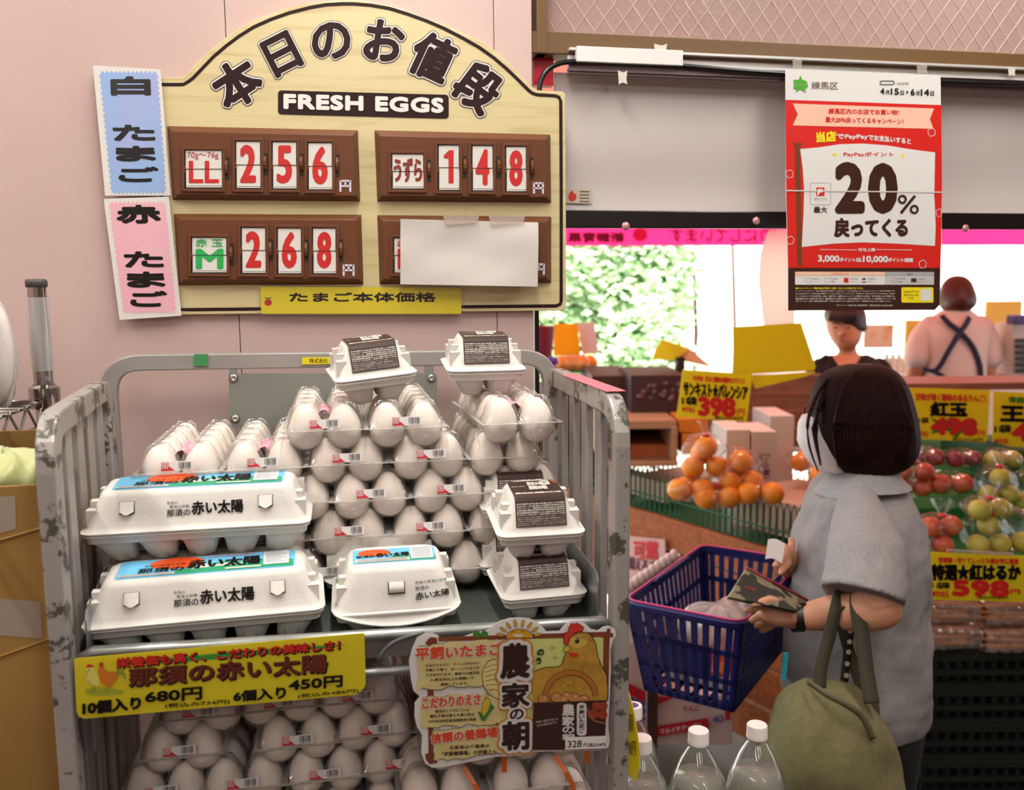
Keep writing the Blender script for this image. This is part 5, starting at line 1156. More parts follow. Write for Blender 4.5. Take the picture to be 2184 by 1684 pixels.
for x in (A0+.05, A1-.05): aw.part(MB().tube([(x, 5.44, 0), (x, 5.44, 2.22)], .02, k=8), 'awning_post', m_alu, True)
VP = Plane((0, 5.40, 1), (0, -1, 0)); mb = MB()
def mirrored(s_, x0, y0, x1, y1, m, b_): lettering(mb, s_, [VP.at(x1, y1*0+y0, 0), VP.at(x0, y0, 0), VP.at(x0, y1, 0), VP.at(x1, y1, 0)], m, b_)
m_vt = transl('valance_print', 'c01258', .6, .6, .02)
mirrored('りにしています', 1430, 488, 1640, 516, m_vt, .03); mirrored('新鮮青果', 1212, 496, 1330, 516, m_vt, .09); ppoly(mb, VP, circ(1365, 500, 16, 16, 15), 0, m_vt)
aw.part(mb, 'valance_lettering')
o = MB(); WP = Plane((0, 5.30, 1), (0, -1, 0)); pts = [(1640, 492), (1690, 488), (1700, 560), (1695, 700), (1660, 705), (1630, 700), (1618, 600), (1622, 540)]
cl_ = MB().slab([WP.at(*p) for p in pts], WP.n, .01); tag(cl_.build('hanging_cloth', transl('white_cloth', 'f0e6e2', .6, .6, .02), loc=WP.at(1650, 700)), 'white cloth hanging from the awning edge beside the campaign poster', 'cloth')
# --- stall A: orange boarded fruit stand running away from the camera
Ub = V3((.38, -.925, 0)); Vb = V3((.925, .38, 0)); B0 = V3((1.10, 3.53, 0)); AZ = math.atan2(Ub.y, Ub.x)
def S(u, v, z): return B0 + Ub*u + Vb*v + V3((0, 0, z))
st = At('fruit_stand', 'long orange-brown boarded fruit stand beyond the trolley', 'stand', S(.3, .4, 0))
R_ = Matrix.Rotation(AZ, 3, 'Z')
for k, (z0, z1) in enumerate(((.68, .80), (.53, .67), (.38, .52), (.23, .37), (.08, .22))):
    for q in range(2): st.part(MB().box(S(-.55+1.02*q+(.06 if k % 2 else 0), .012+.003*(k % 2), (z0+z1)/2), (1.0, .022, z1-z0), rot=R_), 'plank', m_wood, bevel=.003)
for u in (-.9, 0, .95): st.part(MB().box(S(u, .05, .4), (.05, .05, .8), rot=R_), 'post', m_wood)
st.part(MB().box(S(.0, .29, .775), (2.0, .52, .03), rot=R_), 'deck', m_wood2)
for k in range(2): st.part(MB().box(S(1.02, .14+.23*k, .45), (.022, .215, .64), rot=R_), 'end_plank', m_wood, bevel=.003)
# green arched baskets along its edge
def basket_fence(u0, u1, v0, v1, z0, h, label):
    b = At('slatted_fruit_tray', label, 'fruit tray', S((u0+u1)/2, (v0+v1)/2, z0)); n = int((u1-u0)/.028)
    b.part(MB().box(S((u0+u1)/2, (v0+v1)/2, z0+.012), (u1-u0, v1-v0, .02), rot=R_), 'tray_floor', m_crate)
    for side, (pa, pb_, nn) in enumerate((((u0, v0), (u1, v0), n), ((u1, v0), (u1, v1), int((v1-v0)/.028)), ((u0, v1), (u1, v1), n))):
        b.part(MB().tube([S(*pa, z0+h*.45), S(*pb_, z0+h*.45)], .004, k=5), 'rail', m_crate)
        for i in range(nn):
            t0, t1 = i/nn, (i+.8)/nn; p = lambda t: S(pa[0]+(pb_[0]-pa[0])*t, pa[1]+(pb_[1]-pa[1])*t, 0)
            a, c = p(t0), p(t1); up = lambda q, z: q + V3((0, 0, z))
            b.part(MB().tube([up(a, z0), up(a, z0+h*.85), up((a+c)/2, z0+h), up(c, z0+h*.85), up(c, z0)], .0028, k=4, cap=False), 'arched_bar', m_crate)
    return b
basket_fence(.05, .97, .03, .50, .78, .185, 'green arched-bar tray holding bagged oranges on the fruit stand')
basket_fence(-.75, .0, .05, .45, .80, .12, 'green arched-bar tray farther along the stand, mostly in shade')
cb_ = At('cardboard_box', 'pale cardboard box lying in the green tray under the oranges', 'box', S(.78, .28, .82))
cb_.part(MB().box(S(.78, .27, .885), (.30, .36, .12), rot=R_), 'box_body', m_card); 
mb = MB(); fpl = Plane(S(.78, .0885, .88), -Vb)
for k in range(5): pribbon(mb, fpl, circ(1570+k*28, 1125+k*2, 6, 10), 3, .002, mat('print_pink', 'b05a62', .6), True)
cb_.part(mb, 'print')
o = MB().box(S(.18, .25, .87), (.22, .34, .08), rot=R_).build('cardboard_box', m_card, loc=S(.18, .25, .83)); tag(o, 'flat pale cardboard box at the far end of the green tray', 'box')
# --- bagged fruit
m_clear = film('poly_bag', 'ffffff', 1.3, .10, .015); m_or = mat('orange_peel', 'ee8a1c', .42, c2='f29a2a', nscale=8, bump=.15, bscale=220)
m_app = mat('apple_red', 'b0382e', .35, c2='c8683e', nscale=9); m_pear = mat('pear_green', 'a8a63c', .4, c2='c2b653', nscale=7); m_pur = mat('dark_plum_red', '7a2a34', .4, c2='96424a', nscale=8)
m_tie = mat('red_tie', 'd0202a', .4)
_bag = {}
def fruit_bag(px, py, D, cols, rows, rad, m, name, label, group, pile=1.0, tie=True, seed=0, knot=(0, -1)):
    """px,py: centre; fruits placed in pixel offsets of one fruit diameter"""
    rn = random.Random(seed); c = atD(px, py, D); t = thing(name, label, 'bag of fruit', c - V3((0, 0, rad*rows)), 0, group)
    def rel(q): return V3(q) - t.location
    pos = []
    for j in range(rows):
        for i in range(cols - (j % 2)):
            pos.append(c + RH*((i-(cols-1-(j % 2))/2)*rad*2.05) + V3((0, 0, ((rows-1)/2-j)*-rad*1.75)) + FH*rn.uniform(-.3, .3)*rad)
    for i in range(max(1, cols-1) if m is m_or else 0): pos.append(c + RH*((i-(cols-2)/2)*rad*2.05) + FH*rad*1.6)
    for p in pos:
        key = ('f', rad, m.name)
        if key not in _bag: _bag[key] = MB().ball((0, 0, 0), rad, k=14, n=10, sc=(1, 1, .93)).mesh('fruit', m, True)
        o = link('fruit', _bag[key], t, rel(p), (rn.uniform(-.4, .4), rn.uniform(-.4, .4), rn.uniform(0, 6)))
    a, b_ = (cols*rad*1.03), (rows*rad*.92+rad*.12)
    def fn(u, v):
        th = PI*v; ph = 2*PI*u; w_ = 1+.07*math.sin(5*ph+seed)*math.sin(th*4+seed)+.035*math.sin(13*ph+3*th)
        return tuple(rel(c + FH*rad*.8 + RH*(a*math.sin(th)*math.cos(ph)*w_) + FH*(rad*2.1*math.sin(th)*math.sin(ph)*w_) + V3((0, 0, b_*math.cos(th)*w_))))
    MB().grid(fn, 28, 14).build('bag_film', m_clear, t, True)
    if tie:
        k = c + V3((0, 0, b_)) + RH*knot[0]*a*.5
        MB().lathe([(0, -.004), (.010, -.004), (.012, 0), (.010, .004), (0, .004)], rel(k), 8, m_tie).build('tie', None, t)
        MB().lathe([(.006, 0), (.012, .012), (.026, .034), (.03, .045)], rel(k), 12, rib=lambda a_, z: 1+.25*math.sin(5*a_)).build('bag_neck', m_clear, t, True)
    return t
og = 'bagged oranges on the stand'
for k, (x, y, c_, r_, l_) in enumerate(((1505, 975, 2, 2, 'bag of oranges at the top of the orange pile by the white boxes'), (1580, 1005, 2, 2, 'bag of oranges at the right of the pile before the white boxes'), (1475, 1045, 2, 1, 'bag of two oranges at the left foot of the orange pile'),
                                  (1530, 1060, 2, 1, 'bag of two oranges at the front foot of the orange pile'), (1620, 1050, 2, 1, 'bag of two oranges at the right foot of the pile on cardboard'))):
    fruit_bag(x, y, 2.98-.03*(k > 1), c_, r_, .039, m_or, 'orange_bag', l_, og, seed=k, tie=k in (0, 3))
fruit_bag(1708, 985, 3.3, 1, 1, .038, m_or, 'orange_bag', 'bag with an orange peeking out beside the white face mask', og, seed=9, tie=False)
fruit_bag(1752, 1015, 2.9, 1, 1, .038, m_or, 'orange_bag', 'bag with an orange half hidden by the shopper collar', og, seed=10, tie=False)
# white boxes behind the oranges
def text_on(o, s_, pts, m, b_=0, name='print'):
    return None
for k, (x0, x1, l_) in enumerate(((1548, 1598, 'tall white fruit box with purple vertical print, left one of two'), (1602, 1655, 'tall white fruit box with purple vertical print, right one of two'))):
    o = bb('fruit_box', l_, 'box', x0, 915 + 4*k, x1, 1075, 3.12, .22, mat('white_carton', 'd9cdc4', .6), 0, 'white fruit boxes behind the oranges')
    fpl = Plane(atD((x0+x1)/2, 1000, 3.115), -FH); mb = MB()
    for cidx, word in enumerate(('パッション', 'フルーツ')):
        for i, ch in enumerate(word): lettering(mb, ch, pquad(fpl, x0+12+cidx*15, 968+i*16, x0+24+cidx*15, 981+i*16, .002), mat('print_purple', '8a4a6a', .6), .03)
    mb.v = [tuple(o.matrix_world.inverted() @ V3(v)) if 0 else tuple(Matrix.Rotation(-o.rotation_euler.z, 3, 'Z') @ (V3(v)-o.location)) for v in mb.v]; mb.build('print', None, o)
bb('fruit_box', 'plain white fruit box standing behind the two printed ones', 'box', 1640, 885, 1692, 1075, 3.42, .25, mat('white_carton', 'd9cdc4'), 0, 'white fruit boxes behind the oranges')
# dark shelves, boxes behind the orange display
bb('display_cabinet', 'low dark wood cabinet behind the trolley rail with a pale top', 'cabinet', 1262, 800, 1348, 1060, 3.9, .5, m_dwood)
bb('dark_crate', 'dark crate of purple produce left of the yellow 398 yen sign', 'crate', 1345, 800, 1462, 900, 3.7, .4, mat('dark_purple_crate', '3a2228', .6))
pg = At('grape_pile', 'pile of dark purple grapes on the dark crate', 'grapes', atD(1400, 850, 3.68)); mb = MB(); rn = random.Random(3)
for i in range(170): q = atD(rn.uniform(1350, 1458), rn.uniform(822, 846), 3.72); mb.ball(q + FH*rn.uniform(-.03, .1) + V3((0, 0, rn.uniform(-.02, .02))), .013, k=7, n=5)
pg.part(mb, 'grapes', mat('grape_dark', '54343e', .35, c2='6e4a50', nscale=30), True, kind='stuff')
tb = At('open_shelf', 'pale wooden open shelf box with cartons inside, left of the oranges', 'shelf', atD(1360, 985, 3.55))
for (x0, y0, x1, y1) in ((1285, 897, 1442, 913), (1285, 913, 1296, 990), (1432, 908, 1444, 990), (1285, 985, 1444, 993)):
    a, c = atD(x0, y0, 3.5), atD(x1, y1, 3.5); tb.part(MB().box((a+c)/2 + FH*.2, ((x1-x0)/FPX*3.5, .42, a.z-c.z), rot=Matrix.Rotation(math.atan2(RH.y, RH.x), 3, 'Z')), 'panel', m_wood2, bevel=.002)
a, c = atD(1290, 905, 3.9), atD(1440, 992, 3.9); tb.part(MB().box((a+c)/2, (150/FPX*3.9, .01, a.z-c.z), rot=Matrix.Rotation(math.atan2(RH.y, RH.x), 3, 'Z')), 'back_panel', m_dwood)
bb('carton', 'orange-brown carton lying inside the pale open shelf', 'box', 1318, 948, 1425, 984, 3.6, .25, mat('orange_cardboard', 'b8623a', .7))
bb('tin_box', 'orange box with a pale oval mark, upper one of the stack', 'box', 1448, 893, 1510, 922, 3.5, .2, mat('bright_orange_box', 'd98022', .5), 0, 'orange gift boxes'); bb('tin_box', 'orange box with a pale oval mark, lower one of the stack', 'box', 1455, 925, 1505, 968, 3.5, .2, mat('bright_orange_box', 'd98022'), 0, 'orange gift boxes')
bb('orange_bottle_pack', 'small orange upright pack standing left of the white boxes', 'pack', 1524, 912, 1545, 960, 3.3, .06, mat('bright_orange_box', 'd98022'))
# wooden back boards
bk2 = At('back_board', 'brown wooden back board of the stand below the staff', 'board', atD(1650, 900, 3.9))
for k in range(4):
    a, c = atD(1440, 800+38*k, 3.9), atD(1860, 836+38*k, 3.9); bk2.part(MB().box((a+c)/2, ((420)/FPX*3.9, .03, a.z-c.z), rot=Matrix.Rotation(math.atan2(RH.y, RH.x), 3, 'Z')), 'plank', mat('rosy_wood', '96614b', .6, c2='7e4a38', nscale=5, stretch=(1, 6, 6)), bevel=.002)
# lower-left: apple carton, notice, radish-like white row
apb = bb('apple_carton', 'white and red apple carton with blue letters standing on the floor under the basket', 'box', 1392, 1478, 1562, 1590, 2.85, .36, mat('apple_carton_white', 'd6c0b8', .6), -.02)
fpl = Plane(atD(1480, 1540, 2.845), -(Matrix.Rotation(-.02, 3, 'Z') @ FH)); mb = MB()
def onto(o, mb, name): mb.v = [tuple(Matrix.Rotation(-o.rotation_euler.z, 3, 'Z') @ (V3(v)-o.location)) for v in mb.v]; return mb.build(name, None, o)
ppoly(mb, fpl, [(1393, 1549), (1510, 1530), (1512, 1552), (1393, 1572)], .003, mat('carton_red', 'c4202c', .5)); ppoly(mb, fpl, [(1546, 1516), (1558, 1514), (1558, 1534), (1547, 1536)], .003, mat('carton_red', 'c4202c')); ppoly(mb, fpl, [(1393, 1484), (1440, 1486), (1400, 1503)], .003, mat('carton_red', 'c4202c'))
lettering(mb, '40', pquad(fpl, 1520, 1526, 1543, 1542, .004, -.1), mat('carton_blue', '5a5a9a', .5), .03); lettering(mb, 'マルイチアップル', pquad(fpl, 1408, 1554, 1498, 1566, .005, -.16), mat('sign_white', 'e2deda'), .03)
lettering(mb, 'りんご', pquad(fpl, 1458, 1505, 1492, 1516, .004, -.05), mat('carton_red', 'c4202c'), .05)
onto(apb, mb, 'print')
ap2 = bb('apple_carton', 'white and red apple carton end with big blue letters, next to the trolley post', 'box', 1330, 1330, 1388, 1600, 2.8, .3, mat('apple_carton_white', 'd6c0b8'), .12)
fpl = Plane(atD(1360, 1500, 2.795), -(Matrix.Rotation(.12, 3, 'Z') @ FH)); mb = MB()
ppoly(mb, fpl, [(1332, 1452), (1384, 1478), (1384, 1502), (1332, 1476)], .004, mat('carton_red', 'c4202c')); ppoly(mb, fpl, [(1332, 1530), (1384, 1552), (1384, 1566), (1332, 1545)], .004, mat('carton_red', 'c4202c'))
lettering(mb, 'PPLE', pquad(fpl, 1332, 1482, 1380, 1520, .005, .35), mat('carton_blue', '5a5a9a'), .05); onto(ap2, mb, 'print')
npl = Plane(S(.28, -.02, .6), -Vb)
def on_plane_sheet(name, label, cat, pts, pl, m, writ, th=.003, grp=None):
    o = At(name, label, cat, pl.at(*pts[-1])); o.part(MB().slab([pl.at(*p) for p in pts], pl.n, th), 'card', m)
    mb = MB()
    for s_, bx, mm, b_, sk in writ:
        if s_ == '#': ppoly(mb, pl, bx, .002 + b_, mm)
        else: lettering(mb, s_, pquad(pl, *bx, .0045, sk), mm, b_)
    if writ: o.part(mb, 'lettering')
    if grp: o.o['group'] = grp
    return o
m_nr = mat('notice_red', 'd02028', .5); m_pk = mat('notice_pink', 'dba8a0', .6)
on_plane_sheet('rubbish_notice', 'pinkish notice with big red letters clipped to the orange stand boards', 'notice', [(1334, 1142), (1418, 1150), (1420, 1240), (1334, 1240)], npl, m_pk,
   [('可燃', (1352, 1152, 1402, 1190), m_nr, .04, .05), ('燃えるごみ', (1339, 1186, 1412, 1212), mat('notice_plum', '5a1a30', .5), .04, .16)])
wr = At('white_stake_row', 'row of white rounded tray edges behind the basket rim', 'tray', S(.60, -.16, .55)); 
for k in range(9): wr.part(MB().ball(atD(1345+11.5*k, 1248-8*k, 2.45), .012, k=10, n=8, sc=(1, 1, 1.5)), 'tip', mat('soft_white_plastic', 'd8bdb4', .4), True)
for k in range(8): wr.part(MB().tube([atD(1345+11.5*k, 1250-8*k, 2.45), atD(1345+11.5*(k+1), 1250-8*(k+1), 2.45)], .009, k=6), 'edge', mat('soft_white_plastic', 'd8bdb4'))
wr.part(MB().slab([atD(1335, 1262, 2.46), atD(1450, 1182, 2.46), atD(1450, 1300, 2.46), atD(1335, 1380, 2.46)], -FH, .01), 'tray_side', mat('soft_white_plastic', 'd8bdb4'))
wr.part(MB().box(atD(1392, 1290, 2.52) - V3((0, 0, .66)), (.03, .03, 1.2), rot=Matrix.Rotation(math.atan2(RH.y, RH.x), 3, 'Z')), 'stand_post', m_dwood)
# --- yellow price signs
m_sy = transl('sign_yellow', 'f3e62a', .45, .4, .04); m_sr = mat('sign_price_red', 'd8221c', .45)
def face_plane(px, py, D, rz=0): return Plane(atD(px, py, D), -(Matrix.Rotation(rz, 3, 'Z') @ FH))
def fine(x0, y0, x1, y1, n=14, m=m_sr, sk=0, seed=1):
    return None
p = face_plane(1525, 840, 2.95)
on_plane_sheet('price_sign', 'yellow sign reading 398 yen for oranges, clipped left of the blank yellow sheet', 'price sign', [(1456, 788), (1605, 797), (1593, 899), (1443, 889)], p, m_sy,
   [('今が旬！甘みと酸味の絶妙なバランス', (1478, 800, 1588, 812), m_sr, .05, .06), ('サンキスト★バレンシア', (1458, 814, 1594, 842), m_ink, .05, .07), ('1袋', (1455, 845, 1486, 862), m_ink, .06, .06), ('398', (1492, 848, 1566, 884), m_sr, .10, .04), ('円', (1573, 872, 1588, 885), m_sr, .05, 0), ('税込429.84円', (1525, 886, 1585, 894), m_ink, .04, .03), ('●特価品', (1455, 866, 1482, 878), m_sr, .02, .05)], grp='yellow price signs')
on_plane_sheet('yellow_sheet', 'large blank yellow sheet, the back of a sign on the stand', 'sheet', [(1563, 697), (1709, 688), (1740, 782), (1736, 790), (1565, 799)], face_plane(1650, 740, 2.9, .1), m_sy, [])
on_plane_sheet('yellow_sheet', 'second yellow sheet sagging under the large blank one', 'sheet', [(1600, 802), (1740, 792), (1722, 802), (1612, 828)], face_plane(1650, 810, 2.93, .1), m_sy, [])
sc_ = At('stand_clip', 'black clip stand with folded yellow sheet on the far counter', 'sign holder', atD(1450, 790, 4.0))
sc_.part(MB().slab([atD(x, y, 4.0) for x, y in ((1412, 724), (1470, 742), (1440, 768), (1392, 766), (1398, 745))], -FH, .004), 'yellow_flap', m_sy)
sc_.part(MB().slab([atD(x, y, 4.02) for x, y in ((1412, 724), (1470, 742), (1515, 780), (1530, 785), (1450, 768))], -FH, .004), 'peach_flap', mat('peach_paper', 'e8b088', .5))
sc_.part(MB().box(atD(1450, 778, 4.0), (.035, .03, .07)), 'clip', m_lk)
on_plane_sheet('price_sign', 'yellow sign reading 498 yen for red apples, hung under the ledge', 'price sign', [(1925, 826), (2112, 832), (2106, 943), (1920, 934)], face_plane(2030, 885, 3.0), m_sy,
   [('甘味が強く酸味のあるりんご！', (1953, 838, 2102, 853), m_sr, .05, .03), ('紅玉', (1986, 858, 2062, 886), m_ink, .08, .01), ('#', [(1985, 925), (1998, 905), (1985, 890), (2010, 900), (2030, 888), (2045, 900), (2075, 890), (2066, 908), (2085, 925), (2055, 918), (2040, 934), (2022, 918)], mat('sign_green', '3f8a2a', .5), 0, 0), ('498', (1988, 892, 2082, 924), m_sr, .11, .03), ('1袋', (1960, 890, 1980, 902), m_ink, .05, 0), ('円', (2086, 918, 2100, 930), m_sr, .04, 0), ('税込537.84円', (2032, 932, 2096, 940), m_ink, .03, .03), ('●特価品', (1956, 918, 1980, 930), m_sr, .02, 0)], grp='yellow price signs')
on_plane_sheet('price_sign', 'yellow sign cut off by the frame, big black character above the 4', 'price sign', [(2119, 834), (2300, 842), (2300, 960), (2117, 950)], face_plane(2190, 890, 3.0), m_sy,
   [('青森産', (2152, 846, 2200, 858), mat('sign_green', '3f8a2a'), .09, .03), ('王林', (2135, 864, 2240, 898), m_ink, .07, .02), ('498', (2162, 902, 2262, 938), m_sr, .11, .02), ('1袋', (2122, 906, 2156, 922), m_ink, .06, 0), ('●特価', (2122, 934, 2150, 946), m_sr, .02, 0)], grp='yellow price signs')
on_plane_sheet('price_sign', 'yellow sign reading 598 yen for sweet potatoes before the brown packs', 'price sign', [(1979, 1177), (2200, 1186), (2200, 1284), (1978, 1278)], face_plane(2090, 1230, 2.4), m_sy,
   [('茨城産・甘くてしっとり焼き芋に最適', (2002, 1188, 2172, 1199), m_sr, .06, .02), ('特選★紅はるか', (1988, 1204, 2176, 1236), m_ink, .06, 0), ('1袋', (1987, 1241, 2026, 1254), m_ink, .05, .02), ('598', (2034, 1238, 2150, 1268), m_sr, .10, .02), ('円', (2156, 1256, 2176, 1266), m_sr, .06, 0), ('税込645.84円', (2085, 1269, 2150, 1276), m_ink, .03, .02), ('●特価品', (1988, 1258, 2024, 1272), m_sr, .02, .03)], grp='yellow price signs')
tag(MB().tube([atD(2020, 1173, 2.39), atD(2160, 1181, 2.39)], .004, k=6).build('sign_rod', m_tape, loc=atD(2020, 1173, 2.39)), 'clear plastic rod holding the 598 yen sign', 'rod')
# --- stall B steps on the right with turf
stb = At('turf_steps', 'stepped fruit display covered in green turf behind the shopper', 'display', atD(2100, 1200, 2.8))
RZ = Matrix.Rotation(math.atan2(RH.y, RH.x), 3, 'Z')
for k, (yt, yb, D) in enumerate(((1190, 1400, 2.62), (1078, 1190, 2.86), (1008, 1078, 3.1), (960, 1008, 3.34))):
    a, c = atD(1935, yt, D), atD(2405, yb+30, D); stb.part(MB().box((a+c)/2 + FH*.16, (470/FPX*D, .36, a.z-c.z), rot=RZ), 'step', m_turf, bevel=.006)
a, c = atD(2108, 940, 3.0), atD(2118, 1160, 3.0); stb.part(MB().box((a+c)/2+FH*.1, (.012, .5, a.z-c.z), rot=RZ), 'divider', mat('dark_green_board', '0f4a2c', .5))
bb('back_ledge', 'thin rosy wooden ledge above the hanging price signs', 'ledge', 1905, 818, 2420, 828, 3.25, .25, mat('rosy_wood', '96614b'))
ag, pgp = 'bagged red apples on turf', 'bagged green pears on turf'
for k, (x, y, c_, r_, rad, m, l_) in enumerate(((1975, 975, 2, 1, .036, m_pur, 'dark red apple bag on the top step under the 498 sign'), (2055, 978, 2, 1, .034, m_pur, 'dark red apple bag on the top step beside the divider'),
     (1948, 1005, 2, 1, .036, m_app, 'red apple bag on the second step, tied neck at its left'), (1948, 1040, 2, 1, .038, m_app, 'red apple bag half hidden behind the shopper shoulder'), (2030, 1032, 2, 1, .041, m_app, 'red apple bag with two big apples on the second step'),
     (2008, 1122, 2, 1, .036, m_app, 'crumpled red apple bag upper part above the 598 sign'), (1985, 1160, 2, 1, .036, m_app, 'red apple bag just above the left corner of the 598 sign'))):
    fruit_bag(x, y, 2.82 if y < 1000 else (2.76 if y < 1100 else 2.5), c_, r_, rad*.84, m, 'apple_bag', l_, ag, seed=20+k, tie=k in (2, 5))
for k, (x, y, c_, r_, l_) in enumerate(((2140, 980, 2, 1, 'pale pear bag on the top step at the frame edge'), (2130, 1035, 2, 2, 'green pear bag on the second step right of the divider'), (2185, 1050, 1, 2, 'green pear bag cut off by the frame, second step'),
     (2110, 1085, 2, 1, 'green pear bag with red tie, middle of the display'), (2110, 1140, 2, 2, 'large green pear bag right above the 598 sign'), (2180, 1135, 1, 2, 'green pear bag cut off by the frame, lowest step'))):
    fruit_bag(x, y, 2.82 if y < 1000 else (2.74 if y < 1070 else 2.5), c_, r_, .031, m_pear, 'pear_bag', l_, pgp, seed=40+k, tie=k in (1, 3, 4))
# brown packs of sweet potatoes
m_sp = mat('sweet_potato', '9c5528', .5, c2='c98a48', nscale=20, stretch=(1, 3, 3))
for k, (x0, x1, y0, y1, l_) in enumerate(((1962, 2090, 1283, 1330, 'film pack of long golden sweet potatoes, upper left pack'), (1962, 2090, 1335, 1388, 'film pack of long golden sweet potatoes, lower left pack'), (2100, 2260, 1285, 1335, 'film pack of long golden sweet potatoes, upper right pack'), (2100, 2260, 1340, 1395, 'film pack of long golden sweet potatoes, lower right pack'))):
    t = thing('sweet_potato_pack', l_, 'pack', atD((x0+x1)/2, y1, 2.44), math.atan2(RH.y, RH.x), 'sweet potato packs'); w_ = (x1-x0)/FPX*2.44; h_ = (y1-y0)/FPX*2.44; rn = random.Random(k)
    for i in range(9):
        zz = h_*(.18+.28*(i % 3)); yy = .03+.05*(i//3); rr = h_*(.15+.05*rn.random())
        MB().tube([(-w_/2*.95, yy, zz), (-w_*.3, yy, zz+rn.uniform(-.003, .003)), (w_*.3, yy, zz), (w_/2*.95, yy, zz)], rr, k=8, scale=[.4, 1, .95, .4]).build('sweet_potato', m_sp, t, True)
    MB().grid(lambda u, v: (-w_/2+w_*u, -.004-.010*abs(math.sin(u*19+k))*abs(math.sin(v*7+u*3)) if 0 < v < 1 else .04, h_*v), 40, 8).build('pack_film', film('pack_film', 'f8efe8', 3.0, .16, .12), t, True)
    MB().grid(lambda u, v: (-w_/2+w_*u, .15*v, h_+.003*math.sin(u*25+v*4)), 30, 4).build('pack_top', m_clear, t, True)
# dark stacked crates under them
for k in range(4):
    y0 = 1396+76*k; t = At('plastic_crate', f'black-green slatted plastic crate under the sweet potatoes, {["topmost", "second", "third", "lowest"][k]} of its stack', 'crate', atD(2120, y0+74, 2.46), 'black-green crates')
    for x0, x1, ya, yb_ in ((1940, 2330, y0, y0+12), (1940, 2330, y0+64, y0+74), (1940, 2330, y0+36, y0+42)):
        a, c = atD(x0, ya, 2.46), atD(x1, yb_, 2.46); t.part(MB().box((a+c)/2 + FH*.01, ((x1-x0)/FPX*2.46, .02, a.z-c.z), rot=RZ), 'rim' if ya == y0 else 'rail', m_blackc, bevel=.001)
    for q in range(16):
        a, c = atD(1942+q*25, y0+12, 2.47), atD(1952+q*25, y0+64, 2.47); t.part(MB().box((a+c)/2 + FH*.01, (10/FPX*2.47, .012, a.z-c.z), rot=RZ), 'slat', m_blackc)
    a, c = atD(1940, y0, 2.5), atD(2330, y0+74, 2.5); t.part(MB().box((a+c)/2 + FH*.22, (390/FPX*2.5, .4, (a.z-c.z)*.9), rot=RZ), 'dark_infill', mat('crate_dark_inside', '0e0d0c', .8))  # near-black block stands in for the shade inside the crate
bb('crate_plinth', 'dark plinth under the black-green crates', 'plinth', 1940, 1700, 2330, 1900, 2.5, .4, m_blackc)
# --- far counter and bright things behind the staff
bb('yellow_board', 'yellow notice board behind the woman with crossed straps, upper right', 'board', 2103, 642, 2178, 742, 5.6, .03, mat('lit_yellow', 'f0c84a', .5)); bb('yellow_board', 'yellow panel between the two staff women', 'board', 1932, 682, 1968, 772, 5.6, .03, mat('lit_yellow', 'f0c84a'))
bb('framed_photo', 'pale framed picture of orange food behind the woman in black', 'picture', 1843, 692, 1906, 742, 6.0, .02, mat('pale_peach', 'f2d8c4', .5, c2='e8a868', nscale=9, ramp=(.5, .6)))
bb('pink_display_case', 'pink tinted display case at the far right behind the staff', 'display case', 2100, 742, 2160, 820, 5.2, .3, mat('pink_case', 'e6b8b0', .5, c2='c98a90', nscale=9))
lv = At('louvred_unit', 'white unit with dark horizontal louvers at the right frame edge', 'unit', atD(2190, 790, 4.9)); a, c = atD(2160, 690, 4.9), atD(2260, 800, 4.9); lv.part(MB().box((a+c)/2+FH*.1, (100/FPX*4.9, .18, a.z-c.z), rot=RZ), 'unit_body', mat('unit_white', 'd8c4bc', .6))
for k in range(6): a, c = atD(2167, 722+13*k, 4.88), atD(2255, 729+13*k, 4.88); lv.part(MB().box((a+c)/2, (88/FPX*4.88, .02, a.z-c.z), rot=RZ), 'louver', m_lk)
pu = bb('purple_bag', 'small dark blue and violet bag by the yellow board', 'bag', 2166, 672, 2200, 692, 4.8, .1, mat('violet', '4a3a7a', .5), bevel=.01)
fc = bb('far_counter', 'long white far counter behind the staff', 'counter', 1640, 800, 2420, 960, 6.2, .5, mat('counter_white', 'e0d0c8', .6))
for k in range(6): o = MB().lathe([(0, 0), (.028, 0), (.028, .10), (.014, .13), (.014, .15), (0, .15)], k=12).build('small_bottle', mat('jar_pale', 'd8c8b8', .3), smooth=40); o.location = atD(1890+13*k, 799, 6.3); tag(o, f'small pale bottle on the far counter, {ordn[k]} from the black top', 'bottle', 'bottles on the far counter')
# far left stand seen between poster board and trolley
fl = bb('far_fruit_table', 'far sunlit table with oranges beyond the signboard edge', 'table', 1150, 838, 1300, 1000, 4.6, .6, m_dwood)
gb = At('green_basket', 'green mesh basket under the far oranges', 'basket', atD(1225, 838, 4.3)); 
for k in range(14): gb.part(MB().box(atD(1186+6*k, 815, 4.3), (.006, .01, .10), rot=RZ), 'bar', m_crate)
for y in (792, 815, 838): a, c = atD(1184, y, 4.3), atD(1268, y, 4.3); gb.part(MB().tube([a, c], .006, k=5), 'rail', m_crate)
for k in range(4): fruit_bag(1196+15*k, 776, 4.4, 1, 1, .042, m_or, 'orange_bag', f'single orange in the far green basket, {ordn[k]} from its left', 'oranges in the far basket', seed=60+k, tie=False)
on_plane_sheet('price_sign', 'sunlit orange-yellow sign above the far green basket', 'price sign', [(1181, 690), (1232, 690), (1238, 758), (1181, 758)], face_plane(1205, 725, 4.35), transl('deep_yellow', 'f8bc1e', .5, .4, .03), []); on_plane_sheet('price_sign', 'pale pink slanted sign beside the far orange-yellow one', 'price sign', [(1231, 690), (1268, 685), (1276, 752), (1243, 756)], face_plane(1250, 722, 4.4), mat('pale_pink_sign', 'f0cfc8', .5), [])
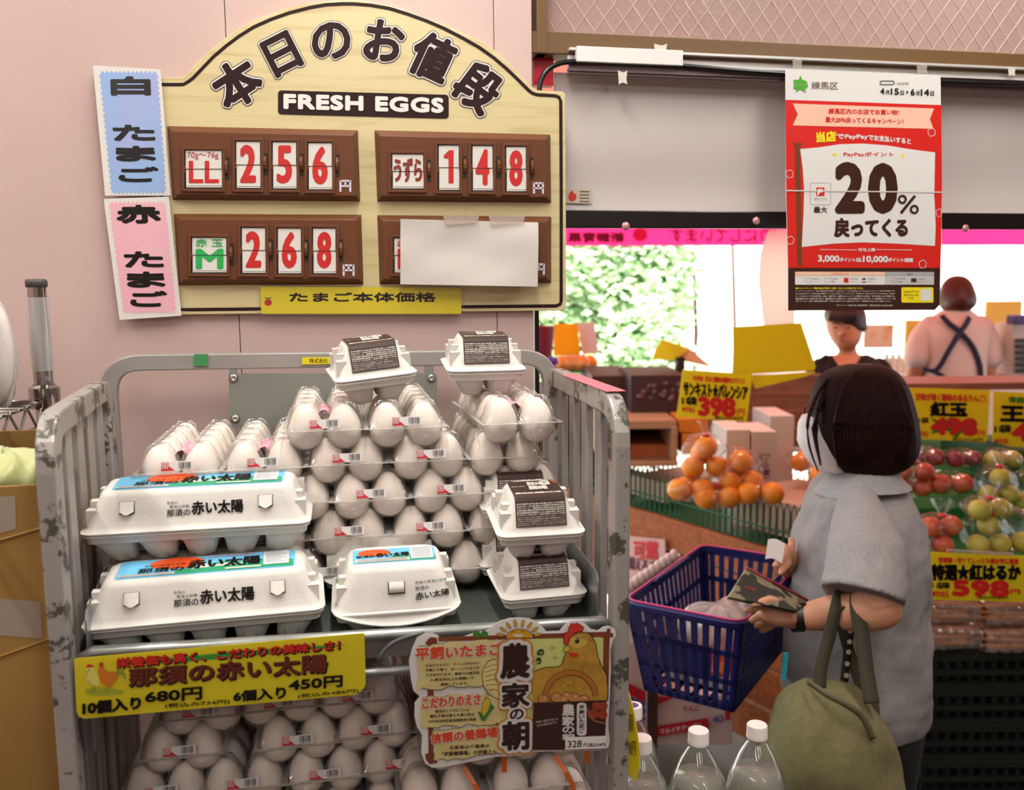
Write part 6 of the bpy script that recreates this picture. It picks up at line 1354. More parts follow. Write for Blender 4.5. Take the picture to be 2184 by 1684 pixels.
fp_ = At('flower_pot', 'dark red pot with purple flowers beside the black pole', 'flower pot', atD(1153, 800, 4.0)); fp_.part(MB().lathe([(0, 0), (.05, 0), (.065, .14), (.06, .14), (0, .12)], atD(1153, 762, 4.0), 16), 'pot', mat('wine_red', '7a1a2e', .5), 40)
mb = MB(); rn = random.Random(8)
for i in range(40): mb.ball(atD(1153, 775, 3.9) + V3((rn.uniform(-.06, .06), rn.uniform(-.05, .05), rn.uniform(-.03, .03))), .014, k=6, n=4)
fp_.part(mb, 'flowers', mat('purple_flower', '6a3aa0', .6), kind='stuff')
tag(MB().box(((atY(1141, 700, YW+.06).x), YW+.055, .95), (.008, .02, 1.9)).build('edge_pole', mat('black_plastic_bar', '171112'), loc=(atY(1141, 700, YW+.06).x, YW+.055, 0)), 'thin black vertical strip on the edge of the pink wall', 'strip')
rx = tp(1160, 170).x; rl = MB().box((rx, YT+.012, zb0-.022), (.034, .02, .045)); tag(rl.build('red_lamp_box', mat('bright_red', 'c8102a', .4), loc=(rx, YT+.012, zb0)), 'small bright red box behind the cable where the wall ends', 'box')
# --- water bottles at the lower right of the trolley
m_pete = film('bottle_pet', 'f8fcf8', 2.2, .03, .02); m_water = mat('water_body', 'efe6de', .08, trans=.72); m_water.node_tree.nodes['Principled BSDF'].inputs['IOR'].default_value = 1.33; m_cap = mat('white_cap', 'e6dcd8', .4); m_blab = mat('bottle_print_green', '6aa07a', .5)  # water is part-diffuse beige, imitating bright surroundings refracted in the bottles
bt = bb('bottle_crate', 'dark crate carrying the water bottles beside the trolley', 'crate', 1330, 1960, 1700, 2120, 1.42, .22, m_blackc)
BZ = bt.location.z + (atD(0, 1960, 1.42).z-atD(0, 2120, 1.42).z)
for k, (px, py, D, l_) in enumerate(((1490, 1556, 1.43, 'clear two-litre water bottle with white cap, middle of the front row'), (1615, 1544, 1.45, 'clear two-litre water bottle with white cap, nearest the tote bag'), (1368, 1572, 1.40, 'clear two-litre water bottle behind the yellow hanging card'), (1350, 1503, 1.56, 'water bottle at the back with a violet-topped cap'))):
    top = atD(px, py, D); t = thing('water_bottle', l_, 'bottle', (top.x, top.y, top.z-.305), 0, 'water bottles by the trolley'); H = .305
    pr = [(0, 0), (.040, .0), (.050, .010), (.0515, .03), (.049, .05), (.0515, .07), (.049, .09), (.0515, .11), (.0515, .175), (.050, .19), (.042, .222), (.028, .255), (.0165, .274), (.014, .278), (.014, .29)]
    MB().lathe(pr, k=28, rib=lambda a, z: 1+(.05*abs(math.cos(2*a))**3-.02 if .03 < z < .24 else 0)).build('bottle_body', m_pete, t, True)
    MB().lathe([(0, .01), (.048, .012), (.0485, .19), (.041, .215), (.0375, .228), (0, .228)], k=24, rib=lambda a, z: 1+(.05*abs(math.cos(2*a))**3-.03)).build('water', m_water, t, True)
    MB().lathe([(.0165, .283), (.017, .2835), (.017, .288), (.0165, .289), (.0165, .303), (.0155, .305), (0, .305)], k=40, rib=lambda a, z: 1+.015*math.cos(20*a)*(z > .2895)).build('cap', m_cap, t, 40)
    if k == 3: MB().lathe([(0, .3052), (.010, .3052)], k=20).build('cap_disc', mat('violet', '4a3a7a'), t)
    lb_ = MB()
    for q in range(9): a = -PI/2-.9+q*.22; lb_.add([(.0522*math.cos(a+da), .0522*math.sin(a+da), z) for da, z in ((-.08, .135), (.08, .135), (.08, .142 + .004*(q % 3)), (-.08, .142))], [(0, 1, 2, 3)])
    ring2 = [( -PI/2+.5*math.cos(2*PI*i/20), .155+.018*math.sin(2*PI*i/20)) for i in range(20)]
    for i in range(20): (a0_, z0_), (a1_, z1_) = ring2[i], ring2[(i+1) % 20]; lb_.add([(.0525*math.cos(a0_), .0525*math.sin(a0_), z0_), (.0525*math.cos(a1_), .0525*math.sin(a1_), z1_), (.0525*math.cos(a1_), .0525*math.sin(a1_), z1_+.0025), (.0525*math.cos(a0_), .0525*math.sin(a0_), z0_+.0025)], [(0, 1, 2, 3)])
    lb_.build('print', m_blab, t)
yk = Plane(atD(1345, 1560, 1.12), V3((-.55, -.8, 0)))
on_plane_sheet('hanging_card', 'yellow leaf-shaped price card hanging on the outer side of the trolley post', 'price card', [(1330, 1466), (1340, 1475), (1352, 1520), (1364, 1600), (1363, 1640), (1356, 1666), (1330, 1636)], yk, m_yel, [('特価', (1334, 1520, 1350, 1560), mat('dark_yellow_ink', '8a7414', .5), .02, 0), ('198円', (1336, 1580, 1356, 1610), mat('dark_yellow_ink', '8a7414'), .02, 0)])
# --- left: wire shelving, brown carton, bags
ch = mat('chrome', 'b8b4b2', .12, 1)
ws = At('wire_rack', 'chrome wire shelving rack with a taped pole at the left edge', 'wire rack', atY(95, 1600, 1.30))
tp0, tp1 = atY(76, 606, 1.32), atY(96, 842, 1.32); polex = atY(95, 840, 1.32).x
ws.part(MB().lathe([(0, .1), (.0125, .1), (.0125, 1.668), (.0115, tp0.z), (0, tp0.z+.001)], (polex, 1.32, 0), 20), 'pole', ch, 40)
ws.part(MB().lathe([(0, 0), (.0135, 0), (.0138, .008), (.012, .011), (0, .0115)], (polex, 1.32, tp0.z-.004), 20), 'pole_cap', mat('grey_cap', '4a4644', .5), True)
ws.part(MB().lathe([(.014, 0), (.019, .002), (.020, .03), (.014, .034)], (polex, 1.32, atY(95, 872, 1.32).z), 20), 'collar', ch, 40)
ws.part(MB().lathe([(.0136, 0), (.0142, .03), (.0135, .05), (.0146, .075), (.0138, .10)], (polex, 1.32, atY(90, 790, 1.32).z), 16, rib=lambda a, z: 1+.05*math.sin(3*a+z*60)), 'tape_wrap', film('clear_wrap', 'ffffff', 3, .15, .25), True)
zsh = atY(95, 852, 1.32).z; m_cw2 = mat('dull_chrome', '9a9692', .25, .9)
for k in range(7): y = 1.31-.028*k; ws.part(MB().tube([(polex-.30, y, zsh-.0), (polex+.002-.012*k*0, y, zsh)], .0022, k=5), 'shelf_wire', ch)
for dz in (0, -.032): ws.part(MB().tube([(polex, 1.32, zsh+dz-.002), (polex-.02, .80, zsh+dz-.002)], .003, k=6), 'shelf_edge', m_cw2)
tr = []; 
for k in range(18): tr.append((polex-.02*(k/17), 1.31-.50*k/17, zsh-.002-(.030 if k % 2 else 0)))
ws.part(MB().tube(tr, .002, k=5), 'truss_wire', m_cw2)
m_bagw = mat('crumpled_white_bag', 'cfc7c1', .4, bump=.3, bscale=30)
def crumple(c, a, b_, d_, seed, m, name, label, cat):
    rn = random.Random(seed); c = V3(c); ph = [rn.uniform(0, 6) for _ in range(5)]
    def fn(u, v):
        th = PI*v; p = 2*PI*u; w_ = 1+.12*math.sin(3*p+ph[0])*math.sin(2*th+ph[1])+.07*math.sin(7*p+ph[2]+3*th)+.04*math.sin(13*p+5*th+ph[3])
        return V3((a*math.sin(th)*math.cos(p)*w_, d_*math.sin(th)*math.sin(p)*w_, b_*math.cos(th)*w_))
    o = MB().grid(fn, 40, 20).build(name, m, None, True); o.location = c; tag(o, label, cat); return o
crumple(atY(-26, 762, 1.25), .034, .072, .04, 5, m_bagw, 'plastic_bag', 'crumpled white plastic bag on the wire rack at the left frame edge', 'bag')
bx = atY(0, 1000, 1.12)
cx = At('brown_carton', 'open brown cardboard box left of the trolley with tape strips', 'box', (-.52, 1.15, 0))
yf = 1.0; xr_ = atY(101, 1100, yf).x; zt0 = atY(40, 1035, yf).z
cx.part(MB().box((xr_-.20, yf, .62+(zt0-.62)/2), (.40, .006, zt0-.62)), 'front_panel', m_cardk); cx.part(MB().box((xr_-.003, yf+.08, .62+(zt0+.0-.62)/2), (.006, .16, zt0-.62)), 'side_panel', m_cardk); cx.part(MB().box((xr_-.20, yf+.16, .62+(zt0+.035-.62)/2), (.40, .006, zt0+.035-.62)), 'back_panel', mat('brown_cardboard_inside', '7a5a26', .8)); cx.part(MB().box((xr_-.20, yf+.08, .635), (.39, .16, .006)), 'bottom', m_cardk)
fr_ = Plane((0, yf-.003, 1), (0, -1, 0))
cx.part(MB().slab([fr_.at(*p, .0005) for p in ((-30, 1275), (86, 1283), (90, 1362), (-30, 1352))], fr_.n, .0004), 'tape', mat('matte_tape', 'a09080', .5)); cx.part(MB().slab([fr_.at(*p, .0005) for p in ((-30, 1060), (32, 1058), (34, 1128), (-30, 1145))], fr_.n, .0004), 'tape', mat('matte_tape', 'a09080'))
cx.part(MB().tube([fr_.at(-30, 1160, .001), fr_.at(108, 1120, .001)], .0015, k=5), 'crease', m_cardk); cx.part(MB().tube([fr_.at(-30, 1410, .001), fr_.at(110, 1360, .001)], .0012, k=5), 'crease', m_cardk)
o = MB().box((xr_-.2, 1.08, .31), (.40, .18, .62)).build('support_box', m_card, loc=(xr_-.2, 1.08, 0)); tag(o, 'lower box under the open brown carton at the left edge', 'box')
crumple(atY(10, 1015, 1.08), .06, .03, .05, 9, mat('lime_film', 'c9cba0', .35, c2='b9bf80', nscale=12, bump=.3, bscale=40), 'lime_bag', 'pale lime plastic bag sticking out of the brown carton', 'bag')
# --- shopping basket
RIMZ = 1.0; q = [atZ(x, y, RIMZ) for x, y in ((1333, 1290), (1497, 1172), (1700, 1192), (1598, 1328))]
ctr = (q[0]+q[1]+q[2]+q[3])/4; bang = math.atan2((q[1]-q[0]).y, (q[1]-q[0]).x)
bs = thing('shopping_basket', 'dark blue plastic shopping basket with pink rim line held by the shopper', 'basket', (ctr.x, ctr.y, RIMZ-.215), bang)
BH = .215; m_bb = mat('navy_plastic', '161c58', .35); LX, LY, lx, ly = .485/2, .265/2, .40/2, .205/2
def bw(a, z):  # a: along perimeter point (unit square coords), z height 0..1
    s = 1-z; X = LX*z+lx*s; Y = LY*z+ly*s; return V3((a[0]*X, a[1]*Y, BH*z))
cn = [(-1, -1), (1, -1), (1, 1), (-1, 1)]
for wi in range(4):
    a, c = cn[wi], cn[(wi+1) % 4]; long = wi % 2 == 0; n = 17 if long else 10; mb = MB()
    def W(u, z, o=0): p = bw((a[0]+(c[0]-a[0])*u, a[1]+(c[1]-a[1])*u), z); nn = V3((a[0]+c[0], a[1]+c[1], 0)).normalized(); return p + nn*o
    def band(z0, z1, u0=0, u1=1, t=.0018): mb.hexa([W(u0, z0, t), W(u1, z0, t), W(u1, z1, t), W(u0, z1, t)], [W(u0, z0, -t), W(u1, z0, -t), W(u1, z1, -t), W(u0, z1, -t)])
    band(0, .07); band(.30, .36); band(.62, .68); band(.93, 1.0)
    for i in range(n+1):
        u = i/n; w_ = .27/n; band(0, 1, max(0, u-w_), min(1, u+w_))
    for u0, u1 in ((.0, .06), (.94, 1)): band(0, 1, u0, u1)
    if not long: band(.36, .68, .25, .75)
    bs_ = mb.build('slotted_wall', m_bb, bs)
mb = MB()
for i in range(8): mb.box((-lx+2*lx*(i+.5)/8, 0, .003), (.012, 2*ly, .004))
for i in range(5): mb.box((0, -ly+2*ly*(i+.5)/5, .003), (2*lx, .010, .004))
mb.build('base_grid', m_bb, bs)
rimp = smoothpath([bw((cn[i][0], cn[i][1]), 1.0) for i in range(4)]+[bw(cn[0], 1.0), bw((0, -1), 1.0)], .03, 5)[0:-1]
MB().sweep([bw((0, -1), 1)]+smoothpath([bw((0, -1), 1)]+[bw(c_, 1.0) for c_ in (cn[1], cn[2], cn[3], cn[0])]+[bw((0, -1), 1)], .035, 5)[1:], [(-.004, -.009), (.008, -.009), (.010, .002), (.004, .006), (-.004, .006)], closed=False).build('rim', m_bb, bs, 40)
MB().tube(smoothpath([bw((0, -1), 1.035)]+[bw(c_, 1.035)*1.0 for c_ in (cn[1], cn[2], cn[3], cn[0])]+[bw((0, -1), 1.035)], .035, 5), .0022, k=6).build('pink_rim_line', mat('pink_rim', 'd8407a', .4), bs, True)
for sy in (-1, 1): MB().tube([(-.10, sy*LY*.97, BH*1.0), (-.10, sy*LY*.9, BH+.012), (.10, sy*LY*.9, BH+.012), (.10, sy*LY*.97, BH)], .004, k=6).build('folded_handle', m_bb, bs, True)
def inb(p): return Matrix.Rotation(bang, 3, 'Z') @ V3(p) + V3((ctr.x, ctr.y, RIMZ-BH))
crumple(inb((-.07, -.01, .13)), .085, .05, .06, 31, film('thin_white_bag', 'f0e4e0', 2.0, .2, .35), 'produce_bag', 'thin white plastic bag lying in the blue basket', 'bag'); crumple(inb((.04, -.03, .125)), .06, .045, .05, 37, film('thin_white_bag', 'f0e4e0'), 'produce_bag', 'second thin plastic bag in the blue basket, beside the wallet', 'bag')
tr_ = thing('meat_tray', 'white foam tray with orange-red slices inside the basket', 'food tray', inb((.0, 0, .012)), bang); MB().box((0, 0, .012), (.28, .16, .022)).build('foam_tray', mat('foam_white', 'e8dcd8', .5), tr_, bevel=.006)
for k in range(7): MB().ball((-.11+.037*k, .0, .032), .03, k=12, n=8, sc=(.8, 2.2, .5)).build('slice', mat('salmon_orange', 'd0643c', .4, c2='b8402c', nscale=20), tr_, True)
# ================================================================ people
m_skin = mat('skin', 'c98f70', .5, sss=.15); m_skin2 = mat('skin_warm', 'cf8a66', .5, sss=.1)
def ringloft(rows, D, n=28, ex=2.4, m=None, capt=True, capb=True, rib=None, fwd=FH, wsc=1.0):
    """rows: (y, x_left, x_right, half depth m[, depth shift m])"""
    mb = MB(); vs = []
    for r in rows:
        y, xl, xr, hd = r[:4]; sh = r[4] if len(r) > 4 else 0
        c = atD((xl+xr)/2, y, D) + fwd*sh; hw = (xr-xl)/2/FPX*D*wsc
        for i in range(n):
            a = 2*PI*i/n; ca, sa = math.cos(a), math.sin(a); k = (abs(ca)**ex+abs(sa)**ex)**(-1/ex)
            if rib: k *= rib(a, y)
            vs.append(c + RH*(hw*ca*k) + fwd*(hd*sa*k))
    L = len(rows); fs = [(i*n+j, i*n+(j+1) % n, (i+1)*n+(j+1) % n, (i+1)*n+j) for i in range(L-1) for j in range(n)]
    if capt: fs.append(tuple(range(n-1, -1, -1)))
    if capb: fs.append(tuple((L-1)*n+j for j in range(n)))
    return mb.add(vs, fs, m)
def cat(pts, n=5):
    """Catmull-Rom through tuples"""
    out = []; P_ = [pts[0]]+list(pts)+[pts[-1]]
    for i in range(1, len(P_)-2):
        p0, p1, p2, p3 = P_[i-1:i+3]
        for k in range(n):
            t = k/n; out.append(tuple(.5*((2*b)+(-a+c)*t+(2*a-5*b+4*c-d)*t*t+(-a+3*b-3*c+d)*t**3) for a, b, c, d in zip(p0, p1, p2, p3)))
    out.append(tuple(pts[-1])); return out
def limb(mb, pts, k=14, m=None, n=5, flat=1.0, world=False, e0=True, e1=True):
    """pts: (px, py, depth, radius px) or world (x, y, z, r)"""
    cp = cat([tuple(map(float, p)) for p in pts], n); path = []; rad = []
    for p in cp:
        if world: path.append(V3(p[:3])); rad.append(p[3])
        else: path.append(atD(p[0], p[1], p[2])); rad.append(p[3]/FPX*p[2])
    sec = [(math.cos(2*PI*i/k), math.sin(2*PI*i/k)*flat) for i in range(k)]
    # round ends
    a, b_ = path[0], path[-1]; t0 = (path[1]-a).normalized(); t1 = (b_-path[-2]).normalized()
    r0, r1 = rad[0], rad[-1]
    if e0: path = [a-t0*r0*.85, a-t0*r0*.5] + path; rad = [r0*.45, r0*.85] + rad
    if e1: path = path + [b_+t1*r1*.5, b_+t1*r1*.85]; rad = rad + [r1*.85, r1*.45]
    return mb.sweep(path, sec, m, up=(.13, .2, .97), scale=rad)
def merge(o, vox):
    md = o.modifiers.new('merge', 'REMESH'); md.mode = 'VOXEL'; md.voxel_size = vox; md.use_smooth_shade = True
    sm = o.modifiers.new('soften', 'SMOOTH'); sm.factor = .6; sm.iterations = 5
    return o
def wrinkle(o, sc, st):
    tx = bpy.data.textures.new('folds', 'CLOUDS'); tx.noise_scale = sc; tx.noise_depth = 2
    md = o.modifiers.new('folds', 'DISPLACE'); md.texture = tx; md.strength = st; md.mid_level = .5; md.texture_coords = 'GLOBAL'
rowi = lambda rows, n=3: cat(rows, n)
# ---- shopper in grey polo shirt
D0 = 2.03
W_ = At('person', 'woman with dark bob, face mask and grey polo shirt holding a blue basket', 'person', (atD(1850, 1300, D0).x, atD(1850, 1300, D0).y, 0))
g0 = V3(W_.b)
mb = MB()
head = ringloft(rowi([(800, 1800, 1890, .05), (830, 1762, 1920, .078), (880, 1742, 1930, .088), (930, 1740, 1925, .085), (970, 1752, 1895, .075), (992, 1772, 1870, .055)]), D0, 24, 2.1); mb.add(head.v, head.f)
limb(mb, [(1830, 970, D0, 40), (1835, 1010, D0, 42), (1838, 1060, D0, 50)])
# torso core, arms (near arm bent, far arm reaching to the basket)
core = ringloft(rowi([(1030, 1775, 1915, .08), (1100, 1730, 1935, .14), (1250, 1715, 1940, .14), (1450, 1700, 1940, .15), (1500, 1705, 1930, .14)]), D0+.03, 20); mb.add(core.v, core.f)
limb(mb, [(1836, 1130, 1.93, 36), (1846, 1200, 1.83, 46), (1870, 1268, 1.775, 50), (1878, 1298, 1.77, 46)])
limb(mb, [(1876, 1298, 1.77, 46), (1825, 1302, 1.79, 45), (1770, 1308, 1.82, 38), (1715, 1315, 1.835, 29), (1688, 1314, 1.84, 26)])
limb(mb, [(1690, 1314, 1.84, 27), (1665, 1312, 1.83, 33), (1645, 1308, 1.83, 31)], flat=.75)
for (pts) in ([(1650, 1290, 1.82, 11), (1628, 1290, 1.81, 10.5), (1606, 1298, 1.80, 9), (1592, 1302, 1.80, 8)], [(1650, 1302, 1.83, 11), (1626, 1310, 1.83, 10), (1604, 1322, 1.83, 9)], [(1652, 1315, 1.84, 11), (1630, 1324, 1.85, 10), (1612, 1334, 1.86, 8.5)], [(1656, 1326, 1.85, 10), (1640, 1336, 1.86, 9), (1624, 1345, 1.87, 8)], [(1668, 1292, 1.81, 12), (1645, 1280, 1.79, 10.5), (1622, 1284, 1.78, 9.5), (1606, 1288, 1.775, 8.5)]):
    limb(mb, pts, 10, n=4)
limb(mb, [(1740, 1110, 2.2, 40), (1722, 1200, 2.22, 38), (1705, 1225, 2.2, 34), (1688, 1205, 2.12, 27), (1676, 1188, 2.06, 24)])
limb(mb, [(1680, 1192, 2.07, 24), (1668, 1178, 2.04, 23)], flat=.8)
for pts in ([(1674, 1180, 2.04, 9), (1655, 1176, 2.03, 8), (1642, 1185, 2.01, 7)], [(1676, 1168, 2.05, 9), (1662, 1160, 2.04, 8), (1648, 1162, 2.03, 7)], [(1678, 1190, 2.03, 9), (1662, 1196, 2.0, 8), (1652, 1206, 1.99, 7)], [(1682, 1200, 2.02, 9), (1672, 1212, 2.0, 8), (1664, 1222, 1.99, 7)], [(1684, 1172, 2.06, 9), (1690, 1160, 2.07, 8), (1686, 1150, 2.07, 7)]): limb(mb, pts, 10, n=4)
for sx, dd in ((-.02, -.075), (.02, .075)):
    c = V3((g0.x+.02+sx, g0.y, 0)) + FH*dd
    limb(mb, [(c.x, c.y, .80, .085), (c.x, c.y, .45, .055), (c.x, c.y, .25, .05), (c.x, c.y, .09, .036)], world=True); limb(mb, [(c.x+.03, c.y, .04, .04), (c.x-.10, c.y+.01, .028, .028)], world=True)
bd = W_.part(mb, 'body', m_skin, True); merge(bd, .0045)
# polo shirt
m_polo = mat('heather_grey_jersey', '85817f', .85, c2='8f8b89', nscale=160, bump=.2, bscale=400)
mb = MB()
def polorib(a, y):
    if y < 1080: return 1
    g = min(1, (y-1080)/150); return 1 + g*(.022*math.sin(3*a+y*.014) + .014*math.sin(6*a-y*.022) + .010*math.sin(11*a+y*.035))
sh = ringloft(rowi([(1012, 1772, 1918, .075), (1030, 1750, 1930, .10), (1062, 1728, 1944, .135, .0), (1110, 1712, 1954, .165), (1170, 1700, 1960, .175), (1260, 1694, 1963, .175), (1330, 1688, 1967, .18), (1400, 1680, 1970, .185), (1450, 1674, 1968, .19), (1492, 1670, 1962, .185), (1512, 1690, 1945, .18)]), D0+.02, 40, 2.5, rib=polorib, wsc=.95); mb.add(sh.v, sh.f)
sl = limb(MB(), [(1832, 1085, 1.89, 50), (1838, 1125, 1.86, 64), (1844, 1180, 1.82, 76), (1844, 1230, 1.79, 82), (1838, 1272, 1.775, 88)], 24, e1=False); mb.add(sl.v, sl.f)
far = limb(MB(), [(1770, 1090, 2.16, 50), (1745, 1140, 2.2, 52), (1730, 1190, 2.21, 50)], 16); mb.add(far.v, far.f)
po_ = W_.part(mb, 'polo_shirt', m_polo, True); merge(po_, .005); wrinkle(po_, .10, .022)
cp = [(1752, 1268, 1.735), (1785, 1280, 1.70), (1840, 1286, 1.688), (1892, 1278, 1.70), (1924, 1262, 1.74)]
# collar folded round the neck
mb = MB(); cr = []
for i in range(25):
    a = math.radians(-200+ i*220/24); t = i/24
    cx_, cy_ = 1838-72*math.cos(a)*-1, 0
mbc = ringloft(rowi([(992, 1782, 1900, .072), (1002, 1772, 1908, .080), (1020, 1756, 1922, .092), (1032, 1744, 1934, .106)]), D0-.005, 28, 2.2, capt=False, capb=False)
mbc.v = [V3(v) - V3((0, 0, .045*max(0, ((V3(v)-atD(1838, 1010, D0)).dot(-RH)-.02)/.06)*.35)) for v in mbc.v]
W_.part(mbc, 'collar', mat('collar_grey', '8b8886', .8, c2='959290', nscale=120), True)
# hair
m_hair = mat('dark_brown_hair', '1a0e0b', .55, c2='281410', nscale=60, stretch=(6, 6, .6), bump=.5, bscale=60, spec=.06)
hr_ = ringloft(rowi([(776, 1812, 1868, .02), (783, 1785, 1893, .05), (800, 1754, 1915, .078), (830, 1738, 1932, .098), (870, 1731, 1944, .108), (905, 1732, 1951, .112), (940, 1739, 1953, .110), (968, 1752, 1946, .102), (990, 1768, 1928, .090), (1003, 1788, 1900, .075)], 4), D0, 72, 2.15, rib=lambda a, y: 1+.010*math.sin(23*a+y*.01)+.006*math.sin(41*a))
ho = W_.part(hr_, 'hair', m_hair, True)
for k, pts in enumerate(([(1760, 812, 2.0, 8), (1738, 850, 1.99, 7), (1723, 900, 1.975, 4), (1726, 950, 1.97, 3.5), (1744, 1003, 1.975, 2)], [(1766, 820, 2.0, 10), (1745, 870, 1.985, 9), (1738, 925, 1.98, 7), (1750, 990, 1.98, 3)])):
    W_.part(limb(MB(), pts, 10, flat=.5), 'hair_lock', m_hair, True, parent=ho)
for k in range(26):
    x0 = 1795+k*5.2; W_.part(limb(MB(), [(1840+(k-12)*1.6, 793, D0-.052, 3), (1842+(k-12)*3.6, 830, D0-.090, 3), (x0+(k-12)*1.2, 900, D0-.113, 4), (x0+(k-12)*1.0, 960, D0-.108, 4), (x0+(k-12)*.5, 1002-abs(k-12)*.6, D0-.085, 2)], 6, n=3), 'hair_strand', m_hair, True, parent=ho)
# mask, glasses
mk = ringloft(rowi([(888, 1716, 1800, .040, .015), (905, 1708, 1805, .050, .012), (940, 1706, 1806, .058, .010), (975, 1720, 1806, .056, .005), (1002, 1744, 1800, .045, .0)]), D0, 24, 2.0, rib=lambda a, y: 1+.02*math.sin(y*.35))
W_.part(mk, 'face_mask', mat('white_mask', 'd6ccc8', .7, bump=.2, bscale=90), True)
gl = MB(); gl.tube([atD(*p) for p in ((1716, 880, 1.99), (1716, 866, 1.985), (1724, 864, 1.975), (1740, 872, 1.97), (1752, 876, 1.98))], .0018, k=6)
W_.part(gl, 'glasses', mat('dark_red_frame', '3a1216', .3), True)
# trousers
mb = MB(); tr1 = ringloft([(1480, 1705, 1930, .14), (1540, 1690, 1945, .16), (1640, 1700, 1930, .14), (1760, 1712, 1925, .13)], D0+.02, 24); mb.add(tr1.v, tr1.f)
for sx, dd in ((-.02, -.075), (.02, .075)):
    c = V3((g0.x+.02+sx, g0.y, 0)) + FH*dd; limb(mb, [(c.x, c.y, .72, .10), (c.x, c.y, .45, .075), (c.x, c.y, .15, .065)], world=True)
W_.part(mb, 'trousers', mat('black_cloth', '151313', .85), True)
for sx, dd in ((-.02, -.075), (.02, .075)):
    c = V3((g0.x+.02+sx, g0.y, 0)) + FH*dd; W_.part(limb(MB(), [(c.x+.04, c.y, .045, .045), (c.x-.03, c.y, .045, .042), (c.x-.11, c.y+.01, .032, .034)], world=True), 'shoe', mat('black_cloth', '151313'), True)
# watch
wt = MB(); cw_ = atD(1700, 1315, 1.84); ax = (atD(1715, 1315, 1.84)-atD(1685, 1314, 1.84)).normalized()
rot_ = Matrix.Rotation(math.atan2(ax.y, ax.x), 3, 'Z') @ Matrix.Rotation(PI/2, 3, 'Y')
wt.lathe([(.0285, -.011), (.031, -.010), (.031, .010), (.0285, .011)], cw_, 24, ax=rot_); wt.box(atD(1701, 1284, 1.835), (.022, .03, .008)); W_.part(wt, 'wristwatch', mat('black_rubber', '101010'), 40)
W_.part(MB().slab([atD(x, y, 1.83) for x, y in ((1672, 1393), (1682, 1393), (1676, 1452), (1668, 1450))], -FH, .006), 'blue_tag', mat('teal_tag', '1f8a9a', .4))
# paper held in the far hand, wallet in the near hand
o = MB().grid(lambda u, v: atD(1638+36*u-6*v, 1150+42*v+10*u-6*math.sin(PI*u), 2.0-.02*u), 6, 6); tag(o.build('paper_slip', mat('slip_white', 'd8ccc8', .6), smooth=True, loc=atD(1650, 1180, 2.0)), 'white paper slip held above the basket handle by the far hand', 'paper')
wl = At('wallet', 'dark camouflage patterned long wallet with red edge in the near hand', 'wallet', atD(1640, 1270, 1.80)); m_camo = mat('camo_cloth', '23261c', .6, c2='7a6f55', nscale=28, ramp=(.5, .53), detail=1)
wa = [atD(1592, 1212, 1.84), atD(1722, 1282, 1.86), atD(1700, 1302, 1.78), atD(1554, 1272, 1.76)]; nrm = (wa[1]-wa[0]).cross(wa[3]-wa[0]).normalized()
wl.part(MB().slab(wa, nrm if nrm.z > 0 else -nrm, .010), 'cover', m_camo, bevel=.002); wl.part(MB().tube([wa[0]+V3((0, 0, .002)), wa[1]+V3((0, 0, .002))], .0035, k=6), 'red_edge', mat('wine_red', '7a1a2e'), True)
wl.part(MB().slab([atD(x, y, 1.795) + V3((0, 0, .006)) for x, y in ((1590, 1255), (1612, 1262), (1608, 1278), (1585, 1274))], (0, 0, 1), .002), 'red_patch', mat('camo_red', 'a83a22', .6))
# tote bag
tt = At('tote_bag', 'olive canvas tote bag with floral inner strap hanging from her forearm', 'bag', atD(1790, 1684, 1.78)); m_ol = mat('olive_canvas', '67613f', .9, c2='706a46', nscale=70, bump=.25, bscale=200); m_old = mat('dark_olive_strap', '3a3726', .85)
tb_ = ringloft(rowi([(1450, 1722, 1768, .012), (1475, 1690, 1835, .05), (1510, 1666, 1862, .075), (1570, 1640, 1895, .09), (1640, 1622, 1918, .095), (1720, 1612, 1935, .09), (1790, 1640, 1920, .07)], 4), 1.76, 48, 2.3, rib=lambda a, y: 1+.03*math.sin(5*a+y*.01)+.018*math.sin(11*a+y*.02), capt=True)
wrinkle(tt.part(tb_, 'bag_body', m_ol, True), .11, .03)
def strap(pts, wd, m, name='strap'):
    path = [atD(*p) for p in cat(pts, 6)]; return tt.part(MB().sweep(path, [(-wd, -.0012), (wd, -.0012), (wd, .0012), (-wd, .0012)], up=-FH), name, m, True)
strap([(1748, 1465, 1.74), (1752, 1420, 1.75), (1768, 1360, 1.76), (1782, 1300, 1.765), (1790, 1262, 1.80), (1795, 1262, 1.88)], .0125, m_old)
strap([(1860, 1500, 1.70), (1848, 1430, 1.72), (1838, 1350, 1.74), (1828, 1300, 1.755), (1824, 1262, 1.80), (1820, 1262, 1.88)], .0145, m_old)
strap([(1842, 1480, 1.80), (1815, 1400, 1.80), (1798, 1340, 1.78), (1790, 1295, 1.765)], .011, m_old)
strap([(1800, 1455, 1.79), (1806, 1400, 1.79), (1812, 1350, 1.78), (1816, 1305, 1.77)], .008, m_lk, 'floral_strap')
mb = MB()
for k, (x, y) in enumerate(((1805, 1440), (1807, 1415), (1810, 1390), (1812, 1368), (1814, 1345))): 
    pl_ = face_plane(x, y, 1.777)
    for j in range(5): a = 2*PI*j/5; ppoly(mb, pl_, circ(x+3.4*math.cos(a), y+3.4*math.sin(a), 2.4, 8), .001, mat('cream_flower', 'c9bf9a', .6))
tt.part(mb, 'flower_print')
strap([(1722, 1452, 1.73), (1760, 1478, 1.68), (1810, 1505, 1.665), (1840, 1530, 1.67), (1862, 1575, 1.68)], .006, mat('olive_hem', '5e5a3e', .9), 'hem')
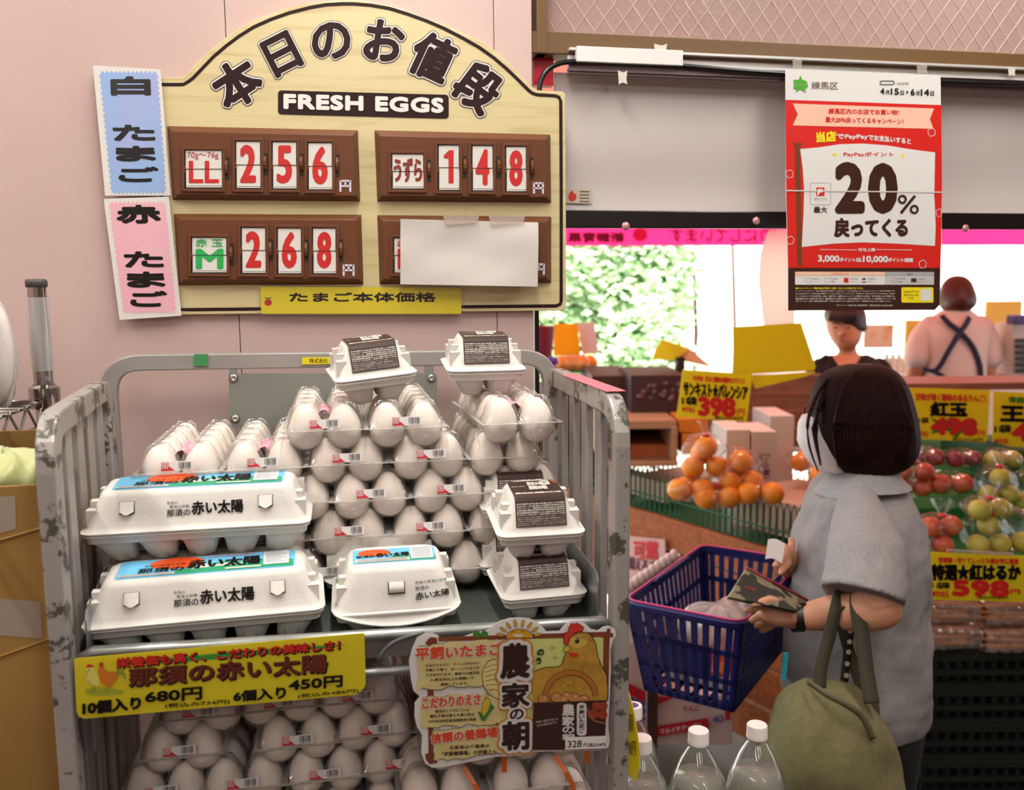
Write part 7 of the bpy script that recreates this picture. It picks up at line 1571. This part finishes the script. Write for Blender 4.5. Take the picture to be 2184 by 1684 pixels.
tt.part(ringloft([(1484, 1790, 1868, .02), (1500, 1800, 1872, .035), (1540, 1815, 1872, .04)], 1.80, 20), 'inner_side', m_old, True)
# ---- staff member facing us in a black V-neck top
def face_details(P, F_, cx, cy, D, s, lookdown=True):
    """eyes, brows, nose, mouth on a face centred at px cx, cy with face width s px"""
    for sx in (-.24, .2):
        P.part(MB().ball(atD(cx+s*sx, cy-s*.02, D), s*.055/FPX*D, k=10, n=6, sc=(1.6, .6, .5)), 'eye', mat('eye_dark', '2a1512', .3), True, parent=F_)
        P.part(limb(MB(), [(cx+s*(sx-.12), cy-s*.15, D, s*.018), (cx+s*sx, cy-s*.18, D-.004, s*.024), (cx+s*(sx+.12), cy-s*.14, D, s*.015)], 6, n=3), 'eyebrow', mat('brow', '3a201a', .7), True, parent=F_)
    P.part(limb(MB(), [(cx-s*.10, cy+s*.40, D, s*.025), (cx-s*.02, cy+s*.39, D-.008, s*.045), (cx+s*.10, cy+s*.41, D, s*.025)], 8, n=3), 'mouth', mat('lips', 'b0483e', .4), True, parent=F_)
D1 = 4.55
P1 = At('person', 'short-haired staff woman in a black V-neck top looking down behind the signs', 'person', (atD(1800, 900, D1).x, atD(1800, 900, D1).y, 0)); c1 = V3(P1.b)
mb = MB(); hd_ = ringloft(rowi([(658, 1778, 1830, .06), (672, 1766, 1836, .085), (690, 1763, 1838, .095), (712, 1768, 1836, .092), (730, 1778, 1830, .08), (743, 1788, 1820, .05)]), D1, 24, 2.1); mb.add(hd_.v, hd_.f)
limb(mb, [(1806, 725, D1+.01, 18), (1808, 752, D1+.02, 19), (1810, 775, D1+.02, 24)]); mb.ball(atD(1793, 711, D1-.10), .016, k=10, n=8, sc=(.8, 1.1, 1.3)); mb.ball(atD(1836, 703, D1+.01), .022, k=8, n=6, sc=(.4, .9, 1.3))
co = ringloft(rowi([(755, 1786, 1832, .05), (772, 1768, 1850, .07), (800, 1745, 1880, .10), (860, 1735, 1890, .12), (1000, 1740, 1885, .12), (1100, 1735, 1890, .13)]), D1+.02, 20); mb.add(co.v, co.f)
for pts in ([(1750, 806, D1, 18), (1728, 850, D1-.05, 17), (1735, 900, D1-.15, 16), (1760, 915, D1-.3, 13), (1775, 915, D1-.36, 12)], [(1874, 806, D1, 18), (1895, 850, D1-.05, 17), (1880, 905, D1-.15, 16), (1850, 915, D1-.3, 13), (1835, 915, D1-.36, 12)]): limb(mb, pts)
for bx_, sg2 in ((1775, 1), (1835, -1)):
    for j in range(4): limb(mb, [(bx_, 911+3*j, D1-.37, 3.6), (bx_+sg2*10, 910+3*j, D1-.40, 3.4), (bx_+sg2*17, 912+3*j, D1-.42, 3)], 6, n=2)
    limb(mb, [(bx_, 908, D1-.36, 4), (bx_+sg2*6, 902, D1-.38, 3.6), (bx_+sg2*12, 900, D1-.39, 3.2)], 6, n=2)
for dx in (-.09, .09):
    limb(mb, [(c1.x+dx, c1.y, .82, .09), (c1.x+dx, c1.y, .45, .06), (c1.x+dx, c1.y, .08, .04)], world=True); limb(mb, [(c1.x+dx, c1.y+.03, .04, .038), (c1.x+dx, c1.y-.12, .03, .03)], world=True)
b1 = P1.part(mb, 'body', m_skin2, True); merge(b1, .008)
face_details(P1, b1, 1797, 700, D1-.095, 64)
mb = MB(); tp3 = ringloft(rowi([(758, 1768, 1852, .07), (768, 1752, 1868, .10), (785, 1738, 1886, .125), (810, 1728, 1896, .14), (870, 1734, 1892, .145), (960, 1738, 1888, .15), (1010, 1735, 1890, .15)]), D1+.02, 36, 2.5); mb.add(tp3.v, tp3.f)
for pts in ([(1752, 785, D1+.02, 24), (1736, 815, D1, 26), (1726, 848, D1-.03, 24), (1728, 868, D1-.06, 22)], [(1874, 785, D1+.02, 24), (1888, 815, D1, 26), (1898, 848, D1-.03, 24), (1892, 868, D1-.06, 22)]): limb(mb, pts)
limb(mb, [(1762, 762, D1+.0, 7), (1752, 775, D1, 12), (1748, 790, D1, 14)]); limb(mb, [(1848, 762, D1+.0, 7), (1862, 774, D1, 12), (1872, 790, D1, 14)])
P1.part(mb, 'black_top', mat('black_knit', '1a1416', .85), True)
vp = face_plane(1808, 775, D1-.135); P1.part(ppoly(MB(), vp, [(1778, 752), (1842, 752), (1826, 775), (1812, 800), (1806, 802), (1796, 786)], 0), 'neckline', m_skin2, parent=b1) if 0 else None
nk = MB().grid(lambda u, v: atD(1806+(u-.5)*64*(1-v)**.9, 757+46*v, D1-.06-.075*v-.02*math.sin(PI*u)), 8, 8); P1.part(nk, 'neckline_skin', m_skin2, True, parent=b1)
m_h1 = mat('dark_auburn_hair', '2a100c', .4, c2='3a1812', nscale=40, stretch=(5, 5, .6))
h1 = ringloft(rowi([(648, 1784, 1824, .05), (655, 1768, 1836, .09), (668, 1760, 1843, .112), (688, 1764, 1845, .108, .03), (710, 1778, 1845, .09, .06), (735, 1800, 1842, .06, .08)]), D1+.01, 32, 2.2)
hh1 = P1.part(h1, 'hair', m_h1, True)
for k in range(9): P1.part(limb(MB(), [(1782+5*k, 655, D1-.09, 5), (1772+6*k+(k*.6), 672, D1-.115, 5), (1769+6.6*k, 686-abs(k-3)*.6, D1-.112, 3)], 7, n=3), 'fringe_lock', m_h1, True, parent=hh1)
P1.part(MB().tube([(c1.x, c1.y, .05), (c1.x, c1.y, .5), (c1.x, c1.y, .95)], .17, k=18, scale=[.9, 1, 1]), 'long_skirt', mat('black_knit', '1a1416'), True)
# ---- staff member seen from behind with crossed straps
D2 = 5.0
P2 = At('person', 'staff woman seen from behind, white shirt with crossed navy apron straps', 'person', (atD(2035, 900, D2).x, atD(2035, 900, D2).y, 0)); c2_ = V3(P2.b)
mb = MB(); hd_ = ringloft(rowi([(596, 2022, 2060, .06), (615, 2012, 2070, .09), (645, 2012, 2070, .09), (665, 2022, 2062, .06)]), D2, 20, 2.1); mb.add(hd_.v, hd_.f); limb(mb, [(2042, 650, D2, 18), (2040, 670, D2, 19), (2038, 685, D2, 24)])
co = ringloft(rowi([(672, 2010, 2070, .06), (690, 1975, 2100, .09), (740, 1970, 2095, .11), (830, 1975, 2085, .11), (1000, 1970, 2095, .13)]), D2, 20); mb.add(co.v, co.f)
for pts in ([(1972, 710, D2, 20), (1955, 770, D2-.02, 18), (1948, 808, D2+.05, 15), (1958, 818, D2+.2, 13), (1975, 812, D2+.35, 12)], [(2100, 710, D2, 20), (2106, 770, D2-.02, 18), (2104, 815, D2+.05, 15), (2092, 820, D2+.2, 13), (2080, 812, D2+.35, 12)]): limb(mb, pts)
for bx_, sg2 in ((1977, 1), (2080, -1)):
    for j in range(5): limb(mb, [(bx_, 808+3*j, D2+.36, 3.4), (bx_+sg2*6, 807+3*j, D2+.42, 3.2), (bx_+sg2*8, 808+3*j, D2+.46, 2.8)], 6, n=2)
for dx in (-.09, .09):
    limb(mb, [(c2_.x+dx, c2_.y, .82, .09), (c2_.x+dx, c2_.y, .45, .06), (c2_.x+dx, c2_.y, .08, .04)], world=True); limb(mb, [(c2_.x+dx, c2_.y-.03, .04, .038), (c2_.x+dx, c2_.y+.12, .03, .03)], world=True)
b2 = P2.part(mb, 'body', m_skin2, True); merge(b2, .008)
mb = MB(); sh2 = ringloft(rowi([(662, 2008, 2070, .07), (672, 1996, 2082, .085), (684, 1975, 2100, .11), (710, 1962, 2106, .13), (760, 1968, 2098, .14), (820, 1968, 2094, .14), (900, 1965, 2100, .15)]), D2, 36, 2.5, rib=lambda a, y: 1+.012*math.sin(5*a+y*.06)); mb.add(sh2.v, sh2.f)
for pts in ([(1985, 695, D2, 24), (1964, 730, D2, 27), (1955, 765, D2-.02, 25)], [(2090, 695, D2, 24), (2104, 730, D2, 27), (2110, 765, D2-.02, 25)]): limb(mb, pts)
P2.part(mb, 'white_shirt', mat('white_cotton', 'd8c2ba', .85, bump=.3, bscale=12), True)
m_nv = mat('navy_strap', '1c1c3a', .8)
def strap2(pts, w_=.014):
    path = [atD(x, y, D2-dd) for x, y, dd in cat(pts, 5)]; return P2.part(MB().sweep(path, [(-w_, -.003), (w_, -.003), (w_, .003), (-w_, .003)], up=-FH), 'apron_strap', m_nv, True)
strap2([(2008, 672, .095), (2025, 690, .13), (2048, 708, .15), (2075, 740, .15), (2090, 780, .145), (2092, 815, .14)]); strap2([(2068, 676, .10), (2060, 692, .135), (2048, 708, .152), (2025, 745, .16), (2005, 780, .155), (1992, 792, .15)])
strap2([(1968, 788, .10), (1992, 792, .15), (2020, 808, .165), (2048, 820, .165), (2092, 810, .145)], .012)
P2.part(MB().ball(atD(2055, 816, D2-.17), .03, k=12, n=8, sc=(1.3, .5, 1)), 'strap_knot', m_nv, True)
P2.part(MB().tube([(c2_.x, c2_.y, .05), (c2_.x, c2_.y, .6), (c2_.x, c2_.y, 1.0)], .18, k=18, scale=[.95, 1, .9]), 'navy_apron', m_nv, True)
h2 = ringloft(rowi([(587, 2037, 2047, .01), (589, 2030, 2054, .04), (594, 2023, 2061, .065), (603, 2015, 2068, .085), (616, 2009, 2073, .10), (635, 2005, 2078, .112), (650, 2007, 2076, .105), (661, 2014, 2066, .085)], 4), D2, 40, 2.1, rib=lambda a, y: 1+.012*math.sin(19*a))
P2.part(h2, 'hair', mat('auburn_hair', '3c0f0a', .4, c2='521a10', nscale=40, stretch=(5, 5, .6)), True)
